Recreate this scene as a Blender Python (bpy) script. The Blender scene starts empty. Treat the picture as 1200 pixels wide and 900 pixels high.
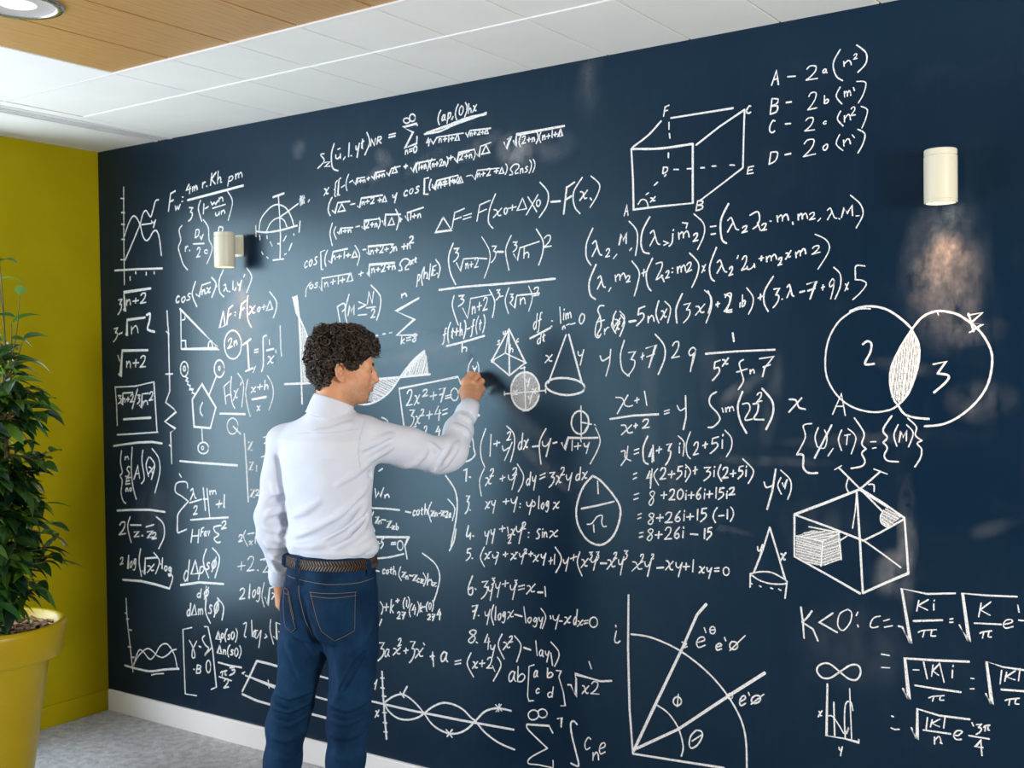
import bpy, bmesh, math, random
import numpy as np
from mathutils import Vector, Matrix
random.seed(7); np.random.seed(7)
SC = bpy.context.scene
COL = SC.collection

# ------------------------------------------------------------------ camera
cam_d = bpy.data.cameras.new('camera'); cam = bpy.data.objects.new('camera', cam_d); COL.objects.link(cam)
F_PX, YAW, PITCH, ROLL = 1311.0, 0.601778, -0.019629, -0.013148
fw = Vector((-math.sin(YAW)*math.cos(PITCH), math.cos(YAW)*math.cos(PITCH), math.sin(PITCH)))
rt = fw.cross(Vector((0, 0, 1))).normalized(); up = rt.cross(fw)
rt, up = math.cos(ROLL)*rt+math.sin(ROLL)*up, -math.sin(ROLL)*rt+math.cos(ROLL)*up
cam.matrix_world = Matrix(((rt.x, up.x, -fw.x, 4.6144), (rt.y, up.y, -fw.y, -3.2808), (rt.z, up.z, -fw.z, 1.6318), (0, 0, 0, 1)))
cam_d.sensor_width = 36.0; cam_d.lens = F_PX/1200*36.0
cam_d.clip_start = 0.05; cam_d.clip_end = 100
cam_d.dof.use_dof = True; cam_d.dof.focus_distance = 3.45; cam_d.dof.aperture_fstop = 5.6
SC.camera = cam

# ------------------------------------------------------------------ view, sky and large lights
SC.view_settings.view_transform = 'Standard'
try: SC.view_settings.look = 'None'
except Exception: pass
SC.view_settings.exposure = -0.12; SC.view_settings.gamma = 1.0; SC.view_settings.use_curve_mapping = False
W = bpy.data.worlds.new('sky'); SC.world = W; W.use_nodes = True
bg = W.node_tree.nodes['Background']; bg.inputs[0].default_value = (0.62, 0.8, 1.0, 1); bg.inputs[1].default_value = 1.0

def area_light(name, loc, target, sx, sy, power, color):
    d = bpy.data.lights.new(name, 'AREA'); d.shape = 'RECTANGLE'; d.size = sx; d.size_y = sy; d.energy = power; d.color = color
    o = bpy.data.objects.new(name, d); COL.objects.link(o); o.location = loc
    o.rotation_euler = (Vector(target)-Vector(loc)).to_track_quat('-Z', 'Y').to_euler()
    return o
area_light('daylight_left', (-1.0, -4.0, 1.28), (4.0, -4.0, 1.28), 6.8, 2.7, 470, (0.82, 0.92, 1.0))
area_light('sun_haze_left', (-2.3, -3.3, 1.75), (1.4, 0.0, 1.5), 2.6, 2.2, 75, (1.0, 0.97, 0.92))
area_light('ceiling_fill', (5.2, -4.4, 1.75), (4.6, -3.2, 4.5), 1.4, .5, 52, (1.0, 0.95, 0.88))  # added fill without a fitting, aimed up to brighten the ceiling
area_light('daylight_right', (6.74, -2.2, 1.75), (0, 0.1, 1.55), 0.5, 0.6, 170, (1.0, 0.96, 0.88))

# ------------------------------------------------------------------ helpers
def mat(name, color, rough=0.6, spec=0.5, metal=0.0):
    m = bpy.data.materials.new(name); m.use_nodes = True
    b = m.node_tree.nodes['Principled BSDF']
    b.inputs['Base Color'].default_value = (*color, 1); b.inputs['Roughness'].default_value = rough
    b.inputs['Metallic'].default_value = metal; b.inputs['Specular IOR Level'].default_value = spec
    return m
class NT:
    """small wrapper to wire shader nodes"""
    def __init__(s, m): s.t = m.node_tree; s.b = s.t.nodes['Principled BSDF']
    def n(s, kind, **kw):
        x = s.t.nodes.new(kind)
        for k, v in kw.items():
            if k in x.inputs: x.inputs[k].default_value = v
            else: setattr(x, k, v)
        return x
    def l(s, a, b): s.t.links.new(a, b)
    def pos(s, scale=(1, 1, 1), obj=False):
        m = s.n('ShaderNodeMapping'); m.inputs['Scale'].default_value = scale
        if obj: s.l(s.n('ShaderNodeTexCoord').outputs['Object'], m.inputs[0])
        else: s.l(s.n('ShaderNodeNewGeometry').outputs['Position'], m.inputs[0])
        return m.outputs[0]
    def noise(s, co, scale, detail=4, rough=.55):
        x = s.n('ShaderNodeTexNoise'); x.inputs['Scale'].default_value = scale; x.inputs['Detail'].default_value = detail; x.inputs['Roughness'].default_value = rough
        s.l(co, x.inputs['Vector']); return x.outputs['Fac']
    def ramp(s, fac, stops):
        x = s.n('ShaderNodeValToRGB'); e = x.color_ramp.elements
        while len(e) < len(stops): e.new(.5)
        for q, (p, c) in zip(e, stops):
            q.position = p; q.color = (*c, 1) if len(c) == 3 else c
        s.l(fac, x.inputs[0]); return x.outputs[0]
    def mul(s, a, v, op='MULTIPLY'):
        x = s.n('ShaderNodeMath', operation=op); s.l(a, x.inputs[0])
        if isinstance(v, (int, float)): x.inputs[1].default_value = v
        else: s.l(v, x.inputs[1])
        return x.outputs[0]
    def mix(s, fac, c1, c2):
        x = s.n('ShaderNodeMix', data_type='RGBA'); s.l(fac, x.inputs[0])
        for i, c in ((6, c1), (7, c2)):
            if isinstance(c, tuple): x.inputs[i].default_value = (*c, 1)
            else: s.l(c, x.inputs[i])
        return x.outputs[2]
    def bump(s, h, strength, dist=.01):
        x = s.n('ShaderNodeBump'); x.inputs['Strength'].default_value = strength; x.inputs['Distance'].default_value = dist
        s.l(h, x.inputs['Height']); s.l(x.outputs[0], s.b.inputs['Normal'])
    def color(s, c): s.l(c, s.b.inputs['Base Color'])

def link(name, me, m=None, parent=None, smooth=False):
    o = bpy.data.objects.new(name, me); COL.objects.link(o)
    if m is not None:
        for q in (m if isinstance(m, (list, tuple)) else [m]): me.materials.append(q)
    if smooth:
        for f in me.polygons: f.use_smooth = True
    if parent is not None: o.parent = parent
    return o
def tag(o, label=None, cat=None, group=None, kind=None):
    for k, v in (('label', label), ('category', cat), ('group', group), ('kind', kind)):
        if v: o[k] = v
    return o
def empty(name, loc, rz=0):
    o = bpy.data.objects.new(name, None); COL.objects.link(o); o.location = loc; o.rotation_euler = (0, 0, rz); o.empty_display_size = .1
    return o
class MB:
    """collects boxes, tubes and lathes into ONE mesh"""
    def __init__(s): s.v = []; s.f = []; s.mi = []
    def add(s, v, f, mi=0):
        n = len(s.v); s.v += [tuple(a) for a in v]; s.f += [tuple(i+n for i in q) for q in f]; s.mi += [mi]*len(f); return s
    def box(s, x0, x1, y0, y1, z0, z1, mi=0):
        v = [(x, y, z) for z in (z0, z1) for y in (y0, y1) for x in (x0, x1)]
        return s.add(v, [(0, 2, 3, 1), (4, 5, 7, 6), (0, 1, 5, 4), (2, 6, 7, 3), (0, 4, 6, 2), (1, 3, 7, 5)], mi)
    def lathe(s, prof, c=(0, 0), n=48, mi=0, a0=0.0):
        v = []; f = []
        for r, z in prof:
            for i in range(n):
                a = a0+2*math.pi*i/n; v.append((c[0]+r*math.cos(a), c[1]+r*math.sin(a), z))
        for j in range(len(prof)-1):
            for i in range(n):
                f.append((j*n+i, j*n+(i+1) % n, (j+1)*n+(i+1) % n, (j+1)*n+i))
        return s.add(v, f, mi)
    def tube(s, pts, rad, n=8, mi=0, caps=True):
        pts = [Vector(p) for p in pts]; R = rad if isinstance(rad, (list, tuple)) else [rad]*len(pts)
        v = []; f = []; ref = Vector((0.13, 0.21, 0.97))
        for i, p in enumerate(pts):
            t = (pts[min(i+1, len(pts)-1)]-pts[max(i-1, 0)]).normalized()
            a = t.cross(ref)
            if a.length < .05: a = t.cross(Vector((1, 0, 0)))
            a.normalize(); b = t.cross(a)
            for k in range(n):
                q = 2*math.pi*k/n; v.append(p+(a*math.cos(q)+b*math.sin(q))*R[i])
        for i in range(len(pts)-1):
            for k in range(n): f.append((i*n+k, i*n+(k+1) % n, (i+1)*n+(k+1) % n, (i+1)*n+k))
        if caps:
            f.append(tuple(range(n-1, -1, -1))); f.append(tuple((len(pts)-1)*n+k for k in range(n)))
        return s.add(v, f, mi)
    def build(s, name, m, parent=None, smooth=False, bevel=0, auto=None):
        me = bpy.data.meshes.new(name); me.from_pydata(s.v, [], s.f); me.validate(); me.update()
        if any(s.mi):
            me.polygons.foreach_set('material_index', s.mi[:len(me.polygons)])
        bm = bmesh.new(); bm.from_mesh(me); bmesh.ops.recalc_face_normals(bm, faces=bm.faces); bm.to_mesh(me); bm.free()
        o = link(name, me, m, parent, smooth)
        if bevel:
            b = o.modifiers.new('bevel', 'BEVEL'); b.width = bevel; b.segments = 2; b.limit_method = 'ANGLE'
        if auto:
            for f in me.polygons: f.use_smooth = True
            me.set_sharp_from_angle(angle=math.radians(auto))
        return o

# ------------------------------------------------------------------ materials of the room
M = {}
M['olive'] = mat('olive_paint', (0.40, 0.325, 0.001), .6, .12)
t = NT(M['olive']); t.color(t.ramp(t.noise(t.pos(), 3, 3), [(.3, (.335, .275, .0003)), (.7, (.38, .315, .0006))])); t.bump(t.noise(t.pos(), 220, 2), .06, .002)
M['white'] = mat('white_ceiling_panel', (.74, .75, .75), .7, .25)
t = NT(M['white']); t.color(t.ramp(t.noise(t.pos(), 4, 3), [(.3, (.84, .835, .80)), (.7, (.88, .875, .84))]))
M['plain'] = mat('grey_wall_paint', (.10, .10, .11), .7, .3)
M['trim'] = mat('white_gloss_trim', (.80, .80, .82), .35, .4)
M['dark_gap'] = mat('dark_gap', (.012, .012, .013), .8, .2)
M['wood'] = mat('maple_veneer', (.42, .25, .11), .38, .4)
t = NT(M['wood'])
w = t.n('ShaderNodeTexWave', wave_type='BANDS', bands_direction='X'); w.inputs['Scale'].default_value = 1.6; w.inputs['Distortion'].default_value = 7; w.inputs['Detail'].default_value = 4; w.inputs['Detail Scale'].default_value = 1.6
t.l(t.pos((6, 1.1, 1)), w.inputs['Vector'])
base = t.ramp(w.outputs['Fac'], [(.0, (.50, .285, .10)), (.6, (.55, .32, .12)), (1, (.46, .255, .088))])
fl = t.ramp(t.noise(t.pos((120, 5, 1)), 3, 5), [(.35, (.86, .84, .80)), (.62, (1, 1, 1))])
mm = t.n('ShaderNodeMix', data_type='RGBA', blend_type='MULTIPLY'); mm.inputs[0].default_value = .8; t.l(base, mm.inputs[6]); t.l(fl, mm.inputs[7]); t.color(mm.outputs[2])
M['carpet'] = mat('grey_carpet', (.2, .21, .23), .95, .1)
t = NT(M['carpet'])
a = t.noise(t.pos(), 26, 6, .7); b2 = t.noise(t.pos(), 260, 3, .8)
m1 = t.ramp(a, [(.32, (.36, .38, .42)), (.66, (.66, .69, .75))]); m2 = t.ramp(b2, [(.36, (.28, .28, .28)), (.66, (1.5, 1.5, 1.5))])
mm = t.n('ShaderNodeMix', data_type='RGBA', blend_type='MULTIPLY'); mm.inputs[0].default_value = .9; t.l(m1, mm.inputs[6]); t.l(m2, mm.inputs[7]); t.color(mm.outputs[2]); t.bump(b2, .7, .006)
# chalkboard: satin navy paint with wiped chalk haze and streaks
M['board'] = mat('chalkboard_paint', (.006, .018, .034), .42, .42)
t = NT(M['board'])
haze = t.ramp(t.noise(t.pos((1, 1, .8)), 1.7, 5, .6), [(.38, (0, 0, 0)), (.72, (1, 1, 1))])
fine = t.ramp(t.noise(t.pos((1.6, 1, 1.9)), 3.6, 8, .62), [(.54, (0, 0, 0)), (.80, (1, 1, 1))])
streak = t.ramp(t.noise(t.pos((22, 1, 1.6)), 1.6, 5, .6), [(.55, (0, 0, 0)), (.78, (1, 1, 1))])
h = t.mul(t.mul(haze, .016), t.mul(t.mul(fine, .045), t.mul(streak, .03), 'ADD'), 'ADD')
t.color(t.mix(h, (.0002, .0096, .029), (.15, .185, .22)))
t.b.inputs['Specular Tint'].default_value = (.55, .87, 1.0, 1)
t.l(t.ramp(h, [(0, (.29, .29, .29)), (.25, (.40, .40, .40))]), t.b.inputs['Roughness'])
# chalk: white, broken by the grain of the board
def chalk_mat(name, lo, hi, scale, col=(.83, .85, .87)):
    m = mat(name, col, .95, .05); t = NT(m)
    al = t.ramp(t.noise(t.pos(), scale, 3, .7), [(lo, (0, 0, 0)), (hi, (1, 1, 1))])
    t.l(al, t.b.inputs['Alpha']); return m
M['chalk'] = chalk_mat('chalk_line', .33, .50, 420)
M['chalk_fill'] = chalk_mat('chalk_rubbed', .30, .78, 300)
M['chalk_dust_and_glow'] = mat('chalk_smear_and_glow', (.72, .73, .74), .95, .05)
t = NT(M['chalk_dust_and_glow']); at = t.n('ShaderNodeAttribute', attribute_name='dust')
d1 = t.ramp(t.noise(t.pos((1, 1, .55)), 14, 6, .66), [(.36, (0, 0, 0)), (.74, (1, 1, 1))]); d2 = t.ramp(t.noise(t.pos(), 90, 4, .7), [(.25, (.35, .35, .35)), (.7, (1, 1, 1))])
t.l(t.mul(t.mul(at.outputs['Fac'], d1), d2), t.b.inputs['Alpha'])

# ------------------------------------------------------------------ room shell
H, RX, RY = 2.65, 6.5, -6.0
def struct(name, mb, m, **k): return tag(mb.build(name, m, **k), kind='structure')
struct('floor', MB().box(-.2, RX+.2, RY-.2, .2, -.1, 0), M['carpet'])
ceil = struct('ceiling', MB().box(-.2, RX+.2, RY-.2, .2, H+.06, H+.16), M['plain'])
struct('wall_back', MB().box(-.2, RX+.2, .014, .2, 0, H+.06), M['plain'])
def wall_with_holes(name, axis, pos, thick, a0, a1, holes, m):
    """a wall on x = pos (axis 'x') or y = pos, pierced by (a, b, z0, z1) openings"""
    mb = MB(); p0, p1 = sorted((pos, pos+thick))
    def bx(a, b, z0, z1):
        if axis == 'x': mb.box(p0, p1, a, b, z0, z1)
        else: mb.box(a, b, p0, p1, z0, z1)
    cur = a0
    for (a, b, z0, z1) in sorted(holes):
        bx(cur, a, 0, H+.06); bx(a, b, 0, z0); bx(a, b, z1, H+.06); cur = b
    bx(cur, a1, 0, H+.06)
    return struct(name, mb, m)
WL, WR, WF = (-5.4, -.56, .30, 2.46), (-2.7, -1.7, 1.3, 2.25), (4.55, 6.15, .7, 2.5)
wall_with_holes('wall_left', 'x', 0, -.2, RY, .014, [WL], M['olive'])
wall_with_holes('wall_right', 'x', RX, .2, RY, .014, [WR], M['plain'])
wall_with_holes('wall_front', 'y', RY, -.2, -.2, RX+.2, [WF], M['plain'])
M['glass'] = bpy.data.materials.new('window_glass'); M['glass'].use_nodes = True
g = M['glass'].node_tree; g.nodes.remove(g.nodes['Principled BSDF'])
tr = g.nodes.new('ShaderNodeBsdfTransparent'); gl = g.nodes.new('ShaderNodeBsdfGlossy'); gl.inputs['Roughness'].default_value = .02
mx = g.nodes.new('ShaderNodeMixShader'); mx.inputs[0].default_value = .05
g.links.new(tr.outputs[0], mx.inputs[1]); g.links.new(gl.outputs[0], mx.inputs[2]); g.links.new(mx.outputs[0], g.nodes['Material Output'].inputs[0])
def window(name, axis, pos, hole, n):
    a, b, z0, z1 = hole; fr = MB(); gm = MB(); w = .05
    def bx(mb, u0, u1, v0, v1, d):
        if axis == 'x': mb.box(pos-d, pos+d, u0, u1, v0, v1)
        else: mb.box(u0, u1, pos-d, pos+d, v0, v1)
    bx(fr, a, b, z0, z0+w, .03); bx(fr, a, b, z1-w, z1, .03)
    for i in range(n+1):
        c = a+(b-a)*i/n; lo = min(max(c-w/2, a), b-w); bx(fr, lo, lo+w, z0+w, z1-w, .028)
    bx(gm, a+w, b-w, z0+w, z1-w, .004)
    o = struct(name, fr, M['trim']); gm.build('glazing', M['glass'], o)
window('window_1', 'x', -.10, WL, 2); window('window_2', 'x', RX+.10, WR, 1); window('window_3', 'y', RY-.10, WF, 1)
BH = .098
struct('baseboard_back', MB().box(0.012, RX, -.014, .014, 0, BH), M['trim'], bevel=.003)
struct('baseboard_left', MB().box(0, .012, RY, -.014, 0, BH), M['olive'], bevel=.003)
struct('baseboard_right', MB().box(RX-.012, RX, RY, -.014, 0, BH), M['trim'])
struct('baseboard_front', MB().box(.012, RX-.012, RY, RY+.012, 0, BH), M['trim'])

# ceiling panels: white metal tiles beside the board, maple planks beyond them (parts of the ceiling)
GX = 2.167
xs = [GX+.2995*k for k in range(-3, 15)]
gap = .0022
def panel(x0, x1, y0, y1, z, name, m, bev=.002): MB().box(x0+gap, x1-gap, y0+gap, y1-gap, z, z+.03).build(name, m, ceil, bevel=bev)
edges = [.60]+[x for x in xs if .7 < x < RX]+[RX]
for x0, x1 in zip(edges, edges[1:]):
    panel(x0, x1, -.49, .012, H, 'ceiling_tile', M['white'])
    panel(x0, x1, -.83, -.49, H+.003, 'ceiling_tile', M['white'])
MB().box(.60, RX, -.8345, -.8285, H+.0005, H+.05).build('ceiling_trim', M['trim'], ceil)
MB().box(.60, RX, -.4915, -.4885, H, H+.03).build('ceiling_trim', M['trim'], ceil)
x_w = GX-.2995*3
pl = [x_w+.2995*k for k in range(0, 18) if x_w+.2995*k < RX]+[RX]
for x0, x1 in zip(pl, pl[1:]):
    MB().box(x0+.0036, x1-.0036, RY, -.835, H+.006, H+.04).build('ceiling_plank', M['wood'], ceil, bevel=.0015)
panel(.60, x_w, RY, -.835, H+.003, 'ceiling_tile', M['white'])
MB().box(0, .425, RY, .012, H, H+.05).build('ceiling_tile', M['white'], ceil)
MB().box(.54, .60, RY, .012, H, H+.05).build('ceiling_tile', M['white'], ceil)
MB().box(.6, RX, RY, .012, H+.052, H+.062).build('ceiling_void', M['dark_gap'], ceil)
v = empty('ceiling_vent', (.4825, -3.0, H)); tag(v, 'long white slotted air vent running along the ceiling beside the yellow wall', 'vent')
MB().box(-.0575, .0575, -3.0, 3.01, .055, .075).build('duct', M['dark_gap'], v)
fr = MB(); fr.box(-.0575, -.042, -3.0, 3.01, -.003, .006).box(.042, .0575, -3.0, 3.01, -.003, .006); fr.build('frame', M['trim'], v)
for k in range(3):
    c = -.024+.024*k; MB().box(c-.0055, c+.0055, -3.0, 3.01, -.001, .004).build('slat', M['trim'], v)
MB().box(-.0575, -.055, -3.0, 3.01, .006, .056).box(.055, .0575, -3.0, 3.01, .006, .056).build('liner', M['dark_gap'], v)

# ------------------------------------------------------------------ signed-distance modelling of smooth organic shapes
class Field:
    """list of primitives blended with smooth union / subtraction, meshed by surface nets"""
    def __init__(s): s.p = []
    def _a(s, f, c, r, k, op): s.p.append((f, np.asarray(c, float), float(r), k, op)); return s
    def cone(s, a, b, ra, rb, k=.02, op='u'):
        a = np.asarray(a, float); b = np.asarray(b, float); ba = b-a; L2 = max(ba@ba, 1e-12)
        def f(P):
            q = P-a; t = np.clip(q@ba/L2, 0, 1); return np.linalg.norm(q-t[:, None]*ba, axis=1)-(ra+(rb-ra)*t)
        return s._a(f, (a+b)/2, math.sqrt(L2)/2+max(ra, rb), k, op)
    def chain(s, pts, rad, k=.02, op='u'):
        for i in range(len(pts)-1): s.cone(pts[i], pts[i+1], rad[i], rad[i+1], k, op)
        return s
    def ell(s, c, r, R=None, k=.02, op='u'):
        c = np.asarray(c, float); r = np.asarray(r, float)
        def f(P):
            q = P-c
            if R is not None: q = q@R
            k0 = np.linalg.norm(q/r, axis=1); k1 = np.linalg.norm(q/(r*r), axis=1); return k0*(k0-1)/np.maximum(k1, 1e-9)
        return s._a(f, c, r.max(), k, op)
    def loft(s, rows, ang, k=.02, op='u'):
        """rows of (z, cx, cy, rx, ry): a stack of ellipses turned by ang about z"""
        A = np.array(sorted(rows)); ca, sa = math.cos(ang), math.sin(ang)
        def f(P):
            z = P[:, 2]; cx, cy, rx, ry = [np.interp(z, A[:, 0], A[:, i]) for i in (1, 2, 3, 4)]
            x = (P[:, 0]-cx)*ca+(P[:, 1]-cy)*sa; y = -(P[:, 0]-cx)*sa+(P[:, 1]-cy)*ca
            k0 = np.sqrt((x/rx)**2+(y/ry)**2); k1 = np.sqrt((x/rx**2)**2+(y/ry**2)**2)
            d = k0*(k0-1)/np.maximum(k1, 1e-9)
            return np.maximum(d, np.maximum(A[0, 0]-z, z-A[-1, 0]))
        c = np.array([A[:, 1].mean(), A[:, 2].mean(), (A[0, 0]+A[-1, 0])/2])
        return s._a(f, c, math.hypot((A[-1, 0]-A[0, 0])/2, A[:, 3:5].max()+.06), k, op)
    def fn(s, f, c, r, k=.02, op='u'): return s._a(f, c, r, k, op)
    def ev(s, P, c=None, R=None):
        d = np.full(len(P), .5)
        for f, pc, pr, k, op in s.p:
            if c is not None and np.linalg.norm(pc-c) > pr+R+(k or 0)+.012: continue
            e = f(P)
            if op == 'u':
                if k: h = np.clip(.5+.5*(d-e)/k, 0, 1); d = d+(e-d)*h-k*h*(1-h)
                else: d = np.minimum(d, e)
            elif op == 's':
                if k: h = np.clip(.5-.5*(d+e)/k, 0, 1); d = d+(-e-d)*h+k*h*(1-h)
                else: d = np.maximum(d, -e)
            elif op == 'i': d = np.maximum(d, e)
            elif op == '+': d = d+e
        return d
    def mesh(s, name, lo, hi, h, m, parent=None, smooth_it=1):
        lo = np.asarray(lo, float); hi = np.asarray(hi, float); B = 12
        n = (np.ceil((hi-lo)/h/B).astype(int))*B
        D = np.full(n, .5, np.float32)
        g = np.stack(np.meshgrid(*[np.arange(B)]*3, indexing='ij'), -1).reshape(-1, 3)*h
        R = B*h*math.sqrt(3)/2
        PC = np.array([q[1] for q in s.p if q[4] == 'u']); PR = np.array([q[2] for q in s.p if q[4] == 'u'])
        for i in range(0, n[0], B):
            for j in range(0, n[1], B):
                for k in range(0, n[2], B):
                    o = lo+np.array([i, j, k])*h; c = o+B*h/2
                    if (np.linalg.norm(PC-c, axis=1)-PR).min() > R+.01: continue
                    D[i:i+B, j:j+B, k:k+B] = s.ev(o+g, c, R).reshape(B, B, B)
        me = nets(D, lo, h, name, smooth_it)
        return link(name, me, m, parent, smooth=True)
    def drop(s, x, z, y0=-.6, y1=.4, n=260):
        """first hit of rays along +y at the given x, z arrays"""
        x = np.asarray(x, float); z = np.asarray(z, float); y = np.full(x.shape, y0)
        for _ in range(120):
            d = s.ev(np.stack([x, y, z], 1)); y = np.where(d > 5e-4, y+np.maximum(d*.6, 3e-4), y)
            y = np.minimum(y, y1)
        return y
    def normal(s, P, e=.004):
        g = np.stack([s.ev(P+np.eye(3)[i]*e)-s.ev(P-np.eye(3)[i]*e) for i in range(3)], 1)
        return g/np.maximum(np.linalg.norm(g, axis=1)[:, None], 1e-9)
def nets(D, lo, h, name, smooth_it):
    S = D < 0
    cnt = np.zeros(np.array(S.shape)-1, np.uint8)
    offs = [(a, b, c) for a in (0, 1) for b in (0, 1) for c in (0, 1)]
    nx, ny, nz = cnt.shape
    for a, b, c in offs: cnt += S[a:a+nx, b:b+ny, c:c+nz]
    act = (cnt > 0) & (cnt < 8); idx = np.argwhere(act); N = len(idx)
    lut = np.full(cnt.shape, -1, np.int32); lut[act] = np.arange(N)
    V = np.zeros((N, 3)); C = np.zeros(N)
    val = {o: D[idx[:, 0]+o[0], idx[:, 1]+o[1], idx[:, 2]+o[2]].astype(float) for o in offs}
    for o in offs:
        for ax in range(3):
            if o[ax]: continue
            q = list(o); q[ax] = 1; q = tuple(q); u, w = val[o], val[q]; m = (u < 0) != (w < 0)
            tt = np.where(m, u/np.where(m, u-w, 1), 0); pt = np.tile(np.array(o, float), (N, 1)); pt[:, ax] = tt
            V[m] += pt[m]; C[m] += 1
    V = lo+(idx+V/C[:, None])*h
    F = []
    for ax in range(3):
        sl0 = [slice(None)]*3; sl1 = [slice(None)]*3; sl0[ax] = slice(0, -1); sl1[ax] = slice(1, None)
        e = np.argwhere(S[tuple(sl0)] != S[tuple(sl1)]); b, c = (ax+1) % 3, (ax+2) % 3
        e = e[(e[:, b] > 0) & (e[:, c] > 0) & (e[:, b] < cnt.shape[b]) & (e[:, c] < cnt.shape[c]) & (e[:, ax] < cnt.shape[ax])]
        ins = S[e[:, 0], e[:, 1], e[:, 2]]
        def at(db, dc):
            q = e.copy(); q[:, b] -= db; q[:, c] -= dc; return lut[q[:, 0], q[:, 1], q[:, 2]]
        Q = np.stack([at(1, 1), at(0, 1), at(0, 0), at(1, 0)], 1); Q[~ins] = Q[~ins][:, ::-1]; F.append(Q)
    F = np.concatenate(F); F = F[(F >= 0).all(1)]
    for _ in range(smooth_it):
        acc = np.zeros_like(V); k = np.zeros(N)
        for i in range(4):
            np.add.at(acc, F[:, i], V[F[:, (i+1) % 4]]+V[F[:, (i+3) % 4]]); np.add.at(k, F[:, i], 2)
        V = np.where(k[:, None] > 0, .5*V+.5*acc/np.maximum(k, 1)[:, None], V)
    me = bpy.data.meshes.new(name); me.vertices.add(N); me.vertices.foreach_set('co', V.astype(np.float32).ravel())
    me.loops.add(len(F)*4); me.loops.foreach_set('vertex_index', F.astype(np.int32).ravel())
    me.polygons.add(len(F)); me.polygons.foreach_set('loop_start', np.arange(0, len(F)*4, 4, dtype=np.int32)); me.polygons.foreach_set('loop_total', np.full(len(F), 4, np.int32))
    me.update(calc_edges=True); me.validate(); return me

# ------------------------------------------------------------------ the man (local frame: x to the camera's right, y away from it, z up)
PO = Vector((2.1, -.63, 0))
person = empty('person', PO, YAW)
tag(person, 'man in white shirt and dark jeans, back turned, writing on the chalkboard', 'person')
M['skin'] = mat('skin', (.56, .29, .17), .5, .35)
t = NT(M['skin']); t.b.inputs['Subsurface Weight'].default_value = .12; t.b.inputs['Subsurface Radius'].default_value = (.012, .005, .003)
sk = t.ramp(t.noise(t.pos(obj=True), 60, 4), [(.3, (.56, .275, .155)), (.7, (.66, .35, .21))])
a1 = t.n('ShaderNodeAttribute', attribute_name='stubble').outputs['Fac']; a2 = t.n('ShaderNodeAttribute', attribute_name='lip').outputs['Fac']
t.color(t.mix(a2, t.mix(t.mul(a1, t.ramp(t.noise(t.pos(obj=True), 300, 2), [(.3, (.4, .4, .4)), (.7, (1, 1, 1))])), sk, (.20, .115, .08)), (.42, .13, .10)))
t.bump(t.noise(t.pos(obj=True), 420, 2), .12, .002)
M['shirt'] = mat('white_cotton_shirt', (.66, .70, .80), .8, .2)
t = NT(M['shirt']); wv = t.noise(t.pos((1, 1, 1), True), 900, 1); t.bump(wv, .08, .001)
t.color(t.ramp(t.noise(t.pos(obj=True), 7, 3), [(.3, (.585, .64, .765)), (.7, (.645, .70, .815))]))
M['denim'] = mat('dark_denim', (.012, .04, .10), .85, .12)
t = NT(M['denim'])
wear = t.ramp(t.noise(t.pos((1, 1, .6), True), 9, 5, .6), [(.36, (.0022, .0155, .047)), (.68, (.007, .040, .10))])
thr = t.ramp(t.noise(t.pos((900, 900, 160), True), 1, 2), [(.35, (.7, .7, .7)), (.65, (1.2, 1.2, 1.2))])
mm = t.n('ShaderNodeMix', data_type='RGBA', blend_type='MULTIPLY'); mm.inputs[0].default_value = .7; t.l(wear, mm.inputs[6]); t.l(thr, mm.inputs[7]); t.color(mm.outputs[2])
M['thread'] = mat('pale_stitching', (.16, .135, .115), .8, .2)
M['hair'] = mat('dark_brown_hair', (.018, .012, .009), .5, .45)
t = NT(M['hair']); t.color(t.ramp(t.noise(t.pos(obj=True), 60, 3), [(.35, (.011, .008, .007)), (.72, (.060, .040, .027))]))
M['shoe'] = mat('black_leather', (.02, .016, .014), .4, .4)

V3 = lambda *a: np.array(a, float)
T = math.radians(30)
LSH, LEL, LWR = V3(-.180, .085, 1.375), V3(-.222, .062, 1.135), V3(-.206, .10, .942)
RSH, REL, RWR = V3(.098, -.032, 1.395), V3(.352, .10, 1.325), V3(.424, .305, 1.478)
HO = V3(.020, .0, 1.604); HA = math.radians(12); HP = math.radians(-2)
HF = V3(math.cos(HA)*math.cos(HP), math.sin(HA)*math.cos(HP), math.sin(HP)); HL = V3(-math.sin(HA), math.cos(HA), 0); HU = np.cross(HF, HL)
HR = np.stack([HF, HL, HU], 1)
def hd(x, y, z): return HO+HF*x+HL*y+HU*z
TORSO = [(1.00, -.022, 0, .150, .106), (1.045, -.022, 0, .153, .105), (1.10, -.025, 0, .154, .105), (1.155, -.026, 0, .153, .104), (1.265, -.029, 0, .164, .112), (1.34, -.030, 0, .170, .117),
         (1.39, -.028, 0, .163, .110), (1.425, -.024, 0, .132, .090), (1.455, -.018, 0, .092, .072), (1.475, -.014, 0, .070, .062), (1.50, -.009, 0, .058, .054)]
HIPS = [(.715, -.027, -.008, .112, .050), (.775, -.023, -.005, .158, .102), (.85, -.021, -.005, .163, .124), (.914, -.021, -.003, .163, .122), (.97, -.021, 0, .1585, .114), (1.0, -.021, 0, .156, .109), (1.04, -.021, 0, .153, .105)]
LLEG = [V3(-.105, .035, .80), V3(-.122, .03, .705), V3(-.137, .03, .624), V3(-.158, .03, .531), V3(-.180, .03, .453), V3(-.195, .03, .341), V3(-.212, .025, .18), V3(-.218, .02, .055)]
LRAD = [.086, .0755, .0605, .062, .0605, .0565, .055, .056]
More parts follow.
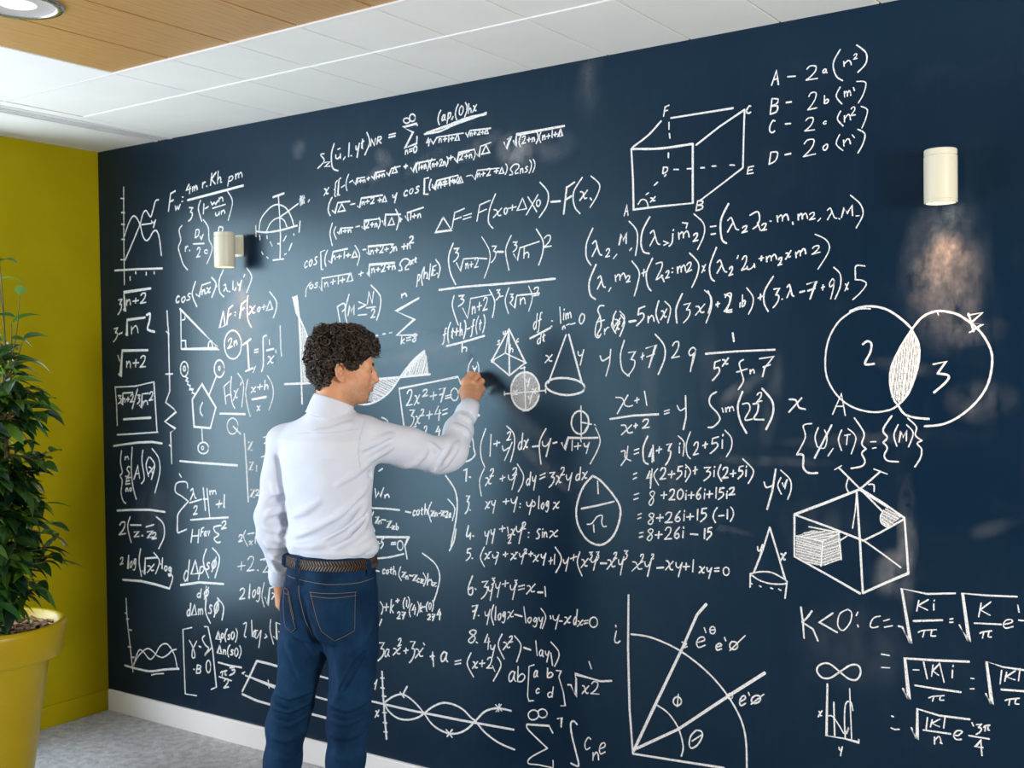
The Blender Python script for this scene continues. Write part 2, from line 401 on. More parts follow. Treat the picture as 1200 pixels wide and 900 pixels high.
RLEG = [V3(.045, -.045, .80), V3(.052, -.05, .723), V3(.049, -.05, .644), V3(.038, -.05, .553), V3(.033, -.05, .476), V3(.024, -.05, .366), V3(.010, -.05, .19), V3(.004, -.05, .055)]
RRAD = [.088, .0775, .0695, .064, .0655, .0605, .057, .058]

# --- body: one continuous surface, head with face, arms, hands, legs
b = Field()
b.loft([(z, x, y, rx-.012, ry-.012) for z, x, y, rx, ry in TORSO], -T, 0)
b.loft([(z, x, y, rx-.014, ry-.014) for z, x, y, rx, ry in HIPS[1:]], -T, .03)
b.cone(V3(-.06, .03, 1.42), LSH, .045, .046, .03); b.cone(V3(.03, -.01, 1.42), RSH, .045, .05, .03)
b.chain([LSH, LEL, LWR, V3(-.204, .108, .895)], [.040, .029, .024, .023], .015)
b.chain([RSH, REL, RWR], [.048, .038, .027], .015)
for leg, rad in ((LLEG, LRAD), (RLEG, RRAD)): b.chain(leg, [r-.014 for r in rad], .02)
for leg, s in ((LLEG, -1), (RLEG, 1)):
    a = leg[-1]; d = V3(math.sin(T)+s*.18, math.cos(T), 0); d /= np.linalg.norm(d)
    b.chain([a+V3(0, 0, -.005), a-d*.03+V3(0, 0, -.018), a+d*.14+V3(0, 0, -.03)], [.036, .03, .02], .02)
b.cone(V3(-.012, -.004, 1.46), hd(-.022, 0, -.045), .057, .053, .03)
b.cone(V3(-.006, .004, 1.48), hd(.012, 0, -.062), .045, .043, .03)
# skull and face
b.ell(hd(.000, 0, .045), (.092, .075, .080), HR, .03)
b.ell(hd(.045, 0, .045), (.058, .064, .062), HR, .02)
b.ell(hd(.046, 0, -.015), (.053, .060, .070), HR, .025)
b.ell(hd(.040, 0, -.058), (.047, .050, .036), HR, .02)
b.cone(hd(.012, .047, -.045), hd(.068, .022, -.078), .014, .013, .03)
b.cone(hd(.012, -.047, -.045), hd(.068, -.022, -.078), .014, .013, .03)
b.ell(hd(.074, 0, -.080), (.015, .020, .014), HR, .015)
for s in (-1, 1):
    b.ell(hd(.066, s*.042, -.010), (.022, .017, .017), HR, .02)
    b.cone(hd(.094, s*.012, .024), hd(.082, s*.045, .024), .0115, .010, .012)
    b.ell(hd(.100, s*.030, .006), (.014, .015, .0115), HR, .012, 's')
    b.ell(hd(.0835, s*.031, .0065), (.0138, .0145, .0128), HR, .003)
    b.cone(hd(.0955, s*.020, .0105), hd(.0865, s*.043, .0095), .0035, .003, .004)
b.chain([hd(.098, 0, .016), hd(.106, 0, .000), hd(.1125, 0, -.018)], [.0075, .0085, .0095], .010)
b.ell(hd(.1135, 0, -.0215), (.0105, .0105, .0095), HR, .006)
for s in (-1, 1):
    b.ell(hd(.1015, s*.0125, -.0265), (.0105, .0065, .0075), HR, .006)
    b.ell(hd(.1045, s*.0062, -.0350), (.0055, .0030, .0040), HR, .002, 's')
b.ell(hd(.089, 0, -.046), (.0175, .024, .016), HR, .012)
b.cone(hd(.1005, .0, -.0440), hd(.088, .021, -.0490), .0052, .0028, .004); b.cone(hd(.1005, 0, -.0440), hd(.088, -.021, -.0490), .0052, .0028, .004)
b.cone(hd(.0980, .0, -.0555), hd(.087, .019, -.0505), .0062, .003, .004); b.cone(hd(.0980, 0, -.0555), hd(.087, -.019, -.0505), .0062, .003, .004)
b.cone(hd(.1075, .0, -.0497), hd(.090, .024, -.0500), .0016, .0012, .003, 's'); b.cone(hd(.1075, 0, -.0497), hd(.090, -.024, -.0500), .0016, .0012, .003, 's')
b.ell(hd(.0985, 0, -.0665), (.006, .018, .005), HR, .008, 's')
for s in (-1, 1):   # ears
    ez = lambda x, z, o=0: hd(x-.004, s*(.0745+o), z+.002)
    b.chain([ez(.010, -.026, -.004), ez(.002, -.012, 0), ez(.000, .008, .002)], [.006, .007, .006], .008)
    rim = [ez(.012, .008, -.001), ez(.011, .021, .005), ez(.000, .0285, .011), ez(-.012, .024, .016), ez(-.0165, .009, .018), ez(-.0135, -.008, .015), ez(-.004, -.021, .009), ez(.006, -.0285, .003)]
    b.chain(rim, [.0030, .0034, .0036, .0036, .0036, .0038, .0044, .0052], .0025)
    b.chain([ez(-.006, .014, .009), ez(-.009, .002, .010), ez(-.005, -.010, .008)], [.0035, .0035, .0035], .003)
    b.ell(ez(-.006, .004, .004), (.010, .006, .018), HR, .004)
    b.ell(ez(.003, -.004, .011), (.0090, .0115, .0110), HR, .003, 's'); b.ell(ez(-.002, .013, .014), (.0070, .0050, .0065), HR, .003, 's')
    b.ell(ez(.010, -.004, .0035), (.0035, .0035, .005), HR, .003)
# right hand round the chalk
TIP = V3(.449, .452, 1.592)
iM, mM, rM, pM = V3(.405, .352, 1.566), V3(.428, .362, 1.562), V3(.446, .358, 1.548), V3(.453, .343, 1.522)
iP, mP, rP, pP = V3(.4225, .398, 1.591), V3(.448, .408, 1.584), V3(.464, .398, 1.564), V3(.4665, .381, 1.537)
for q, r0 in ((iM, .0135), (mM, .0145), (rM, .0135), (pM, .0125)): b.cone(RWR+V3(-.003, .012, .006), q+V3(-.001, .004, -.004), .0215, r0, .016)
b.cone(V3(.418, .335, 1.512), V3(.438, .362, 1.535), .018, .014, .02)
b.chain([iM, iP, V3(.4365, .430, 1.590), V3(.4425, .441, 1.578)], [.0118, .0098, .0086, .0076], .005)
b.chain([mM, mP, V3(.4525, .434, 1.577), V3(.4475, .440, 1.562)], [.0122, .0102, .0088, .0078], .005)
b.chain([rM, rP, V3(.462, .428, 1.551), V3(.447, .426, 1.541)], [.0118, .0098, .0085, .0076], .005)
b.chain([pM, pP, V3(.463, .408, 1.522), V3(.450, .410, 1.514)], [.0105, .0088, .0076, .0068], .005)
b.chain([V3(.412, .332, 1.500), V3(.396, .362, 1.530), V3(.404, .396, 1.560), V3(.428, .424, 1.574)], [.0165, .0125, .0105, .0086], .010)
for q in (iP, mP, rP, pP): b.ell(q+V3(0, -.002, .003), (.0095, .0085, .0085), None, .004)
# left hand hanging, fingers softly curled
lm = [V3(-.222, .148, .835), V3(-.219, .132, .828), V3(-.213, .116, .829), V3(-.205, .102, .834)]
for q in lm: b.cone(V3(-.204, .108, .900), q, .0185, .0125, .014)
for q, l_ in zip(lm, (.92, 1.0, .95, .8)):
    d1, d2, d3 = V3(.02, .012, -.043)*l_, V3(.024, .012, -.022)*l_, V3(.018, .004, -.010)*l_
    b.chain([q, q+d1, q+d1+d2, q+d1+d2+d3], [.0105, .0092, .0082, .0072], .004)
b.chain([V3(-.208, .128, .885), V3(-.210, .152, .858), V3(-.198, .166, .826), V3(-.188, .168, .802)], [.014, .0115, .0100, .0082], .010)
body = b.mesh('body', (-.33, -.24, -.005), (.52, .52, 1.76), .003, M['skin'], person)

bv = np.empty(len(body.data.vertices)*3, np.float32); body.data.vertices.foreach_get('co', bv); bl = (bv.reshape(-1, 3)-HO)@HR
sst = lambda x, a, c: np.clip((x-a)/(c-a), 0, 1)
stub = sst(-bl[:, 2], .026, .046)*sst(bl[:, 0], -.004, .030)*sst(bl[:, 2], -.115, -.095)*.55
stub = np.maximum(stub, (np.abs(bl[:, 2]+.038) < .0045)*(bl[:, 0] > .085)*.5)
lipm = sst(.0085-np.abs(bl[:, 2]+.050), 0, .003)*sst(bl[:, 0], .083, .090)*sst(.021-np.abs(bl[:, 1]), 0, .004)*.75
for nm_, ar in (('stubble', stub), ('lip', lipm)):
    body.data.attributes.new(nm_, 'FLOAT', 'POINT').data.foreach_set('value', ar.astype(np.float32))
eye_m = mat('eye', (.55, .53, .50), .15, .5); t = NT(eye_m)
for s in (-1, 1):
    mb = MB(); c0 = Vector(hd(.0850, s*.031, .0062)); rr = .0126; prof = []
    for i in range(13):
        a = math.pi*i/12; prof.append((max(rr*math.sin(a), 1e-5), rr*math.cos(a)))
    mb.lathe(prof, n=16); q = Vector(HF).to_track_quat('Z', 'Y')
    mb.v = [tuple(c0+q @ Vector(v)) for v in mb.v]; mb.mi = [1 if k < 16*3 else 0 for k in range(len(mb.f))]
    o = mb.build('eye', [eye_m, mat('dark_iris', (.02, .012, .008), .1, .5)], person, smooth=True)
eb = Field()
for s in (-1, 1):
    eb.chain([hd(.1025, s*.014, .0245), hd(.0985, s*.030, .0300), hd(.0865, s*.047, .0270)], [.0042, .0048, .0022], .004)
eb.mesh('eyebrow', (-.02, -.12, 1.59), (.20, .14, 1.66), .002, M['hair'], person)

# --- hair: curly cap plus many loose curls
def poly_sd(x, z, pl):
    d = np.full(x.shape, 1e9); ins = np.zeros(x.shape, bool); n = len(pl)
    for i in range(n):
        (ax, az), (bx, bz) = pl[i], pl[(i+1) % n]; ex, ez_ = bx-ax, bz-az; wx, wz = x-ax, z-az
        tt = np.clip((wx*ex+wz*ez_)/(ex*ex+ez_*ez_), 0, 1); d = np.minimum(d, (wx-ex*tt)**2+(wz-ez_*tt)**2)
        cr = ((az <= z) & (bz > z)) | ((bz <= z) & (az > z))
        ins ^= cr & (wx < ex*np.where(cr, (z-az)/np.where(ez_ == 0, 1, ez_), 0))
    return np.where(ins, -1, 1)*np.sqrt(d)
HAIRLINE = [(.150, .070), (.104, .064), (.086, .054), (.066, .028), (.058, .008), (.050, -.006), (.0425, -.010), (.036, .002), (.026, .012), (.014, .030), (-.004, .034), (-.018, .024), (-.024, .004), (-.034, -.022), (-.052, -.050), (-.072, -.062), (-.16, -.06), (-.16, .2), (.15, .2)]
LUMP = np.random.RandomState(3).uniform(-1, 1, (46, 3)); LUMP /= np.linalg.norm(LUMP, axis=1)[:, None]
hr = Field()
hr.ell(hd(-.010, 0, .058), (.098, .085, .086), HR, 0)
hr.ell(hd(.050, 0, .078), (.062, .072, .055), HR, .03)
hr.ell(hd(-.047, 0, .010), (.053, .064, .066), HR, .03)
for v_ in LUMP:
    if v_[2] < -.35: continue
    hr.ell(hd(-.008+.091*v_[0], .077*v_[1], .058+.082*v_[2]), (.022, .022, .020), HR, .012)
def cut(P):
    q = (P-HO)@HR; return poly_sd(q[:, 0], q[:, 2], HAIRLINE)
hr.fn(cut, HO, .35, 0, 'i')
def fuzz(P):
    q = (P-HO)*130; return .0045*np.sin(q[:, 0]+1.3*np.sin(q[:, 1]*.7))*np.sin(q[:, 1]+1.1*np.sin(q[:, 2]*.8))*np.sin(q[:, 2]+1.2*np.sin(q[:, 0]*.6))
hr.fn(fuzz, HO, .35, 0, '+')
M['under'] = mat('hair_mass', (.010, .0075, .006), .95, .1)
hair = hr.mesh('hair', (-.16, -.16, 1.51), (.19, .17, 1.80), .003, M['under'], person)
hv = np.empty(len(hair.data.vertices)*3, np.float32); hair.data.vertices.foreach_get('co', hv); hv = hv.reshape(-1, 3)
hn = hr.normal(hv.astype(float)); rs = np.random.RandomState(11); cm = MB()
hl = (hv-HO)@HR
ok = np.where((hl[:, 2] > -.055) & ~((hl[:, 0] > .072) & (hl[:, 2] < .066)) & ~((hl[:, 0] > .05) & (hl[:, 2] < .030)))[0]
for i in rs.choice(ok, 1250, replace=False):
    p0 = hv[i].astype(float); nn = hn[i]; tx = np.cross(nn, rs.uniform(-1, 1, 3)); tx /= np.linalg.norm(tx); ty = np.cross(nn, tx)
    top = hl[i, 2] > .09 or hl[i, 0] > .07
    r = rs.uniform(.0055, .0115)*(1.2 if top else .9); turns = rs.uniform(.9, 1.7); out = rs.uniform(.002, .010)*(1.25 if top else .55); ad = rs.uniform(.004, .014); k0 = rs.uniform(0, 6.28)
    pts = []
    for q in range(11):
        u = q/10; a = k0+turns*6.283*u
        pts.append(p0+tx*(ad*u*2-ad+r*math.cos(a)*.9)+nn*(-.004+out*u*.8+r*(1+math.sin(a))*.55)+ty*(r*math.sin(a)*.8))
    cm.tube(pts, [.0010, .0020, .0028, .0030, .0030, .0029, .0026, .0022, .0017, .0011, .0005], 5)
for (x, y, z) in [(.100, -.03, .082), (.106, -.01, .080), (.104, .02, .078), (.096, -.045, .074), (.092, -.02, .095), (.075, -.03, .115), (.082, .01, .112), (.055, -.02, .135), (.062, .02, .13), (.100, .035, .076)]:
    for k in range(4):
        c0 = np.array(hd(x, y, z))+rs.uniform(-.008, .008, 3); ph = rs.uniform(0, 6.28); r = rs.uniform(.007, .011)
        pts = [c0+HF*(r*math.cos(ph+u*5.5/11)*1.1+.012*u/11)+HU*(r*math.sin(ph+u*5.5/11)-.012*(u/11)**2*(1 if x > .09 else -.6))+HL*(.010*u/11-.005) for u in range(12)]
        cm.tube(pts, [.0015]*9+[.001, .0008, .0004], 4)
cm.build('curls', M['hair'], hair, smooth=True)

# --- shirt
def shirt_field():
    f = Field()
    f.loft(TORSO[1:-1], -T, 0)
    f.cone(V3(-.07, .035, 1.425), LSH, .048, .058, .045); f.cone(V3(.02, -.01, 1.425), RSH, .052, .066, .045)
    f.chain([LSH, (LSH+LEL)/2+V3(-.004, 0, 0), LEL+V3(-.006, 0, .0), LEL+V3(-.002, .008, -.06), LWR+V3(.003, 0, .045), LWR+V3(0, .004, -.0)], [.0585, .053, .0505, .0475, .043, .039], .018)
    f.chain([RSH, (RSH+REL)/2+V3(0, 0, -.002), REL+V3(-.02, 0, 0), REL+V3(.012, .02, .005), (REL+RWR)/2, RWR+(REL-RWR)*.22], [.069, .0630, .0595, .0545, .0465, .038], .02)
    f.loft([(1.020, -.021, 0, .1525, .105), (1.035, -.021, 0, .1575, .110), (1.06, -.022, 0, .1565, .109), (1.10, -.024, 0, .151, .103)], -T, .02)   # blousing over the waistband
    f.ell(V3(.113, -.055, 1.050), (.026, .03, .020), None, .03)
    return f
sh0 = shirt_field(); sh = shirt_field()
def px(x, y, yy=0.0):
    """image reading of a fold -> local x, z on the man's back plane"""
    d = 3.58+yy; return (x-600)/1311*d+.566, 1.632-(y-450-.0131*(x-600))/1311*d-.0197*d+.0
def ridge(f, pts, r, k, op='u', dip=.0, s0=sh0):
    P = np.array([px(*q) for q in pts]); n = 5; X = []; Z = []
    for i in range(len(P)-1):
        for u in range(n): X.append(P[i, 0]+(P[i+1, 0]-P[i, 0])*u/n); Z.append(P[i, 1]+(P[i+1, 1]-P[i, 1])*u/n)
    X.append(P[-1, 0]); Z.append(P[-1, 1]); X = np.array(X); Z = np.array(Z); Yv = s0.drop(X, Z)
    Q = np.stack([X, Yv, Z], 1); Q = Q-s0.normal(Q)*dip; m = len(Q)
    Q = Q[Yv < .38]; m = len(Q)
    if m < 2: return
    f.chain(Q, [max(r*math.sin(math.pi*(i+.6)/(m+.2))**.6, .0012) for i in range(m)], k, op)
for pts, r in [([(336, 622), (370, 613), (397, 600), (418, 583), (433, 566)], .0115), ([(374, 622), (404, 616), (421, 600), (433, 584)], .011), ([(396, 632), (415, 621), (427, 608), (434, 597)], .010),
               ([(340, 633), (368, 629), (392, 626)], .006), ([(343, 597), (362, 590), (380, 578)], .006), ([(428, 520), (449, 511), (462, 505)], .007), ([(430, 537), (446, 527), (462, 519)], .007),
               ([(400, 560), (420, 548), (436, 536)], .005), ([(372, 500), (395, 497), (415, 490)], .004), ([(418, 640), (430, 632), (440, 626)], .006),
               ([(470, 548), (488, 540), (500, 527)], .006), ([(503, 552), (512, 538), (522, 527)], .0065), ([(516, 550), (527, 536), (536, 520)], .0065), ([(505, 520), (515, 530), (523, 545)], .005), ([(530, 500), (540, 505), (548, 512)], .0045), ([(536, 488), (545, 493), (552, 497)], .0045),
               ([(308, 598), (320, 592), (331, 593)], .0075), ([(306, 612), (318, 618), (330, 612)], .0065), ([(307, 632), (318, 640), (330, 634)], .0065), ([(310, 650), (320, 657), (331, 655)], .006), ([(316, 560), (321, 575), (327, 588)], .005), ([(311, 625), (322, 630), (331, 626)], .005)]:
    ridge(sh, pts, r, .016, 'u', r*.45)
for pts, r in [([(350, 626), (385, 614), (410, 600), (428, 578)], .0085), ([(390, 627), (412, 616), (430, 598)], .008), ([(312, 584), (321, 580), (330, 578)], .008), ([(326, 600), (331, 608), (333, 618)], .008), ([(310, 607), (320, 604), (330, 602)], .006), ([(312, 640), (322, 648), (331, 645)], .0055),
               ([(321, 529), (326, 545), (329, 562), (332, 580)], .006), ([(507, 551), (516, 537), (525, 524)], .0045), ([(430, 528), (446, 519), (460, 512)], .0045), ([(436, 548), (440, 558), (441, 566)], .006)]:
    ridge(sh, pts, r, .014, 's', -r*.30)
def drape(P):
    x, y, z = P[:, 0], P[:, 1], P[:, 2]
    return .0022*np.sin(26*x+14*z+2*np.sin(9*z))*np.sin(17*z-11*y+1.5*np.sin(13*x))+.0012*np.sin(61*x-33*z)*np.sin(47*z+29*y)
sh.fn(drape, V3(0, 0, 1.2), 1.2, 0, '+')
shirt = sh.mesh('shirt', (-.31, -.22, 1.00), (.52, .40, 1.52), .0035, M['shirt'], person)
# the left sleeve ends below the torso: its lower part, cuffs, collar and seams are parts of the shirt
def cuff(name, a, c, r0, r1, par):
    a, c = Vector(a), Vector(c); q = (c-a).to_track_quat('Z', 'Y'); L_ = (c-a).length; mb = MB()
    mb.lathe([(r0-.004, 0), (r0, .002), (r0+.0005, L_*.5), (r1, L_-.001), (r1-.002, L_), (r1-.005, L_-.002), (r1-.006, L_*.4)], n=36)
    mb.v = [tuple(a+q @ (Vector(v)+Vector((.0012*math.sin(5*math.atan2(v[1], v[0])+3*v[2]*40), 0, 0)))) for v in mb.v]
    return mb.build(name, M['shirt'], par, smooth=True)
cuff('cuff', RWR+(REL-RWR)*.26, RWR+(RWR-REL)*.030, .0395, .0335, shirt)
low = Field(); low.chain([LEL+V3(-.002, .008, -.06), LWR+V3(.003, 0, .045), LWR+V3(0, .004, -.005)], [.0475, .043, .038], .018)
ls = Field(); ls.chain([LEL+V3(-.003, .005, -.04), LEL+V3(-.002, .008, -.06), LWR+V3(.003, 0, .045), LWR+V3(0, .004, -.005)], [.0478, .0475, .043, .038], .018)
for pts, r, op in [([(310, 650), (320, 657), (331, 655)], .006, 'u'), ([(313, 664), (322, 670), (331, 668)], .006, 'u'), ([(314, 657), (322, 663), (330, 661)], .005, 's'), ([(317, 676), (324, 679), (332, 678)], .0045, 's')]:
    ridge(ls, pts, r, .014, op, r*.4 if op == 'u' else -r*.3, low)
ls.fn(drape, V3(0, 0, 1.0), 1.2, 0, '+')
ls.mesh('sleeve', (-.30, -.02, .89), (-.13, .19, 1.10), .0035, M['shirt'], shirt)
cuff('cuff', LWR+V3(0, .003, .012), LWR+V3(-.001, .008, -.040), .0405, .0365, shirt)
# collar: a stand with a fold-over leaf round the neck
def collar():
    mb = MB(); n = 44; rings = []
    c0 = V3(-.010, -.001, 1.487); ax = (V3(hd(-.012, 0, -.05)) if False else np.array(hd(-.012, 0, -.05)))-c0; ax /= np.linalg.norm(ax)
    e1 = V3(math.cos(-T), math.sin(-T), 0); e1 -= ax*(e1@ax); e1 /= np.linalg.norm(e1); e2 = np.cross(ax, e1)
    prof = [(.079, .070, -.024), (.0885, .0785, -.021), (.0865, .077, -.017), (.0790, .0715, .006), (.0730, .067, .026), (.0710, .0655, .0305), (.0680, .0625, .0315), (.065, .0595, .028), (.0645, .059, .0), (.065, .059, -.02)]
    for rx, ry, z in prof:
        for i in range(n):
            a = math.radians(90+14)+math.radians(360-28)*i/(n-1)   # opens at the throat
            back = .5-.5*math.sin(a); zz = z+(.012*back-.013*(1-back) if z > 0 else -.004*back-.010*(1-back))
            rings.append(c0+e1*rx*.965*math.cos(a)+e2*ry*.965*math.sin(a)+ax*zz)
    f = []
    for j in range(len(prof)-1):
        for i in range(n-1): f.append((j*n+i, j*n+i+1, (j+1)*n+i+1, (j+1)*n+i))
    f.append(tuple(j*n for j in range(len(prof)))); f.append(tuple(j*n+n-1 for j in reversed(range(len(prof)))))
    mb.add(rings, f); return mb.build('collar', M['shirt'], shirt, smooth=True)
collar()
seam_m = mat('shirt_seam_thread', (.58, .62, .71), .8, .2)
def on_back(f0, pts, n=14, lift=.0008):
    P = np.array([px(*q) for q in pts]); d = np.r_[0, np.cumsum(np.linalg.norm(np.diff(P, axis=0), axis=1))]; u = np.linspace(0, d[-1], n)
    X = np.interp(u, d, P[:, 0]); Z = np.interp(u, d, P[:, 1]); Yv = f0.drop(X, Z); Q = np.stack([X, Yv, Z], 1); return Q+f0.normal(Q)*lift
sm = MB()
for pts in ([(338, 502), (360, 500), (395, 500), (424, 497)], [(432, 487), (427, 505), (425, 525), (428, 545)]):
    sm.tube(on_back(sh, pts, 22, .0003), .0010, 5)
sm.build('seam', seam_m, shirt, smooth=True)
btn = MB()
bp = V3(.4205, .262, 1.462)
q = Vector((.55, -.8, .2)).normalized().to_track_quat('Z', 'Y'); mbb = MB().lathe([(.0001, .002), (.004, .002), (.0052, .0012), (.0052, 0), (.0001, 0)], n=14)
mbb.v = [tuple(Vector(RWR+V3(.031, -.034, -.030))+q @ Vector(v)) for v in mbb.v]; mbb.build('button', M['trim'], shirt, smooth=True)

# --- jeans
def jeans_field():
    f = Field(); f.loft(HIPS, -T, 0)
    f.chain(LLEG, LRAD, .035); f.chain(RLEG, RRAD, .022)
    # seat: two soft cheeks on the back of the hips
    bn = V3(-math.sin(T), -math.cos(T), 0); sd = V3(math.cos(T), -math.sin(T), 0)
    for s in (-1, 1): f.ell(V3(-.024, -.003, .855)+bn*.058+sd*s*.067, (.070, .072, .085), None, .04)
    return f
jn0 = jeans_field(); jn = jeans_field()
for pts, r in [([(318, 806), (335, 812), (360, 806)], 0.0054), ([(316, 822), (335, 827), (362, 818)], 0.0054), ([(315, 838), (335, 842), (358, 832)], 0.0051), ([(314, 858), (333, 862), (352, 852)], 0.0041), ([(388, 812), (410, 818), (430, 812)], 0.0051), ([(386, 830), (405, 834), (430, 826)], 0.0051), ([(387, 848), (410, 850), (430, 842)], 0.0041),
               ([(436, 742), (424, 760), (408, 785), (396, 806)], .009), ([(440, 715), (430, 735), (415, 752)], .007), ([(335, 745), (345, 765), (352, 790)], .007), ([(360, 745), (368, 760), (372, 778)], .007), ([(398, 765), (402, 785), (400, 800)], .006), ([(372, 725), (380, 735), (392, 742)], .006), ([(346, 730), (356, 738), (368, 741)], .006), ([(318, 880), (335, 884), (350, 876)], .005), ([(388, 872), (408, 876), (426, 868)], .006)]:
    ridge(jn, pts, r, .018, 'u', r*.42, jn0)
for pts, r in [([(317, 814), (336, 820), (360, 812)], .004), ([(316, 830), (336, 835), (360, 826)], .004), ([(388, 821), (408, 826), (430, 819)], .004), ([(430, 752), (415, 775), (402, 796)], .006), ([(357, 690), (361, 712), (368, 735), (378, 752)], .006)]:
    ridge(jn, pts, r, .016, 's', -r*.3, jn0)
def dnoise(P):
    x, y, z = P[:, 0], P[:, 1], P[:, 2]; return .0016*np.sin(38*x+9*z+2*np.sin(11*z))*np.sin(31*z-20*y)
jn.fn(dnoise, V3(0, 0, .5), 1.2, 0, '+')
jeans = jn.mesh('jeans', (-.31, -.21, .03), (.20, .17, 1.05), .004, M['denim'], person)
def strip(f0, pts, r, name, m, par, n=26, lift=.0012, k=6): MB().tube(on_back(f0, pts, n, lift), r, k).build(name, m, par, smooth=True)
st = MB()
def stitch(pts, n=20, r=.0011): st.tube(on_back(jn, pts, n, .0008), r, 5)
stitch([(335, 668), (356, 670), (390, 673), (420, 673), (438, 671)]); stitch([(353, 652), (352, 668), (354, 690), (360, 715), (369, 738)], 24)
stitch([(340, 683), (344, 700), (347, 715)])
st.build('stitching', M['thread'], jeans, smooth=True)
def pocket(corners, nu=14, nv=14):
    """a patch of denim lying on the seat; corners in order top-left, top-right, right, tip, left"""
    tl, tr, r_, tip, l_ = [V3(*px(*c), 0)[:2] for c in corners]; mb = MB(); X = []; Z = []
    for j in range(nv+1):
        v_ = j/nv
        for i in range(nu+1):
            u = i/nu; top = tl+(tr-tl)*u; bot = (l_+(tip-l_)*(u/.5)) if u < .5 else (tip+(r_-tip)*((u-.5)/.5)); p_ = top+(bot-top)*v_; X.append(p_[0]); Z.append(p_[1])
    X = np.array(X); Z = np.array(Z); Yv = jn.drop(X, Z); Q = np.stack([X, Yv, Z], 1); Nn = jn.normal(Q); A = Q+Nn*.0022; B_ = Q-Nn*.001; n1 = nu+1; k = len(A)
    fs = []
    for j in range(nv):
        for i in range(nu): a = j*n1+i; fs += [(a, a+1, a+n1+1, a+n1), (k+a, k+a+n1, k+a+n1+1, k+a+1)]
    ring = [i for i in range(n1)]+[j*n1+nu for j in range(1, nv+1)]+[nv*n1+i for i in range(nu-1, -1, -1)]+[j*n1 for j in range(nv-1, 0, -1)]
    for a, c_ in zip(ring, ring[1:]+ring[:1]): fs.append((a, k+a, k+c_, c_))
    mb.add(list(A)+list(B_), fs); o = mb.build('back_pocket', M['denim'], jeans, smooth=True)
    s2 = MB(); E_ = A+Nn*.0006
    s2.tube([E_[i]*.92+E_[i+n1]*.08 for i in range(n1)], .0010, 5); s2.tube([E_[n1+i]*.7+E_[2*n1+i]*.3 for i in range(n1)], .0009, 5)
    s2.tube([E_[j*n1+1]*.4+E_[j*n1]*.6 for j in range(nv+1)]+[E_[nv*n1+i] for i in range(1, nu)]+[E_[j*n1+nu-1]*.4+E_[j*n1+nu]*.6 for j in range(nv, -1, -1)], .0009, 5)
    s2.build('stitching', M['thread'], o, smooth=True)
pocket([(367, 682), (421, 682.5), (420, 725), (396, 737), (381, 725)]); pocket([(333.5, 681), (339.5, 682), (349, 725), (342, 732), (333.5, 724)], 8, 12)
# belt: braided brown leather
M['belt'] = mat('braided_brown_leather', (.10, .045, .022), .45, .4)
t = NT(M['belt']); co = t.n('ShaderNodeTexCoord').outputs['UV']
mp = t.n('ShaderNodeMapping'); mp.inputs['Scale'].default_value = (1, 1, 1); t.l(co, mp.inputs[0])
sp = t.n('ShaderNodeSeparateXYZ'); t.l(mp.outputs[0], sp.inputs[0])
pp = t.n('ShaderNodeMath', operation='PINGPONG'); t.l(sp.outputs[1], pp.inputs[0]); pp.inputs[1].default_value = .25
br = t.mul(t.mul(t.mul(sp.outputs[0], 620), t.mul(pp.outputs[0], 22), 'ADD'), 0, 'SINE')
t.color(t.ramp(t.mul(t.mul(br, .5), .5, 'ADD'), [(.25, (.004, .0025, .002)), (.7, (.026, .011, .007)), (1.0, (.13, .075, .05))])); t.bump(br, .8, .003)
def belt():
    A = np.array(sorted(HIPS)); n = 120; vs = []; fs = []; prof = [(.9835, .004), (.985, .0085), (1.0, .0095), (1.0155, .0085), (1.017, .004)]
    for z, off in prof:
        cx, cy, rx, ry = [np.interp(z, A[:, 0], A[:, i]) for i in (1, 2, 3, 4)]
        for i in range(n+1):
            a = 2*math.pi*i/n+math.pi/2; x, y = (rx+off)*math.cos(a), (ry+off)*math.sin(a); vs.append((cx+x*math.cos(T)+y*math.sin(T), cy-x*math.sin(T)+y*math.cos(T), z))
    for j in range(len(prof)-1):
        for i in range(n): fs.append((j*(n+1)+i, j*(n+1)+i+1, (j+1)*(n+1)+i+1, (j+1)*(n+1)+i))
    me = bpy.data.meshes.new('belt'); me.from_pydata(vs, [], fs); uv = me.uv_layers.new(name='uv')
    for f in me.polygons:
        for li in f.loop_indices:
            vi = me.loops[li].vertex_index; j, i = divmod(vi, n+1); uv.data[li].uv = (i/n, j/(len(prof)-1))
    return link('belt', me, M['belt'], person, smooth=True)
belt_o = belt()
wb = MB()
for (xa, ya, yb) in ((354, 644, 676), (431, 647, 668), (334, 644, 660)):
    Q = on_back(jn, [(xa, ya), (xa, yb)], 6, .0125); Q[0] -= jn.normal(Q[:1])[0]*.010; Q[-1] -= jn.normal(Q[-1:])[0]*.010
    w_ = V3(.0058, -.002, 0); n_ = jn.normal(Q)*.0022
    v = []
    for a, c_ in zip(Q, n_): v += [a-w_, a+w_, a+w_+c_, a-w_+c_]
    f = []
    for i in range(5):
        for k in range(4): f.append((4*i+k, 4*i+(k+1) % 4, 4*i+4+(k+1) % 4, 4*i+4+k))
    f += [(0, 1, 2, 3), (23, 22, 21, 20)]
    MB().add(v, f).build('belt_loop', M['denim'], jeans, bevel=.001)
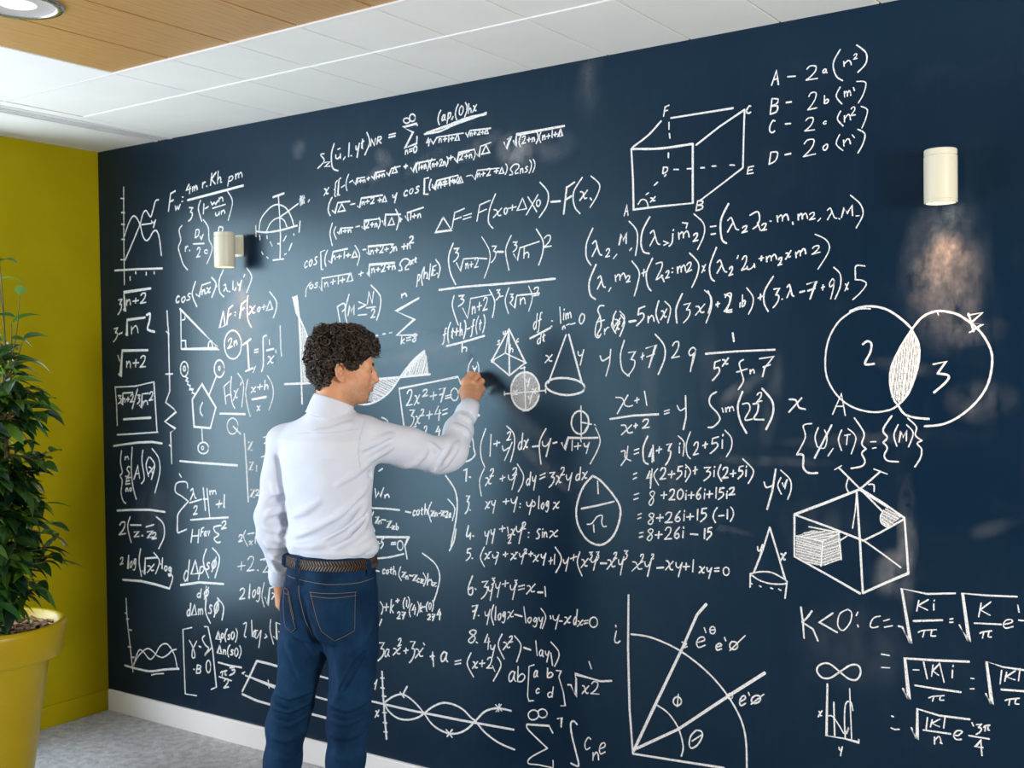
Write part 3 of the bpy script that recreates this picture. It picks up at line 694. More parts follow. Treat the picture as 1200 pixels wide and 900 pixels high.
# shoes
for leg, s in ((LLEG, -1), (RLEG, 1)):
    a = leg[-1]; d = V3(math.sin(T)+s*.18, math.cos(T), 0); d /= np.linalg.norm(d); sf = Field(); g_ = V3(0, 0, 1)
    sf.chain([V3(a[0], a[1], .052)-d*.035, V3(a[0], a[1], .05)+d*.05, V3(a[0], a[1], .036)+d*.15, V3(a[0], a[1], .030)+d*.185], [.044, .043, .036, .026], .03)
    sf.cone(V3(a[0], a[1], .07), V3(a[0], a[1], .095)-d*.004, .046, .044, .02)
    sf.fn(lambda P: .002-P[:, 2], V3(a[0], a[1], 0), .6, 0, 'i')
    lo = V3(a[0], a[1], 0)-V3(.16, .16, .012); sf.mesh('shoe', lo, lo+V3(.42, .46, .16), .004, M['shoe'], person)

# chalk held against the board (a thing of its own)
w2 = lambda q: PO+Matrix.Rotation(YAW, 3, 'Z') @ Vector(q)
tip = Vector((w2(TIP).x, -.0012, w2(TIP).z)); back = w2(V3(.428, .404, 1.566)); ck = MB()
dv = (back-tip).normalized(); ck.tube([tip, tip+dv*.003, tip+dv*.060, tip+dv*.062], [.0030, .0048, .0048, .0042], 12)
co_ = ck.build('chalk_stick', M['trim'], None, smooth=True); tag(co_, 'white chalk stick pinched in the writing hand', 'chalk')

# ------------------------------------------------------------------ potted plant
PX_, PY_ = .618, -.952
plant = empty('potted_plant', (PX_, PY_, 0)); tag(plant, 'leafy green plant in a tall yellow plastic pot against the yellow wall', 'plant')
M['pot'] = mat('yellow_plastic', (.60, .46, .006), .36, .35)
t = NT(M['pot']); t.color(t.ramp(t.noise(t.pos(obj=True), 5, 3), [(.3, (.40, .29, .0008)), (.7, (.45, .33, .0014))]))
MB().lathe([(.001, 0), (.125, 0), (.133, .008), (.2085, .535), (.213, .548), (.252, .552), (.256, .558), (.272, .655), (.272, .668), (.266, .678), (.258, .680), (.247, .676), (.238, .662), (.205, .560), (.2, .5), (.001, .5)], n=72).build('pot', M['pot'], plant, smooth=True)
M['soil'] = mat('dark_potting_soil', (.03, .017, .012), .95, .1)
t = NT(M['soil']); nz = t.noise(t.pos(obj=True), 90, 6, .75); t.color(t.ramp(nz, [(.3, (.008, .005, .004)), (.55, (.05, .026, .018)), (.75, (.14, .08, .055))])); t.bump(nz, 1, .02)
s_ = MB(); n = 60; vs = []; fs = []
for j in range(25):
    for i in range(n):
        r = .234*j/24; a = 2*math.pi*i/n; vs.append((r*math.cos(a), r*math.sin(a), .636+.012*(1-(j/24)**2)+random.uniform(-.006, .006)*(j < 24)))
for j in range(24):
    for i in range(n): fs.append((j*n+i, j*n+(i+1) % n, (j+1)*n+(i+1) % n, (j+1)*n+i))
s_.add(vs, fs).build('soil', M['soil'], plant)
M['bark'] = mat('wood_chip', (.30, .15, .07), .85, .2); t = NT(M['bark']); t.color(t.ramp(t.noise(t.pos(obj=True), 40, 3), [(.3, (.10, .05, .03)), (.7, (.46, .30, .19))]))
ch = MB()
for k in range(205):
    r = .222*math.sqrt(random.random()); a = random.uniform(0, 6.28); c = Vector((r*math.cos(a), r*math.sin(a), .650)); q = Matrix.Rotation(random.uniform(0, 6.28), 3, 'Z') @ Matrix.Rotation(random.uniform(-.5, .5), 3, 'X')
    L_, w_, h_ = random.uniform(.008, .024), random.uniform(.004, .009), random.uniform(.002, .004)
    v = [c+q @ Vector((x*L_, y*w_*(.6 if x > 0 else 1), z*h_)) for z in (-1, 1) for y in (-1, 1) for x in (-1, 1)]
    ch.add(v, [(0, 2, 3, 1), (4, 5, 7, 6), (0, 1, 5, 4), (2, 6, 7, 3), (0, 4, 6, 2), (1, 3, 7, 5)])
tag(ch.build('wood_chips', M['bark'], plant), kind='stuff')
M['stem'] = mat('green_brown_stem', (.10, .085, .035), .7, .3)
M['leaf'] = mat('glossy_leaf', (.02, .075, .022), .28, .5)
t = NT(M['leaf']); t.b.inputs['Transmission Weight'].default_value = 0
at = t.n('ShaderNodeAttribute', attribute_name='tint')
t.color(t.mix(at.outputs['Fac'], (.0028, .020, .013), (.085, .19, .022)))
tl = t.n('ShaderNodeBsdfTranslucent'); t.l(t.mix(at.outputs['Fac'], (.03, .14, .01), (.22, .42, .03)), tl.inputs[0])
ms = t.n('ShaderNodeMixShader'); ms.inputs[0].default_value = .32; t.l(t.b.outputs[0], ms.inputs[1]); t.l(tl.outputs[0], ms.inputs[2]); t.l(ms.outputs[0], t.t.nodes['Material Output'].inputs[0])
stm = MB(); rs = random.Random(21); tips = []
VR = Vector((rt.x, rt.y, 0)).normalized(); VF = Vector((fw.x, fw.y, 0)).normalized()
def branch(p0, p1, r0, r1, bend=.03):
    pts = []
    for i in range(9):
        u = i/8; q = p0.lerp(p1, u)+Vector((bend*math.sin(u*3.1), bend*.7*math.sin(u*2.2+1), 0))*(1 if i else 0); pts.append(q)
    stm.tube(pts, [r0+(r1-r0)*i/8 for i in range(9)], 7); return pts
main = []
for (a, r, h_, R0) in ((0.4, .02, 1.72, .012), (2.5, .03, 1.50, .011), (4.4, .03, 1.62, .011), (5.6, .045, 1.32, .009)):
    main.append(branch(Vector((r*math.cos(a), r*math.sin(a), .64)), Vector((r*4*math.cos(a), r*4*math.sin(a), h_)), R0, .004))
lv = []; lf = []; tint = []
def leaf(base, d, L_, w_, tn, droop):
    d = d.normalized(); sd = d.cross(Vector((0, 0, 1)))
    if sd.length < .1: sd = Vector((1, 0, 0))
    sd.normalize(); sd = (Matrix.Rotation(rs.uniform(-.7, .7), 3, d) @ sd); up_ = sd.cross(d); n0 = len(lv); N = 7
    cur = Vector(base); dirv = d.copy(); tw = rs.uniform(-.25, .25)
    for i in range(N+1):
        u = i/N; wd = w_*(math.sin(math.pi*min(u*1.04, 1)**.78)**.85 if 0 < u < 1 else .02)
        s2 = Matrix.Rotation(tw*u, 3, dirv) @ sd; nrm = s2.cross(dirv)
        lv.extend([tuple(cur-s2*wd+nrm*wd*.28), tuple(cur), tuple(cur+s2*wd+nrm*wd*.28)]); tint.extend([tn]*3)
        dirv = (dirv+Vector((0, 0, -droop))).normalized(); cur = cur+dirv*(L_/N)
    for i in range(N):
        a = n0+3*i; lf.extend([(a, a+1, a+4, a+3), (a+1, a+2, a+5, a+4)])
def spray(p0, out, n, L_, spread=.05):
    """a twig with leaves set along it"""
    p1 = p0+out; pts = branch(p0, p1, .0035, .0014, .012)
    for k in range(n):
        u = .25+.75*k/max(n-1, 1); q = p0.lerp(p1, u); a = rs.uniform(0, 6.28)
        d = out.normalized()*.6+Vector((math.cos(a), math.sin(a), rs.uniform(-.35, .45)))*.8
        tn = rs.random()**3; leaf(q, d, L_*rs.uniform(.75, 1.25), L_*rs.uniform(.15, .22), tn, rs.uniform(.06, .22))
for i in range(205):
    b_ = main[rs.choice((0, 0, 1, 2, 2, 3))]; u = rs.uniform(.12, .98); q = b_[int(u*8)]
    if q.z < .84 and rs.random() < .75: continue
    if q.z > 1.56 and rs.random() < .35: continue
    a = rs.uniform(0, 6.28); R_ = rs.uniform(.07, .225)*(1 if q.z < 1.58 else .6)*(.62 if q.z < .86 else 1); spray(q, Vector((math.cos(a)*R_, math.sin(a)*R_, rs.uniform(-.10, .10))), rs.randint(6, 8), .108)
# a few loose shoots that show against the wall
for (dx, z, tn) in ((.13, 1.90, 4), (.07, 1.80, 3), (.11, 1.74, 4), (.05, 2.02, 3), (.03, 2.18, 3)):
    p0 = Vector(main[0][7]); spray(p0, VR*dx+Vector((0, 0, z-p0.z))-VR*p0.dot(VR)*.6+VF*rs.uniform(-.05, .05), tn, .10)
for (x, z) in ((.24, 1.60), (.22, 1.54), (.25, 1.48), (.23, 1.36), (.22, 1.26), (.26, 1.17), (.25, 1.10), (.21, 1.02), (.29, .96), (.26, .91), (.24, .85), (.20, .80), (.28, 1.04)):
    o_ = VR*x*.62+VF*rs.uniform(-.08, .08); spray(Vector((VR*x*.30))+Vector((0, 0, z-.02)), o_*.85+Vector((0, 0, rs.uniform(-.04, .05))), 6, .09)
stm.build('stem', M['stem'], plant, smooth=True)
me = bpy.data.meshes.new('foliage'); me.from_pydata(lv, [], lf); at_ = me.attributes.new('tint', 'FLOAT', 'POINT'); at_.data.foreach_set('value', tint)
tag(link('foliage', me, M['leaf'], plant, smooth=True), kind='stuff')

# ------------------------------------------------------------------ wall lamps
M['lamp'] = mat('cream_enamel', (.60, .58, .47), .35, .4)
M['bulb'] = mat('warm_bulb', (1, .9, .7), .5); M['bulb'].node_tree.nodes['Principled BSDF'].inputs['Emission Color'].default_value = (1, .83, .62, 1); M['bulb'].node_tree.nodes['Principled BSDF'].inputs['Emission Strength'].default_value = 9
def wall_lamp(x, z, label, power):
    e_ = empty('wall_lamp', (x, 0, z)); tag(e_, label, 'lamp', None); R_ = .0435; yc = -.083
    MB().lathe([(.001, .073), (R_-.003, .073), (R_-.0006, .071), (R_-.0006, .056), (R_-.003, .0555), (R_-.003, .0535), (R_, .053), (R_, -.064), (R_-.0012, -.0645), (R_-.0012, -.0665), (R_, -.067), (R_, -.072), (R_-.001, -.073), (R_-.005, -.073), (R_-.005, .02), (.001, .02)], (0, yc), n=48).build('shade', M['lamp'], e_, auto=35)
    MB().box(-.017, .017, yc+.036, -.004, -.012, .060).box(-.026, .026, -.006, 0, -.024, .068).build('bracket', M['lamp'], e_, bevel=.002)
    prof = [(max(.024*math.sin(math.pi*i/10), 1e-4), -.030+.026*math.cos(math.pi*i/10)) for i in range(11)]
    MB().lathe(prof, (0, yc), n=20).build('bulb', M['bulb'], e_, smooth=True)
    MB().lathe([(R_-.005, -.012), (.026, -.004), (.022, .012), (.001, .012)], (0, yc), n=32).build('reflector', M['trim'], e_, smooth=True)
    d = bpy.data.lights.new('wall_lamp_light', 'SPOT'); d.energy = power; d.color = (1, .50, .24); d.spot_size = math.radians(66); d.spot_blend = 1.0; d.shadow_soft_size = .02
    o = bpy.data.objects.new('wall_lamp_light', d); COL.objects.link(o); o.parent = e_; o.location = (0, yc, -.060); o.rotation_euler = (math.radians(14), 0, 0)
wall_lamp(.965, 2.118, 'cream cylinder wall lamp above the cos formula, nearer the yellow wall', 15)
wall_lamp(3.849, 2.124, 'cream cylinder wall lamp glowing orange above the two-circle chalk diagram', 17)

# ------------------------------------------------------------------ ceiling downlight
dl = empty('ceiling_light', (1.69, -1.45, H+.006)); tag(dl, 'round chrome recessed ceiling light set in the wooden ceiling planks', 'ceiling light')
M['chrome'] = mat('brushed_chrome', (.75, .76, .80), .25, .5, 1.0)
MB().lathe([(.098, 0.0), (.120, 0.0), (.122, -.004), (.118, -.009), (.102, -.0085), (.098, -.005)], n=56).build('ring', M['chrome'], dl, smooth=True)
M['pearl'] = mat('satin_reflector', (.72, .70, .76), .3, .5, .4)
MB().lathe([(.0985, -.006), (.090, -.004), (.070, -.0028), (.050, -.0022)], n=48).build('reflector', M['pearl'], dl, smooth=True)
M['glow'] = mat('lit_diffuser', (.9, .9, .9), .5); bb = M['glow'].node_tree.nodes['Principled BSDF']; bb.inputs['Emission Color'].default_value = (1, .95, 1, 1); bb.inputs['Emission Strength'].default_value = .35
MB().lathe([(.001, -.0045), (.030, -.0042), (.050, -.0022)], n=40).build('diffuser', M['glow'], dl, smooth=True)

CHALK = [
 ('chalk_graph', 'chalk graph with two crossing wavy curves in the upper left corner',
  '7 190 2467 -6 -213 -3 -238/10 112 2085 170 -3 172 -7/7 168 2417 23 -4/7 171 2351 23 -4/7 169 2297 23 -3/7 167 2227 23 -3/7 159 2133 23 -2/7 224 2050 0 -16/7 266 2071 0 -10/7 341 2064 0 -13/7 399 2064 -1 -10/~7 188 2240 34 57 32 30 25 -9 25 -34 19 -54 25 -22 25 12 21 23 25 5 19 -33 13 -81/7 190 2128 114 156/~7 304 2284 22 47 21 14 16 -15 18 -17 16 28 16 34 10 10 15 0/7 314 2283 71 0/~7 387 2295 3 -8 11 -2 11 8/7 415 2297 -16 -33',
  ''),
 ('chalk_formula', 'chalk fraction F over 3(1 - w/n) at the upper left',
  '7 523 2406 -17 -78/7 523 2405 32 9/7 515 2369 26 6/7 552 2347 5 -17 10 13 6 -12 14 20/7 601 2382 6 0/7 598 2363 6 0/7 648 2434 -19 -24 31 5/7 654 2424 -4 -31/7 671 2420 0 -19/~7 672 2413 9 8 4 -6 -1 -12/~7 686 2414 9 9 5 -7 2 -11/7 738 2432 -1 -22/~7 738 2422 10 10 8 1/7 762 2415 5 -1/7 799 2466 -10 -50/7 826 2468 -31 -27 24 -22/6 840 2471 -7 -52/~6 836 2434 11 11 8 -7 -2 -17/6 858 2422 3 0/6 909 2439 -11 -37/~6 907 2436 17 6 8 -7 -11 -12 -17 -2/6 948 2447 1 -21/~6 950 2439 12 10 5 -7 0 -13/~6 968 2441 12 10 7 -7 2 -13/9 637 2365 187 15 170 14/7 647 2332 22 -4 -15 -16/~7 654 2312 12 -6 -2 -15 -11 -12 -13 -6/~7 722 2356 -15 -36 21 -55/7 744 2339 -5 -42/7 752 2318 20 7/7 790 2343 8 -13 13 10 8 -9 17 15/6 842 2357 0 -18/~6 843 2349 14 9 7 -7 2 -11/6 799 2315 82 10/~6 818 2294 1 -11 11 -1 10 8/6 842 2297 0 -14/6 854 2299 1 -14/~6 856 2293 12 8 7 -5 2 -9/~6 896 2379 30 -48 -29 -76',
  ''),
 ('chalk_formula', 'chalk braces around Dr over 2 left of the white lamp',
  '~7 596 2257 -20 -20 10 -45 -17 -30 13 -39 18 -39 28 -25/7 616 2162 -1 -20/~7 617 2153 9 9 7 0/7 642 2143 4 0/7 689 2231 -7 -35/~7 689 2231 19 -2 0 -14 -9 -13 -17 -6/7 714 2201 7 -15 15 21/7 670 2170 70 -3/~7 694 2143 7 8 11 -2 -2 -14 -10 -14 -11 -10/7 689 2111 24 2/~7 764 2130 -1 -3 -3 -3 -5 -1 -4 0 -5 2 -3 2 -1 3 0 3 2 3 4 1 5 1 5 -1 3 -2 2 -3 0 -4/~7 738 2271 31 -37 4 -52 19 -30 -7 -30 -29 -44/6 838 2232 -6 -27/~6 838 2232 23 -4 0 -11 -9 -9 -20 -3/7 805 2179 9 0',
  ''),
 ('chalk_formula', 'chalk cos formula with two brackets under the white lamp',
  '~7 569 1942 -9 4 -13 -14 3 -15 17 5/~7 598 1941 -13 -9 1 -13 10 -2 11 12 -1 11 -8 1/~7 646 1952 -11 2 -8 -9 14 -9 -8 -10 -15 -1/~7 679 2004 -23 -55 29 -55/7 682 1948 19 -11 20 49 56 10/7 722 1965 -1 -20/~7 723 1956 11 10 5 -7 1 -12/~7 752 1971 9 -2 4 -16 8 1/7 776 1974 -27 -26/~7 785 2017 28 -32 -29 -54/7 813 1985 4 -10/~7 860 2044 -26 -42 1 -49 26 -24/~6 863 1978 9 5 4 -12 5 -16 6 -3/6 876 1971 -15 -18/6 896 1951 4 -2/6 921 1994 -3 -36/6 938 1964 -9 -11/~6 949 1987 2 -10 10 -1 10 12/6 974 1994 -16 -42/6 994 2018 -7 -10/~6 1007 2044 29 -40 -32 -62',
  ''),
 ('chalk_formula', 'chalk cube root of n+2 topmost in the left column',
  '7 136 1946 25 3 -17 -24/~7 144 1925 13 -2 -3 -17 -12 -17 -13 -11/10 172 1901 11 -11 -6 90 194 9/7 196 1945 -1 -26/~7 197 1933 16 12 8 -10 2 -15/7 264 1949 -4 -24/7 241 1936 42 2/~7 300 1960 12 9 20 -1 -2 -16 -16 -16 -19 -12/7 295 1924 41 3',
  ''),
 ('chalk_formula', 'chalk cube root of n squared second in the left column',
  '7 98 1812 27 4 -18 -22/~7 107 1794 14 -2 -2 -15 -13 -15 -15 -11/7 131 1786 27 7/10 184 1785 8 -8 5 74 130 7/7 227 1819 0 -33/~7 229 1804 27 18 14 -12 4 -19/~10 339 1869 24 4 -6 -34 -14 -32 17 -10 33 -6',
  ''),
 ('chalk_formula', 'chalk root of n+2 third in the left column',
  '~7 123 1686 12 -26/10 126 1600 13 -12 17 121 186 -1/7 188 1658 -2 -28/~7 189 1645 16 13 8 -11 1 -17/7 256 1667 -5 -34/7 233 1650 41 2/~7 290 1672 12 10 19 -2 -3 -18 -16 -18 -19 -13/7 283 1631 41 2',
  ''),
 ('chalk_formula', 'chalk roots inside a drawn box in the left column',
  '7 97 1540 8 -87 2 -94/7 97 1538 148 5 136 20 16 -230/7 106 1314 153 10 143 10/7 118 1498 23 -1 -14 -11/~7 127 1486 12 -3 -1 -10 -11 -8 -12 -4/7 137 1466 11 -11 7 55 73 4/7 155 1487 -1 -20/~7 155 1478 9 9 5 -7 0 -12/7 192 1492 -3 -21/7 179 1481 23 2/~7 212 1497 6 7 11 0 -1 -13 -10 -12 -11 -9/7 207 1470 23 2/7 263 1530 -42 -92/7 262 1502 17 -1 -11 -13/~7 268 1488 9 -3 -2 -10 -8 -9 -9 -5/7 275 1455 13 -13 7 65 46 4/7 301 1475 0 -19/~7 303 1466 18 11 10 -6 3 -12/~7 349 1507 8 9 14 0 -2 -14 -12 -14 -13 -10/7 344 1478 28 4/10 156 1388 105 6 92 5/10 77 1261 75 9 105 12 103 6 70 -5',
  ''),
 ('chalk_formula', 'chalk sum and integral within big brackets in the left column',
  '~7 135 1240 -9 -54 12 -47 -17 -17 15 -23 -10 -54 13 -39 20 -12/7 161 1213 0 -15/~7 163 1206 13 9 7 -4 3 -9/~7 196 1165 -12 3 -11 -14 16 -15 -9 -17 -19 -1/7 198 1118 -28 -5 -8 -29 32 5/7 166 1098 24 5/7 163 1064 -1 -14/~7 163 1058 9 8 5 -6 1 -8/~7 199 1069 -9 -6 1 -7 6 -2 7 8 0 7 -5 0/~7 215 1259 -10 -103 10 -79 22 -59/7 223 1110 32 64 10 -58/7 235 1136 27 4/~7 293 1248 -9 -49 15 -79 -22 -27/~7 333 1217 -19 -37 16 -52/~7 334 1171 13 -2 8 -20 13 1/7 372 1177 -42 -36/~7 343 1217 32 -34 -25 -67/~7 359 1257 44 -41 8 -64 -38 -96/10 94 956 101 10 135 9 111 -3',
  ''),
 ('chalk_formula', 'chalk 2(z1-z2) lowest bracket in the left column',
  '~7 111 889 14 13 24 2 -3 -21 -19 -23 -23 -18/7 104 842 49 10/~7 190 933 -20 -49 24 -71/7 191 895 78 5/7 216 863 37 8 -37 -32 37 8/7 272 851 9 1/7 305 894 57 15/7 312 872 41 9 -41 -39 41 9/~7 350 864 8 7 16 1 -2 -10 -12 -11 -14 -9/7 346 842 32 6/~7 380 946 48 -29 4 -57 -40 -59',
  ''),
 ('chalk_formula', 'chalk 2log root x minus log underlined at far left',
  '~7 111 727 7 8 11 1 -1 -11 -10 -13 -11 -10/7 107 702 24 7/7 173 751 -8 -63 4 1/~7 193 725 -10 -12 0 -15 6 -2 9 15 0 13 -5 1/~7 226 734 -8 4 -8 -17 4 -8 12 21/~7 227 738 -6 -37 -9 -16 -8 3/~7 262 789 -13 -59 15 -68/7 271 688 16 -16 8 76 90 12/~7 312 714 16 0 9 -18 16 3/7 357 726 -50 -43/~7 358 779 38 -36 -30 -60/7 401 733 5 -2/7 418 761 -5 -49 4 -1/~7 442 726 -10 -5 0 -11 7 -6 9 8 0 11 -6 3/~7 476 718 -8 6 -7 -9 5 -10 10 13/~7 478 720 -5 -29 -8 -9 -9 7/~7 460 692 27 -12 -24 -55/10 125 632 138 7 102 -5 98 -9',
  ''),
 ('chalk_graph', 'chalk graph of two arching waves at the lower left corner',
  '7 147 546 6 -106 35 -235/7 136 476 15 0/7 147 448 18 3/7 167 400 17 1/7 155 319 22 2/7 175 272 24 3/~10 128 227 96 -3 94 3 92 21 107 20/~7 195 237 25 56 24 24 32 -12 26 -19 23 -1 30 27 35 42 41 16 33 -16 27 -34 15 -50/~7 195 244 37 43 60 41 40 -4 34 -18 40 -2 40 20 23 18 32 12/7 323 210 35 11 52 9',
  ''),
 ('chalk_line', 'chalk zigzag dividing line between the two left columns',
  '~7 483 1883 3 -61 4 -38 0 -103 1 -160/7 491 1521 -30 -51 53 -27 19 -14 -80 -46 73 -31 -35 -17 4 -141/7 475 1790 19 -13/7 465 1598 49 1/7 480 1277 9 -3',
  ''),
 ('chalk_triangle', 'chalk right triangle with its angles marked',
  '9 571 1889 144 -105 109 -77 -244 2/7 577 1883 -2 -174/7 576 1747 29 -1 2 -32/~7 584 1838 19 3 0 12/~7 755 1715 5 21 17 4/7 777 1742 6 -28',
  ''),
 ('chalk_molecule', 'chalk pentagon with three small circles joined to it',
  '~7 620 1620 -3 -14 -7 -11 -10 -7 -11 -1 -10 5 -8 10 -3 14 1 14 6 12 9 8 11 3 11 -4 8 -9 5 -12 0 -14/~7 602 1622 -1 -5 -2 -3 -3 -2 -4 0 -3 1 -2 3 -1 4 1 5 1 3 3 3 3 1 4 -1 2 -3 1 -4 0 -4/~7 856 1620 -3 -16 -9 -12 -12 -8 -14 -1 -12 6 -10 11 -4 15 2 16 7 14 11 9 14 3 13 -4 10 -10 6 -14 0 -16/~7 830 1621 -1 -4 -1 -2 -3 -2 -2 0 -2 1 -2 3 0 3 0 4 1 3 2 2 3 1 2 -1 2 -2 0 -4 0 -3/7 601 1585 14 -6 -12 -10 16 -6 -7 -10 21 -9 -8 -13 26 -3 -9 -13 23 -6/7 802 1584 -48 -80/9 643 1484 66 69 88 -102 -38 -91 -107 4 -9 120/~7 711 1472 -15 -22 0 -22 13 -15/7 703 1359 3 -62/~7 745 1273 -4 -11 -9 -9 -13 -5 -15 -1 -13 3 -11 7 -4 10 1 11 8 10 12 6 15 3 14 -2 11 -7 7 -9 0 -11/~7 713 1272 -1 -3 -2 -3 -3 -2 -3 0 -3 1 -2 2 -1 3 0 4 2 2 3 2 3 1 3 -1 2 -2 2 -2 0 -4/10 551 1208 148 -3 228 -1',
  ''),
 ('chalk_circled_note', 'chalk 2n in a circle beside the triangle',
  '~6 965 1721 -5 -26 -14 -20 -21 -12 -23 -1 -21 9 -15 19 -7 25 2 26 12 22 19 15 23 5 22 -7 17 -17 10 -23 0 -26/~6 883 1737 8 9 14 3 -2 -14 -11 -16 -13 -13/6 879 1706 28 9/6 921 1736 -1 -20/~6 921 1727 11 12 5 -7 1 -11',
  ''),
 ('chalk_formula', 'chalk delta F = F(x0+delta) in the pink glow of the lamp',
  '6 856 1868 -26 -72 35 9 -9 63/6 890 1876 -14 -67/6 889 1875 27 15/6 883 1844 22 11/6 929 1860 4 -1/6 928 1848 3 -1/6 970 1894 -12 -60/6 970 1892 28 15/6 964 1865 23 11/~6 1011 1927 -6 -38 4 -63 20 -33/~6 1020 1880 12 -3 6 -22 13 0/6 1054 1884 -39 -36/~6 1077 1876 -8 -7 0 -9 7 -2 7 9 0 9 -6 0/6 1107 1886 -3 -21/6 1094 1874 24 4/6 1143 1901 -22 -41 37 6 -15 35/~6 1142 1938 39 -42 -4 -38 -17 -30',
  ''),
 ('chalk_formula', 'chalk I = integral of 1 over x',
  '9 1003 1727 7 -116/9 976 1720 20 10 28 14/9 989 1607 18 7 28 7/6 1050 1628 -16 -26/6 1045 1697 23 3/6 1044 1686 23 3/~9 1119 1756 -19 -7 -2 -43 -1 -71 -11 -29/6 1135 1739 2 -22/9 1119 1694 41 6/~6 1127 1668 11 -3 7 -22 12 0/6 1161 1671 -39 -34/6 1173 1695 0 -12/6 1201 1794 1 -85 4 -40',
  ''),
 ('chalk_formula', 'chalk F(x)(x+h over x) over Q',
  '6 852 1543 9 -76/6 852 1543 37 23/6 858 1499 29 10/~6 900 1585 -7 -56 8 -54 17 -27/~6 914 1523 9 -2 3 -26 10 2/6 940 1533 -31 -50/6 962 1562 -7 -14/~6 940 1600 34 -47 -13 -99/~6 1002 1573 -15 -54 9 -58 16 -45/~6 1023 1538 9 -2 5 -14 9 0/6 1049 1542 -29 -26/6 1076 1552 -3 -22/6 1059 1539 31 5/6 1106 1569 -4 -39/~6 1104 1541 11 9 7 -5 -1 -12/9 1025 1488 86 11/~6 1055 1459 6 -2 4 -12 7 0/6 1074 1462 -21 -22/~6 1120 1589 29 -40 3 -48 -26 -57/9 823 1425 73 0 85 0/~6 936 1373 -4 -14 -9 -12 -13 -7 -15 -2 -13 5 -10 10 -5 14 2 15 7 13 13 8 14 4 14 -4 12 -9 6 -12 0 -15/6 905 1372 45 -33',
  ''),
 ('chalk_formula', 'chalk curly sum with lambda over 2 and H over the fraction bar',
  '7 545 1151 14 -15/~7 601 1090 -9 25 -49 -2 -24 -14 -1 -32 43 -17 43 -20/~7 604 1030 -69 -58 -8 -39 0 -39/~7 529 953 -4 -64 27 2 36 13/~7 621 1078 13 11 6 -17 9 -22 9 -3/7 640 1072 -22 -34/7 613 1024 82 21/~7 640 1002 7 9 14 1 -2 -13 -11 -15 -13 -11/7 635 973 27 6/7 705 1096 12 -100/7 729 1094 15 -127/7 704 1046 33 2/7 747 1085 2 -17/~7 750 1079 11 8 5 -6 0 -10/~7 768 1081 11 8 7 -6 2 -10/7 809 1045 -5 -31/7 788 1027 37 7/7 842 1074 -5 -57 6 1/9 616 948 123 15 124 13/7 629 906 -13 -59/7 672 909 -9 -59/7 623 876 45 6/7 689 915 -8 -35/7 689 914 15 7/7 685 898 13 4/~7 719 902 -5 3 -7 -10 0 -11 6 3 6 15/~7 720 904 -3 -15 3 -5/7 731 907 2 -19 9 21/~7 818 938 -46 -10 4 -20 25 -12 -31 -20 20 -15 21 5/~7 823 948 8 8 15 2 -1 -12 -12 -13 -14 -10/7 819 923 31 7',
  ''),
 ('chalk_formula', 'chalk d delta p over d phi',
  '7 604 768 -17 -95/~7 593 711 -13 7 -16 -28 8 -20 18 20/7 643 771 -30 -66 47 8 -17 58/7 676 744 -14 -57/~7 673 738 18 10 9 -10 -13 -19 -18 -4/~7 718 827 -22 -57 34 -69/~7 738 766 -9 1 -8 -9 12 -9 -6 -10 -14 -2/~7 769 783 -15 -17 0 -18 9 -2 15 16 1 18 -10 3/7 781 796 -30 -67/~7 759 834 43 -41 -31 -88/9 540 649 127 25 159 9/7 679 646 -8 -39/~7 673 623 -10 3 -12 -12 8 -8 13 8/~7 715 646 -15 -14 1 -14 10 -2 15 15 0 14 -11 1/7 728 658 -30 -55/7 713 661 -7 -77/7 607 574 -10 -57/~7 600 540 -9 4 -11 -17 6 -12 12 13/7 633 572 -23 -51 34 7 -11 44/7 658 554 -1 -25/~7 659 545 9 11 3 -8 -1 -16/~7 672 547 9 12 5 -9 0 -15/~7 712 605 -7 -56 30 -48/~7 749 578 -9 4 -7 -11 11 -14 -7 -12 -13 0/~7 780 599 -15 -19 -1 -24 9 -6 15 19 2 25 -10 5/7 793 615 -33 -84/~7 784 617 39 -34 -12 -59',
  ''),
 ('chalk_matrix', 'chalk matrix in tall square brackets at the lower left',
  '7 611 466 -61 -16 4 -165 4 -125 77 4/7 697 481 22 2 28 -99 20 -161 -35 -16/~7 593 406 26 -33 10 -34 -19 -7 3 33 29 44/7 657 389 13 -3/~7 696 441 -16 -16 20 -26 21 -12 -27 -32 48 39/7 618 279 5 1/7 644 303 -9 -38/~7 644 303 22 -2 -4 -10 -22 -6/~7 640 285 24 -1 -5 -14 -24 -5/~7 732 309 -2 -12 -4 -10 -6 -6 -6 -2 -6 4 -4 7 -2 11 1 12 3 10 6 8 6 3 6 -2 5 -6 2 -10 0 -12',
  ''),
 ('chalk_formula', 'chalk fraction over pi halves right of the tall matrix',
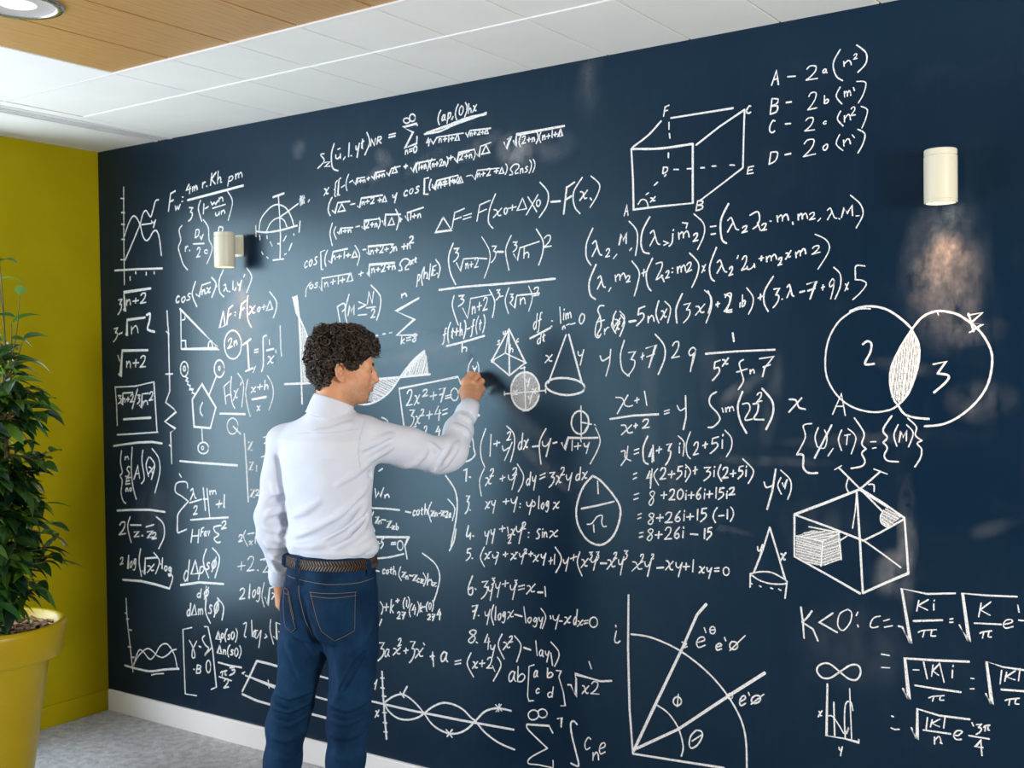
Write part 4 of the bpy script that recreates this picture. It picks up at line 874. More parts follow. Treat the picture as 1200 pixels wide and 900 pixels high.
  '7 787 473 -16 -38 24 2 -8 36/7 808 464 -8 -39/~7 807 460 9 5 4 -8 -7 -12 -8 0/~7 844 489 -11 -16 -5 -22 6 -19/~7 861 464 -6 1 -5 -6 8 -7 -4 -7 -9 0/~7 881 481 -10 -9 -2 -17 7 -7 10 11 2 15 -7 7/~6 900 497 7 -14 -2 -22 -11 -23/7 794 411 -17 -36 27 1 -10 35/7 817 395 -1 -20/~7 817 386 9 9 5 -7 0 -12/~7 860 421 -12 -15 -5 -21 7 -18/~7 879 399 -6 2 -6 -6 9 -8 -5 -7 -10 0/~6 902 413 -11 -9 -2 -18 8 -9 11 11 2 16 -8 9/~6 921 426 8 -13 -2 -21 -12 -22/9 783 334 72 -3 74 2/~7 796 290 11 7 30 9/7 810 297 -5 -19/~7 828 303 -4 -17 10 1/7 856 321 33 8 -20 -16/~7 869 313 18 3 -1 -9 -15 -11 -17 -8/7 786 272 78 -6/~7 819 258 9 9 15 2 -1 -14 -13 -15 -14 -12/7 815 228 31 8/6 934 308 17 9',
  ''),
 ('chalk_formula', 'chalk column of z values beside the bar left of the man',
  '9 974 1340 9 -127 8 -161/6 997 1305 26 5 -29 -40 27 3/6 1003 1220 23 5 -25 -40 22 4/6 1046 1209 -1 -25/6 1006 1103 27 5 -29 -37 26 3/~6 1039 1100 6 6 10 -1 -2 -9 -8 -9 -9 -6/6 1036 1081 20 2/6 1091 1329 20 4/6 1094 1304 16 3/6 1074 1246 24 5/~6 929 898 7 7 13 1 -2 -10 -9 -11 -12 -10/6 926 875 25 6/~6 971 928 -13 -29 24 -38/6 983 913 41 8/6 992 882 21 6 -21 -22 20 5/6 1031 906 -2 -29/6 1048 903 12 3',
  ''),
 ('chalk_formula', 'chalk + z terms and 2log left of the hanging hand',
  '6 943 790 -5 -36/6 918 768 46 9/~6 981 802 13 14 22 1 -3 -21 -17 -24 -21 -18/6 975 754 45 9/6 1039 764 7 -1/6 1058 809 43 11/~6 1080 809 11 13 19 0 -3 -23 -16 -23 -18 -18/6 1073 758 38 6/~6 930 665 10 10 16 0 -2 -16 -13 -17 -16 -14/6 925 628 34 7/6 992 700 -7 -65 5 2/~6 1019 677 -11 -13 0 -16 7 -2 10 16 0 15 -6 0/~6 1054 687 -9 4 -9 -19 5 -10 13 25/~6 1055 691 -5 -42 -10 -19 -10 3/~6 1080 715 -16 -58 13 -45/6 1083 653 16 -32 13 74 38 11/~6 1127 675 10 0 5 -16 10 3/6 1155 686 -32 -37',
  ''),
 ('chalk_formula', 'chalk 2log x root low and left of the jeans',
  '~6 947 523 18 8 -5 -28 -9 -30 11 -4/6 998 545 2 -70/~6 1017 505 -11 -12 0 -14 8 -2 9 15 0 13 -6 0/~6 1034 507 -21 -12 12 -24 29 38/6 1056 509 -16 -75/6 1082 496 8 -8 -14 -9/~6 1115 562 -5 -46 19 -56/6 1130 493 19 -11 -2 72 43 -8/6 1162 517 16 2 -5 -34',
  ''),
 ('chalk_rectangle', 'chalk parallelogram with a midline behind the legs',
  '9 1026 375 73 -2 71 -4/9 1026 375 -51 -81 -43 -64/9 932 218 90 -14 96 -4/9 955 302 53 -6 136 -14/6 1008 294 81 -12 55 -9/6 1093 303 5 -33/6 1081 281 28 4/6 933 310 10 -4/8 1382 365 70 -4/~6 1456 409 -10 -21 10 -12/8 1353 277 97 -4/~6 1369 281 -1 -3 -2 -2 -3 -2 -4 -1 -3 1 -3 1 -1 3 0 2 2 3 3 2 4 1 3 0 3 -1 2 -2 0 -3/9 1330 201 106 -2 11 31',
  ''),
 ('chalk_diagram', 'chalk half circles on cross axes right of the left lamp',
  '8 1172 2328 64 10/6 1204 2327 5 -84 3 -79 -5 -91/8 1166 2068 61 1/~8 1067 2195 62 -9 78 2 56 6 46 6/6 1066 2219 1 -46/6 1326 2216 -7 -44/~6 1085 2194 11 46 35 33 40 20 36 1 36 -15 21 -22 16 -28 10 -28/~6 1129 2190 23 30 29 17 30 2 25 -14 13 -25/6 1214 2244 50 21 52 23/5 1349 2319 5 -13/5 1343 2318 9 -31/5 1336 2318 8 -33/5 1330 2318 8 -36/5 1326 2308 4 -29/6 1373 2290 8 9/6 1089 2177 2 -20/6 1132 2172 1 -12/6 1151 2145 11 -18/6 1099 2107 8 -12/6 1129 2084 9 -7/6 1245 2162 -17 -20/6 1277 2130 -17 -28/6 1289 2168 0 -6/6 1235 2087 8 3/6 1195 2134 11 -1',
  ''),
 ('chalk_formula', 'chalk S2 = sum to infinity over root, topmost line',
  '~6 1466 2474 -19 -3 19 -25 -36 -27/6 1469 2438 28 1 -28 -18 29 0/~6 1521 2507 -16 -43 6 -51 29 -15/~6 1529 2462 1 -13 11 -3 11 8/6 1554 2463 0 -17/6 1578 2448 -9 -9/6 1540 2482 13 3/6 1602 2500 -5 -53/6 1609 2449 5 -1/~6 1636 2484 1 -13 7 0 9 15/6 1655 2493 -14 -54/6 1672 2506 -5 -33 6 -3/6 1664 2490 15 8/~6 1694 2530 14 -40 -26 -46/6 1712 2474 6 26 14 -25 6 26/6 1751 2504 -6 -27/~6 1751 2504 15 0 -1 -9 -17 -4/6 1753 2491 13 -12/6 1807 2506 32 2/6 1805 2496 32 2/~6 1910 2547 -1 -4 -4 -3 -6 -1 -6 0 -7 3 -4 3 -2 4 0 4 4 4 5 1 7 0 6 -2 5 -3 3 -4 0 -4/~6 1937 2554 -2 -6 -3 -4 -6 -2 -5 0 -6 3 -4 5 -2 6 1 5 3 5 5 3 6 0 5 -2 5 -4 2 -6 0 -6/7 1946 2524 -3 7 -66 -5 48 -25 -40 -54 57 10 2 26/6 1887 2437 -1 -14/~6 1887 2431 7 7 3 -6 1 -8/6 1906 2438 14 2/6 1905 2430 14 2/~6 1936 2449 -8 -7 -1 -12 6 -6 8 8 1 11 -6 6/~8 1980 2487 71 1 73 16 91 14 50 10/~6 2059 2565 -10 -15 -4 -20 6 -17/~6 2078 2543 -6 3 -8 -10 1 -10 7 3 6 14/~6 2079 2545 -3 -14 4 -5/6 2094 2550 -7 -37/~6 2093 2546 9 5 3 -7 -6 -12 -8 -1/6 2115 2534 -6 -10/~6 2140 2575 -10 -16 -4 -21 6 -18/~5 2155 2568 -9 -9 -2 -17 7 -7 9 10 2 15 -7 8/~5 2172 2577 7 -12 -1 -20 -10 -20/5 2188 2571 -3 -35/~5 2186 2546 7 8 4 -5 0 -11/~5 2207 2560 5 -2 3 -15 6 -1/5 2223 2563 -19 -25/~8 1990 2490 96 14 94 16 84 3/6 1999 2470 -9 -16 15 2/6 2002 2463 -3 -22/6 2008 2465 13 -19 17 21 11 1 112 0/6 2049 2461 -1 -13/~6 2049 2455 6 6 4 -5 1 -8/6 2077 2464 -2 -15/6 2068 2457 17 0/6 2094 2468 -1 -23/6 2110 2462 -2 -14/6 2101 2455 17 1/5 2135 2470 -12 -24 19 -1 -7 25/5 2172 2467 8 -15 10 21 94 -3/5 2193 2465 0 -12/~5 2194 2459 4 5 3 -4 0 -7/5 2214 2467 -2 -12/5 2207 2461 12 0/~5 2226 2469 3 3 7 -1 -1 -6 -5 -7 -6 -4/5 2224 2454 12 0/5 2248 2466 -1 -12/5 2241 2460 13 0/5 2266 2472 -9 -19 15 -1 -6 20',
  ''),
 ('chalk_formula', 'chalk root of (2+n)(n+1) in a dust smear at top centre',
  '5 2341 2413 10 -24 21 42 -17 -9/7 2381 2413 10 -20 4 40 198 5/~5 2416 2430 -8 -12 -3 -15 5 -13/~5 2420 2419 4 5 7 -1 -1 -9 -6 -9 -7 -7/5 2417 2398 16 2/5 2448 2416 -2 -14/5 2440 2409 15 1/5 2461 2414 -1 -14/~5 2461 2408 6 6 3 -5 0 -8/~5 2480 2432 5 -10 0 -15 -8 -15/~5 2501 2434 -7 -12 -3 -15 5 -14/5 2505 2416 -1 -15/~5 2505 2409 6 7 3 -5 0 -9/5 2529 2419 -2 -15/5 2521 2411 14 1/5 2544 2429 -1 -25/5 2557 2421 -2 -14/5 2549 2413 15 2/5 2578 2430 -10 -25 17 1 -7 24',
  ''),
 ('chalk_formula', 'chalk second line with many roots at top centre',
  '~6 1464 2333 8 -2 4 -17 9 0/6 1488 2337 -27 -30/~6 1535 2360 -10 -10 -1 -17 -7 -8/~6 1517 2325 6 -3 -4 -20 7 -3/6 1554 2368 -10 -5 -8 -62 10 1/6 1556 2331 17 6/~6 1596 2378 -11 -20 -4 -24 5 -19/6 1600 2346 17 6/6 1622 2345 9 -11 8 23 41 1/6 1642 2356 -1 -17/6 1658 2351 -1 -11/6 1649 2345 17 1/6 1671 2348 0 -9/~6 1672 2344 6 5 3 -4 1 -6/6 1699 2357 -2 -12/6 1691 2350 14 2/6 1716 2357 11 -11 8 23 47 3/6 1740 2364 -1 -18/6 1755 2361 -2 -12/6 1745 2354 18 2/6 1769 2360 0 -10/~6 1770 2356 6 5 4 -4 1 -6/6 1792 2363 11 -12 13 26 44 4/6 1833 2382 -14 -24 25 2 -11 22/6 1888 2385 -2 -15/6 1878 2377 18 1/6 1912 2369 10 -16 15 30 92 4/~6 1947 2386 -7 -10 -3 -14 4 -13/6 1953 2381 -2 -24/6 1965 2373 -1 -14/6 1958 2365 13 1/6 1977 2373 0 -15/~6 1978 2366 5 7 2 -6 1 -8/~6 1994 2389 5 -9 -1 -15 -7 -15/~6 2014 2392 -7 -11 -3 -15 4 -13/6 2016 2373 -1 -12/~6 2016 2367 5 6 3 -4 0 -8/6 2038 2377 -2 -15/6 2030 2370 14 1/~6 2050 2379 4 5 7 -1 -1 -8 -6 -9 -6 -6/6 2048 2360 14 2/6 2068 2375 -1 -14/~6 2068 2368 5 7 3 -5 0 -8/~6 2084 2391 5 -8 -1 -13 -7 -14/6 2103 2393 -2 -16/6 2092 2384 20 3/5 2118 2380 10 -13 13 26 46 5/6 2120 2382 11 -18 8 36 71 3/~5 2143 2390 4 4 8 0 -1 -8 -6 -8 -8 -6/5 2140 2372 17 1/5 2174 2390 -2 -15/5 2165 2382 16 1/5 2188 2388 -1 -14/~5 2188 2381 6 7 3 -5 1 -9/~5 2208 2405 5 -10 0 -14 -8 -15/5 2221 2385 9 -11 8 37 45 8/5 2262 2412 -19 -30 34 2 -15 28',
  ''),
 ('chalk_formula', 'chalk third line with cos of roots at top centre',
  '~6 1505 2296 -16 -23 -6 -27 11 -22/6 1506 2244 13 -13 16 41 65 0/6 1557 2266 -22 -30 39 2 -17 28/6 1604 2259 22 1/6 1640 2249 11 -7 9 36 109 2/6 1664 2264 0 -12/~6 1665 2258 7 6 3 -4 1 -8/6 1692 2269 -1 -13/6 1682 2262 19 1/~6 1710 2271 5 4 9 -1 -1 -8 -7 -8 -8 -5/6 1708 2253 18 1/6 1755 2269 -1 -14/6 1746 2262 18 1/6 1780 2276 -12 -22 21 0 -9 22/~6 1821 2276 1 -8 8 -2 8 10/6 1841 2281 -12 -36/~6 1894 2284 -7 2 -10 -10 3 -10 12 3/~6 1914 2290 -10 -7 1 -9 7 -2 8 9 0 9 -6 0/~6 1951 2295 -8 1 -6 -7 10 -7 -5 -8 -11 -1/6 1997 2323 -20 -1 -3 -58 19 -2/~6 2009 2316 -7 -14 -3 -16 4 -10/6 2013 2287 14 -12 10 33 97 10/6 2045 2301 0 -12/~6 2045 2295 7 7 4 -5 1 -8/6 2074 2307 -2 -14/6 2064 2300 18 1/6 2094 2313 -1 -21/6 2110 2306 -1 -12/6 2101 2300 18 1/5 2136 2314 -13 -21 22 1 -9 20/6 2013 2296 10 -16 12 28 99 10/6 2040 2293 0 -14/~6 2040 2286 8 8 5 -5 1 -9/6 2074 2298 -2 -14/6 2062 2290 22 2/6 2097 2310 -2 -26/6 2117 2304 -2 -15/6 2106 2295 21 3/5 2146 2312 -14 -24 24 2 -10 22/5 2172 2310 21 2/5 2198 2311 13 -17 11 32 97 -2/5 2223 2314 -1 -13/~5 2223 2308 7 7 3 -5 1 -8/5 2249 2318 -2 -15/5 2240 2310 17 2/~5 2265 2322 5 5 8 -1 -1 -9 -6 -8 -8 -7/5 2263 2302 17 2/5 2307 2322 -2 -15/5 2297 2314 17 1/5 2330 2326 -11 -22 19 0 -8 22/~5 2347 2335 6 -9 -1 -14 -8 -14/~5 2363 2295 12 1 -1 9 -7 10 15 14 19 -1 2 -11 -13 -11 -2 -9 12 1/5 2410 2311 -1 -16/~5 2410 2304 6 8 4 -5 0 -10/~5 2441 2315 -5 1 -4 -5 7 -6 -4 -6 -7 -1/~5 2450 2337 6 -10 -1 -17 -9 -18/~5 2464 2338 6 -10 0 -16 -9 -18',
  ''),
 ('chalk_formula', 'chalk fourth line with nested brackets and roots at top centre',
  '~6 1504 2194 -13 -41 11 -48/~6 1523 2178 -11 -20 12 -28/6 1531 2156 8 -7 10 21 64 -2/6 1553 2168 -1 -18/6 1572 2163 -1 -11/6 1561 2157 21 1/6 1589 2161 0 -11/~6 1590 2156 8 5 4 -4 1 -7/6 1629 2169 20 2/6 1661 2167 14 -13 -1 36 74 1/~6 1682 2182 5 6 9 -1 -2 -10 -7 -9 -8 -7/6 1679 2161 18 1/6 1715 2179 -2 -16/6 1705 2171 17 1/6 1729 2174 -1 -14/~6 1729 2168 7 6 3 -5 0 -8/~6 1749 2195 6 -10 -1 -15 -9 -16/6 1767 2182 11 -21 5 43 75 -5/6 1814 2191 -18 -29 31 1 -13 28/~6 1834 2220 17 -36 -14 -42/6 1858 2185 -1 -14/6 1850 2177 15 3/6 1881 2190 14 -21 -4 33 79 13/6 1909 2201 -2 -27/6 1926 2194 -2 -15/6 1915 2185 20 3/6 1943 2192 -1 -14/~6 1943 2185 8 8 4 -5 1 -9',
  ''),
 ('chalk_formula', 'chalk cos line ending in n squared above the P bracket',
  '~6 1364 2049 -6 3 -10 -13 2 -13 12 5/~6 1383 2056 -9 -10 0 -12 7 -2 8 12 0 11 -6 1/~6 1419 2065 -7 1 -6 -9 9 -10 -5 -10 -11 -2/6 1461 2089 -23 -5 2 -71 11 1/~6 1476 2088 -11 -19 -5 -24 6 -20/6 1482 2045 13 -10 11 45 78 7/6 1501 2063 -1 -16/~6 1502 2056 9 8 4 -6 2 -10/6 1540 2067 -2 -16/6 1527 2058 24 2/6 1567 2078 -2 -27/6 1588 2069 -3 -15/6 1575 2061 23 1/6 1622 2078 -16 -27 28 1 -12 26/~6 1624 2096 23 -37 -14 -41/6 1664 2077 16 1/6 1684 2065 13 -10 -6 33 127 1/6 1706 2072 -1 -15/~6 1706 2065 7 7 4 -5 1 -9/6 1737 2079 -2 -17/6 1727 2070 18 1/~6 1754 2082 5 6 9 -1 -1 -10 -8 -10 -8 -7/6 1751 2060 18 1/6 1786 2078 -2 -15/6 1776 2070 19 2/6 1805 2087 15 0 -10 -10/~6 1810 2077 8 -2 -1 -8 -7 -7 -8 -4/6 1824 2078 -1 -16/~6 1824 2071 7 7 4 -6 1 -9/6 1874 2086 -3 -21/6 1862 2075 21 2/6 1890 2085 -1 -20/~6 1890 2076 8 10 4 -8 1 -12/~6 1902 2106 5 5 10 -1 -1 -9 -8 -8 -9 -6/6 1899 2087 21 0',
  ''),
 ('chalk_formula', 'chalk cos root line ending in omega above the P bracket',
  '~6 1382 1966 -26 -24 -5 -33/~6 1385 1956 -10 -6 1 -9 7 -1 9 7 -1 8 -6 1/~6 1420 1960 -8 2 -6 -6 10 -6 -5 -7 -11 0/6 1428 1945 12 -19 2 52 160 11/6 1457 1960 0 -18/~6 1458 1952 10 9 6 -6 1 -11/6 1504 1971 -3 -21/6 1489 1959 27 4/6 1533 1982 -2 -31/6 1555 1975 -2 -20/6 1540 1963 27 4/6 1596 1994 -18 -37 31 4 -13 33/6 1654 1994 -3 -18/6 1641 1983 23 5/8 1685 1985 7 -16 5 48 128 0/6 1709 2001 -1 -16/~6 1709 1994 8 8 4 -6 1 -10/6 1742 2004 -2 -16/6 1731 1996 20 1/~6 1759 2009 6 6 10 0 -1 -11 -8 -10 -9 -8/6 1757 1986 20 2/6 1797 2011 -2 -17/6 1786 2002 20 2/6 1814 2007 0 -16/~6 1815 2000 7 7 4 -5 1 -10/~6 1845 1986 15 1 -1 12 -8 12 19 17 24 -3 3 -14 -16 -12 -3 -11 16 1/~6 1903 2019 5 -1 2 -9 6 0/6 1917 2023 -16 -19/6 1929 2031 -3 -17 5 -2/6 1923 2023 11 3',
  ''),
 ('chalk_formula', 'chalk P(M greater or equal N over 2)',
  '6 1524 1862 13 -64/~6 1524 1861 35 12 7 -19 -16 -14/~6 1588 1907 -22 -65 11 -57/6 1580 1823 11 40 6 -25 16 28 -1 -41/6 1638 1875 38 -13 -41 -14/6 1634 1823 44 2/6 1683 1866 9 45 16 -43 8 44/6 1678 1850 46 3/~6 1703 1837 6 7 10 -1 -1 -11 -8 -12 -10 -9/6 1700 1811 21 3/~6 1704 1937 45 -43 -1 -47 -18 -46',
  ''),
 ('chalk_formula', 'chalk sum from k to n above the right shoulder',
  '6 1857 1896 1 -14/~6 1859 1890 12 8 8 -4 3 -8/8 1941 1877 -113 -45 90 -34 -88 -58 101 -1/6 1855 1735 -4 -29/6 1868 1725 -15 -10 14 -7/6 1879 1728 21 4/6 1878 1718 21 4/~6 1928 1741 -8 2 -9 -7 13 -9 -3 -10 -8 -4 -5 6 17 15 3 7/6 1723 1741 12 1/6 1760 1746 13 1/6 1793 1750 13 1',
  ''),
 ('chalk_formula', 'chalk delta F = F(x0 + delta x0) - F(x) at top centre',
  '8 2063 2170 -38 -52 75 2 -37 50/6 2117 2184 -14 -57/5 2117 2183 44 11/6 2110 2157 36 7/5 2157 2167 36 6/5 2155 2155 36 6/5 2231 2202 -14 -59/5 2231 2201 46 12/5 2224 2173 37 10/~5 2301 2234 -25 -48 -8 -49 20 -25/~5 2293 2178 12 -3 7 -19 12 0/5 2327 2181 -37 -31/~5 2345 2180 -6 -5 -1 -11 5 -6 7 7 1 10 -6 5/5 2374 2188 -2 -19/5 2356 2177 34 3/5 2417 2208 -23 -41 40 2 -17 39/5 2440 2210 36 -55/5 2482 2214 -50 -66/~5 2485 2196 -8 -5 -1 -12 6 -6 8 7 1 10 -6 6/~5 2491 2256 32 -38 -4 -43 -33 -41/7 2535 2184 38 -1/7 2600 2229 -14 -91/7 2600 2227 31 15/7 2593 2185 25 11/~5 2662 2255 -35 -47 3 -48 21 -26/~5 2654 2207 10 -3 5 -20 10 0/5 2682 2210 -31 -32/5 2692 2183 6 -8/~5 2696 2256 33 -32 -10 -36 -28 -37',
  ''),
 ('chalk_formula', 'chalk large fraction of cube roots of n+2 and n',
  '~6 2108 2072 -22 -48 6 -58 24 -46/6 2111 2051 21 0 -14 -15/~6 2118 2036 12 -3 -1 -12 -10 -11 -11 -6/5 2121 1999 18 -31 15 43 53 0 52 -6/5 2164 1993 -1 -18/~5 2164 1985 7 9 3 -7 0 -11/5 2190 1998 -2 -19/5 2181 1988 16 2/~5 2206 2004 5 7 9 -1 -2 -12 -7 -12 -8 -10/5 2203 1976 17 3/~5 2238 2085 32 -50 0 -45 -24 -54/5 2283 2048 18 0 -12 -18/~5 2289 2030 10 -4 -2 -15 -9 -13 -10 -8/7 2305 2027 26 -2/~5 2367 2081 -25 -51 13 -72/5 2375 2056 16 0 -10 -11/~5 2381 2045 9 -2 -1 -8 -7 -8 -9 -5/5 2376 2014 16 -23 11 43 82 17/5 2422 2037 -3 -40/~5 2420 2009 12 8 8 -6 -1 -13/~5 2473 2095 27 -43 -2 -43 -17 -40/~5 2506 2060 9 8 15 0 -1 -15 -12 -14 -14 -10/5 2503 2029 31 3/~9 2039 1903 117 6 140 2 135 3 117 4/~6 2108 1879 -8 -40 25 -68/6 2130 1877 24 0 -15 -12/~6 2139 1865 13 -2 -1 -9 -10 -9 -13 -6/5 2147 1832 21 -38 11 42 4 29 92 10/5 2191 1835 -1 -27/~5 2191 1823 8 13 4 -9 0 -16/5 2224 1850 -3 -29/5 2213 1833 20 5/~5 2242 1855 6 10 10 0 -2 -16 -9 -17 -9 -13/5 2238 1819 20 5/~5 2269 1892 22 -43 -11 -57/5 2301 1890 13 1 -9 -11/~5 2305 1880 8 -2 -1 -9 -6 -8 -8 -6/5 2312 1866 16 2/~5 2354 1896 -17 -44 13 -47/5 2359 1873 12 0 -8 -10/~5 2363 1863 7 -2 -1 -7 -6 -7 -6 -4/5 2361 1840 16 -17 10 44 96 4/5 2402 1857 0 -22/~5 2403 1847 12 11 6 -8 2 -14/~5 2438 1898 15 -39 -16 -49/~5 2461 1885 6 6 11 0 -1 -10 -8 -11 -11 -8/5 2458 1862 23 3',
  ''),
 ('chalk_formula', 'chalk small P(theta|E) bracket left of the large fraction',
  '6 1939 1965 -7 -44/~6 1938 1961 8 5 3 -9 -6 -13 -7 -1/~6 1970 1992 -10 -18 -4 -26 4 -23/6 1970 1991 -3 -41/~6 1968 1962 9 9 7 -6 -1 -13/6 1980 1950 4 -1/6 2000 2002 -8 -58/6 2026 1995 -14 -4 -6 -33 16 3/6 2009 1975 12 3/6 2029 1965 3 -1/~6 2025 2017 20 -30 -11 -38',
  ''),
 ('chalk_formula', 'chalk f(t+h)-f(t) over h above the writing hand',
  '~6 2072 1759 -6 0 -4 -19 -6 -33 -7 -6/6 2055 1735 13 5/~6 2090 1780 -10 -21 -4 -29 4 -24/6 2100 1759 -5 -32 4 -4/6 2094 1746 10 3/6 2119 1759 -4 -27/6 2108 1744 18 4/6 2136 1778 -4 -47/~6 2133 1744 6 10 4 -6 -1 -15/~6 2155 1786 5 -15 -2 -25 -9 -26/5 2165 1754 14 4/~5 2201 1786 -5 1 -4 -20 -6 -34 -6 -6/5 2185 1762 13 5/~5 2219 1800 -9 -19 -4 -25 4 -21/5 2227 1786 -4 -32 3 -5/5 2221 1772 10 4/~5 2242 1805 5 -16 -2 -24 -9 -26/~8 2070 1694 84 15 89 19/6 2143 1706 -2 -35/~6 2142 1681 11 8 9 -4 -1 -11',
  ''),
 ('chalk_formula', 'chalk dy over dt = lim as n goes to 0',
  '5 2473 1800 -7 -53/~5 2468 1768 -5 4 -7 -15 4 -12 7 12/~5 2493 1802 -5 0 -5 -22 -6 -39 -6 -6/5 2476 1774 13 6/~7 2441 1714 45 18 40 17/5 2489 1736 -6 -39/~5 2485 1712 -7 1 -7 -13 5 -7 8 11/5 2499 1729 -3 -24 5 -2/5 2493 1717 12 7/5 2531 1773 5 -1/5 2529 1754 4 0/5 2566 1819 3 -56/5 2582 1798 -2 -23/5 2583 1808 1 4/5 2590 1796 0 -20/~5 2591 1788 6 9 3 -6 -1 -12/~5 2600 1790 7 10 3 -7 1 -12/5 2577 1752 -1 -10/~5 2577 1747 5 7 3 -3 1 -6/5 2592 1756 12 4/5 2608 1758 19 4/~5 2655 1794 -9 -11 -2 -17 8 -7 10 12 2 16 -9 7',
  ''),
 ('chalk_pyramid', 'chalk pyramid above the shaded circle',
  '7 2352 1750 -78 -113 77 -53 69 45 -68 121/7 2351 1746 0 -161/5 2352 1749 -18 -85 -60 -27/5 2334 1664 86 -35/~5 2311 1709 -5 1 -3 -4 6 -5 -3 -5 -7 -1/~5 2392 1713 -3 1 -4 -6 1 -6 6 2/~5 2327 1741 0 -9 4 -1 4 6/5 2336 1743 0 -12/5 2357 1695 -2 -28/~5 2356 1675 6 6 5 -4 -1 -9/~5 2285 1636 -1 -2 -1 -2 -3 -1 -3 0 -2 1 -2 1 -1 3 0 2 1 2 3 1 3 1 2 -1 3 -1 1 -2 0 -3/5 2399 1617 26 12',
  ''),
 ('chalk_circle', 'chalk shaded circle with cross axes right of the hand',
  '~7 2478 1529 -6 -27 -16 -23 -22 -14 -26 -2 -24 10 -18 20 -8 27 2 29 14 25 21 16 25 5 25 -6 20 -18 11 -25 1 -28/6 2415 1615 4 -152/5 2399 1608 20 4/5 2406 1458 27 3/6 2327 1518 176 13/5 2328 1527 1 -14/5 2503 1537 1 -14/~5 2367 1530 6 -2 3 -11 6 0/5 2384 1532 -19 -19/~5 2424 1569 1 -7 5 0 6 8/5 2438 1574 -9 -30/~5 2448 1536 5 -2 4 -11 5 0/5 2464 1539 -18 -21/~5 2431 1511 1 -7 6 -1 5 8/5 2445 1514 -9 -29',
  '2419 1595 2390 1588 2367 1561 2358 1529 2366 1493 2388 1469 2417 1463 2447 1471 2470 1497 2477 1529 2468 1564 2446 1588'),
 ('chalk_cone', 'chalk cone labelled x and y right of the pyramid',
  '7 2590 1723 -75 -166/7 2601 1724 50 -167/~7 2662 1541 -8 -12 -21 -8 -30 -5 -34 1 -31 7 -23 10 -11 12 4 13 19 10 28 5 33 0 33 -5 25 -9 14 -12 0 -12/~5 2506 1653 9 -3 6 -16 10 0/5 2533 1656 -30 -28/~5 2637 1666 2 -13 9 -2 10 13/5 2660 1671 -15 -53',
  ''),
 ('chalk_circle', 'chalk small halved circle over the square root',
  '~6 2676 1423 -4 -17 -9 -13 -13 -9 -14 -1 -14 6 -10 12 -5 15 2 17 7 15 12 10 15 4 14 -4 11 -10 7 -15 0 -17/5 2646 1479 0 -112/5 2648 1423 39 -6/5 2698 1416 5 -2/~5 2653 1459 19 -13 4 -26 -16 -26',
  ''),
 ('chalk_graph', 'chalk graph with shaded areas behind the head',
  '9 1310 1838 5 -133 4 -175 1 -58/9 1220 1553 114 3 88 3/8 1733 1573 115 7 142 10/~8 1598 1481 59 -8 52 9 52 22 44 33 50 55 57 53 53 34/~9 1310 1827 26 -42 26 -52/9 1278 1906 18 -62 14 -17/9 1301 1914 11 -87/5 1300 1914 8 -29/5 1295 1913 17 -80/5 1290 1912 18 -73/5 1286 1911 15 -66/5 1281 1910 10 -33/5 1276 1909 -1 -1/4 1375 1609 6 -44/4 1357 1735 10 -171/4 1347 1751 15 -187/4 1337 1767 14 -203/4 1327 1782 15 -219/4 1317 1790 17 -227/4 1318 1663 4 -101/4 1981 1600 -6 -9/4 1979 1617 -8 -27/4 1978 1634 -15 -45/4 1976 1652 -25 -62/4 1972 1661 -24 -73/4 1967 1668 -29 -80/4 1962 1676 -32 -88/4 1952 1670 -34 -82/4 1941 1662 -25 -76/4 1930 1655 -26 -68/4 1920 1648 -25 -62/4 1908 1638 -21 -52/4 1896 1625 -11 -41/4 1883 1612 -14 -27/4 1870 1599 -4 -15/4 1857 1585 -3 -1/4 1826 1577 8 -4/4 1804 1575 25 -8/4 1782 1574 39 -17/4 1760 1572 55 -22/4 1744 1568 67 -22/4 1736 1561 67 -26/4 1729 1554 65 -24/4 1721 1547 63 -24/4 1713 1540 61 -23/4 1710 1531 54 -22/4 1708 1522 49 -14/4 1707 1512 36 -12/4 1705 1503 27 -4/4 1704 1494 10 -7/4 1702 1484 -1 -2/4 1967 1673 -25 -23/4 1966 1677 -62 -62/4 1960 1676 -89 -86/4 1943 1664 -86 -82/4 1925 1653 -73 -73/4 1908 1642 -32 -33',
  '1278 1909 1302 1914 1315 1829 1299 1844/1314 1812 1362 1733 1368 1646 1387 1565 1317 1559/1965 1679 1976 1655 1984 1591 1848 1581 1912 1645/1733 1571 1837 1578 1805 1537 1761 1504 1709 1483 1676 1487 1703 1542'),
 ('chalk_boxed_formula', 'chalk list of three quadratics in a drawn box beside the arm',
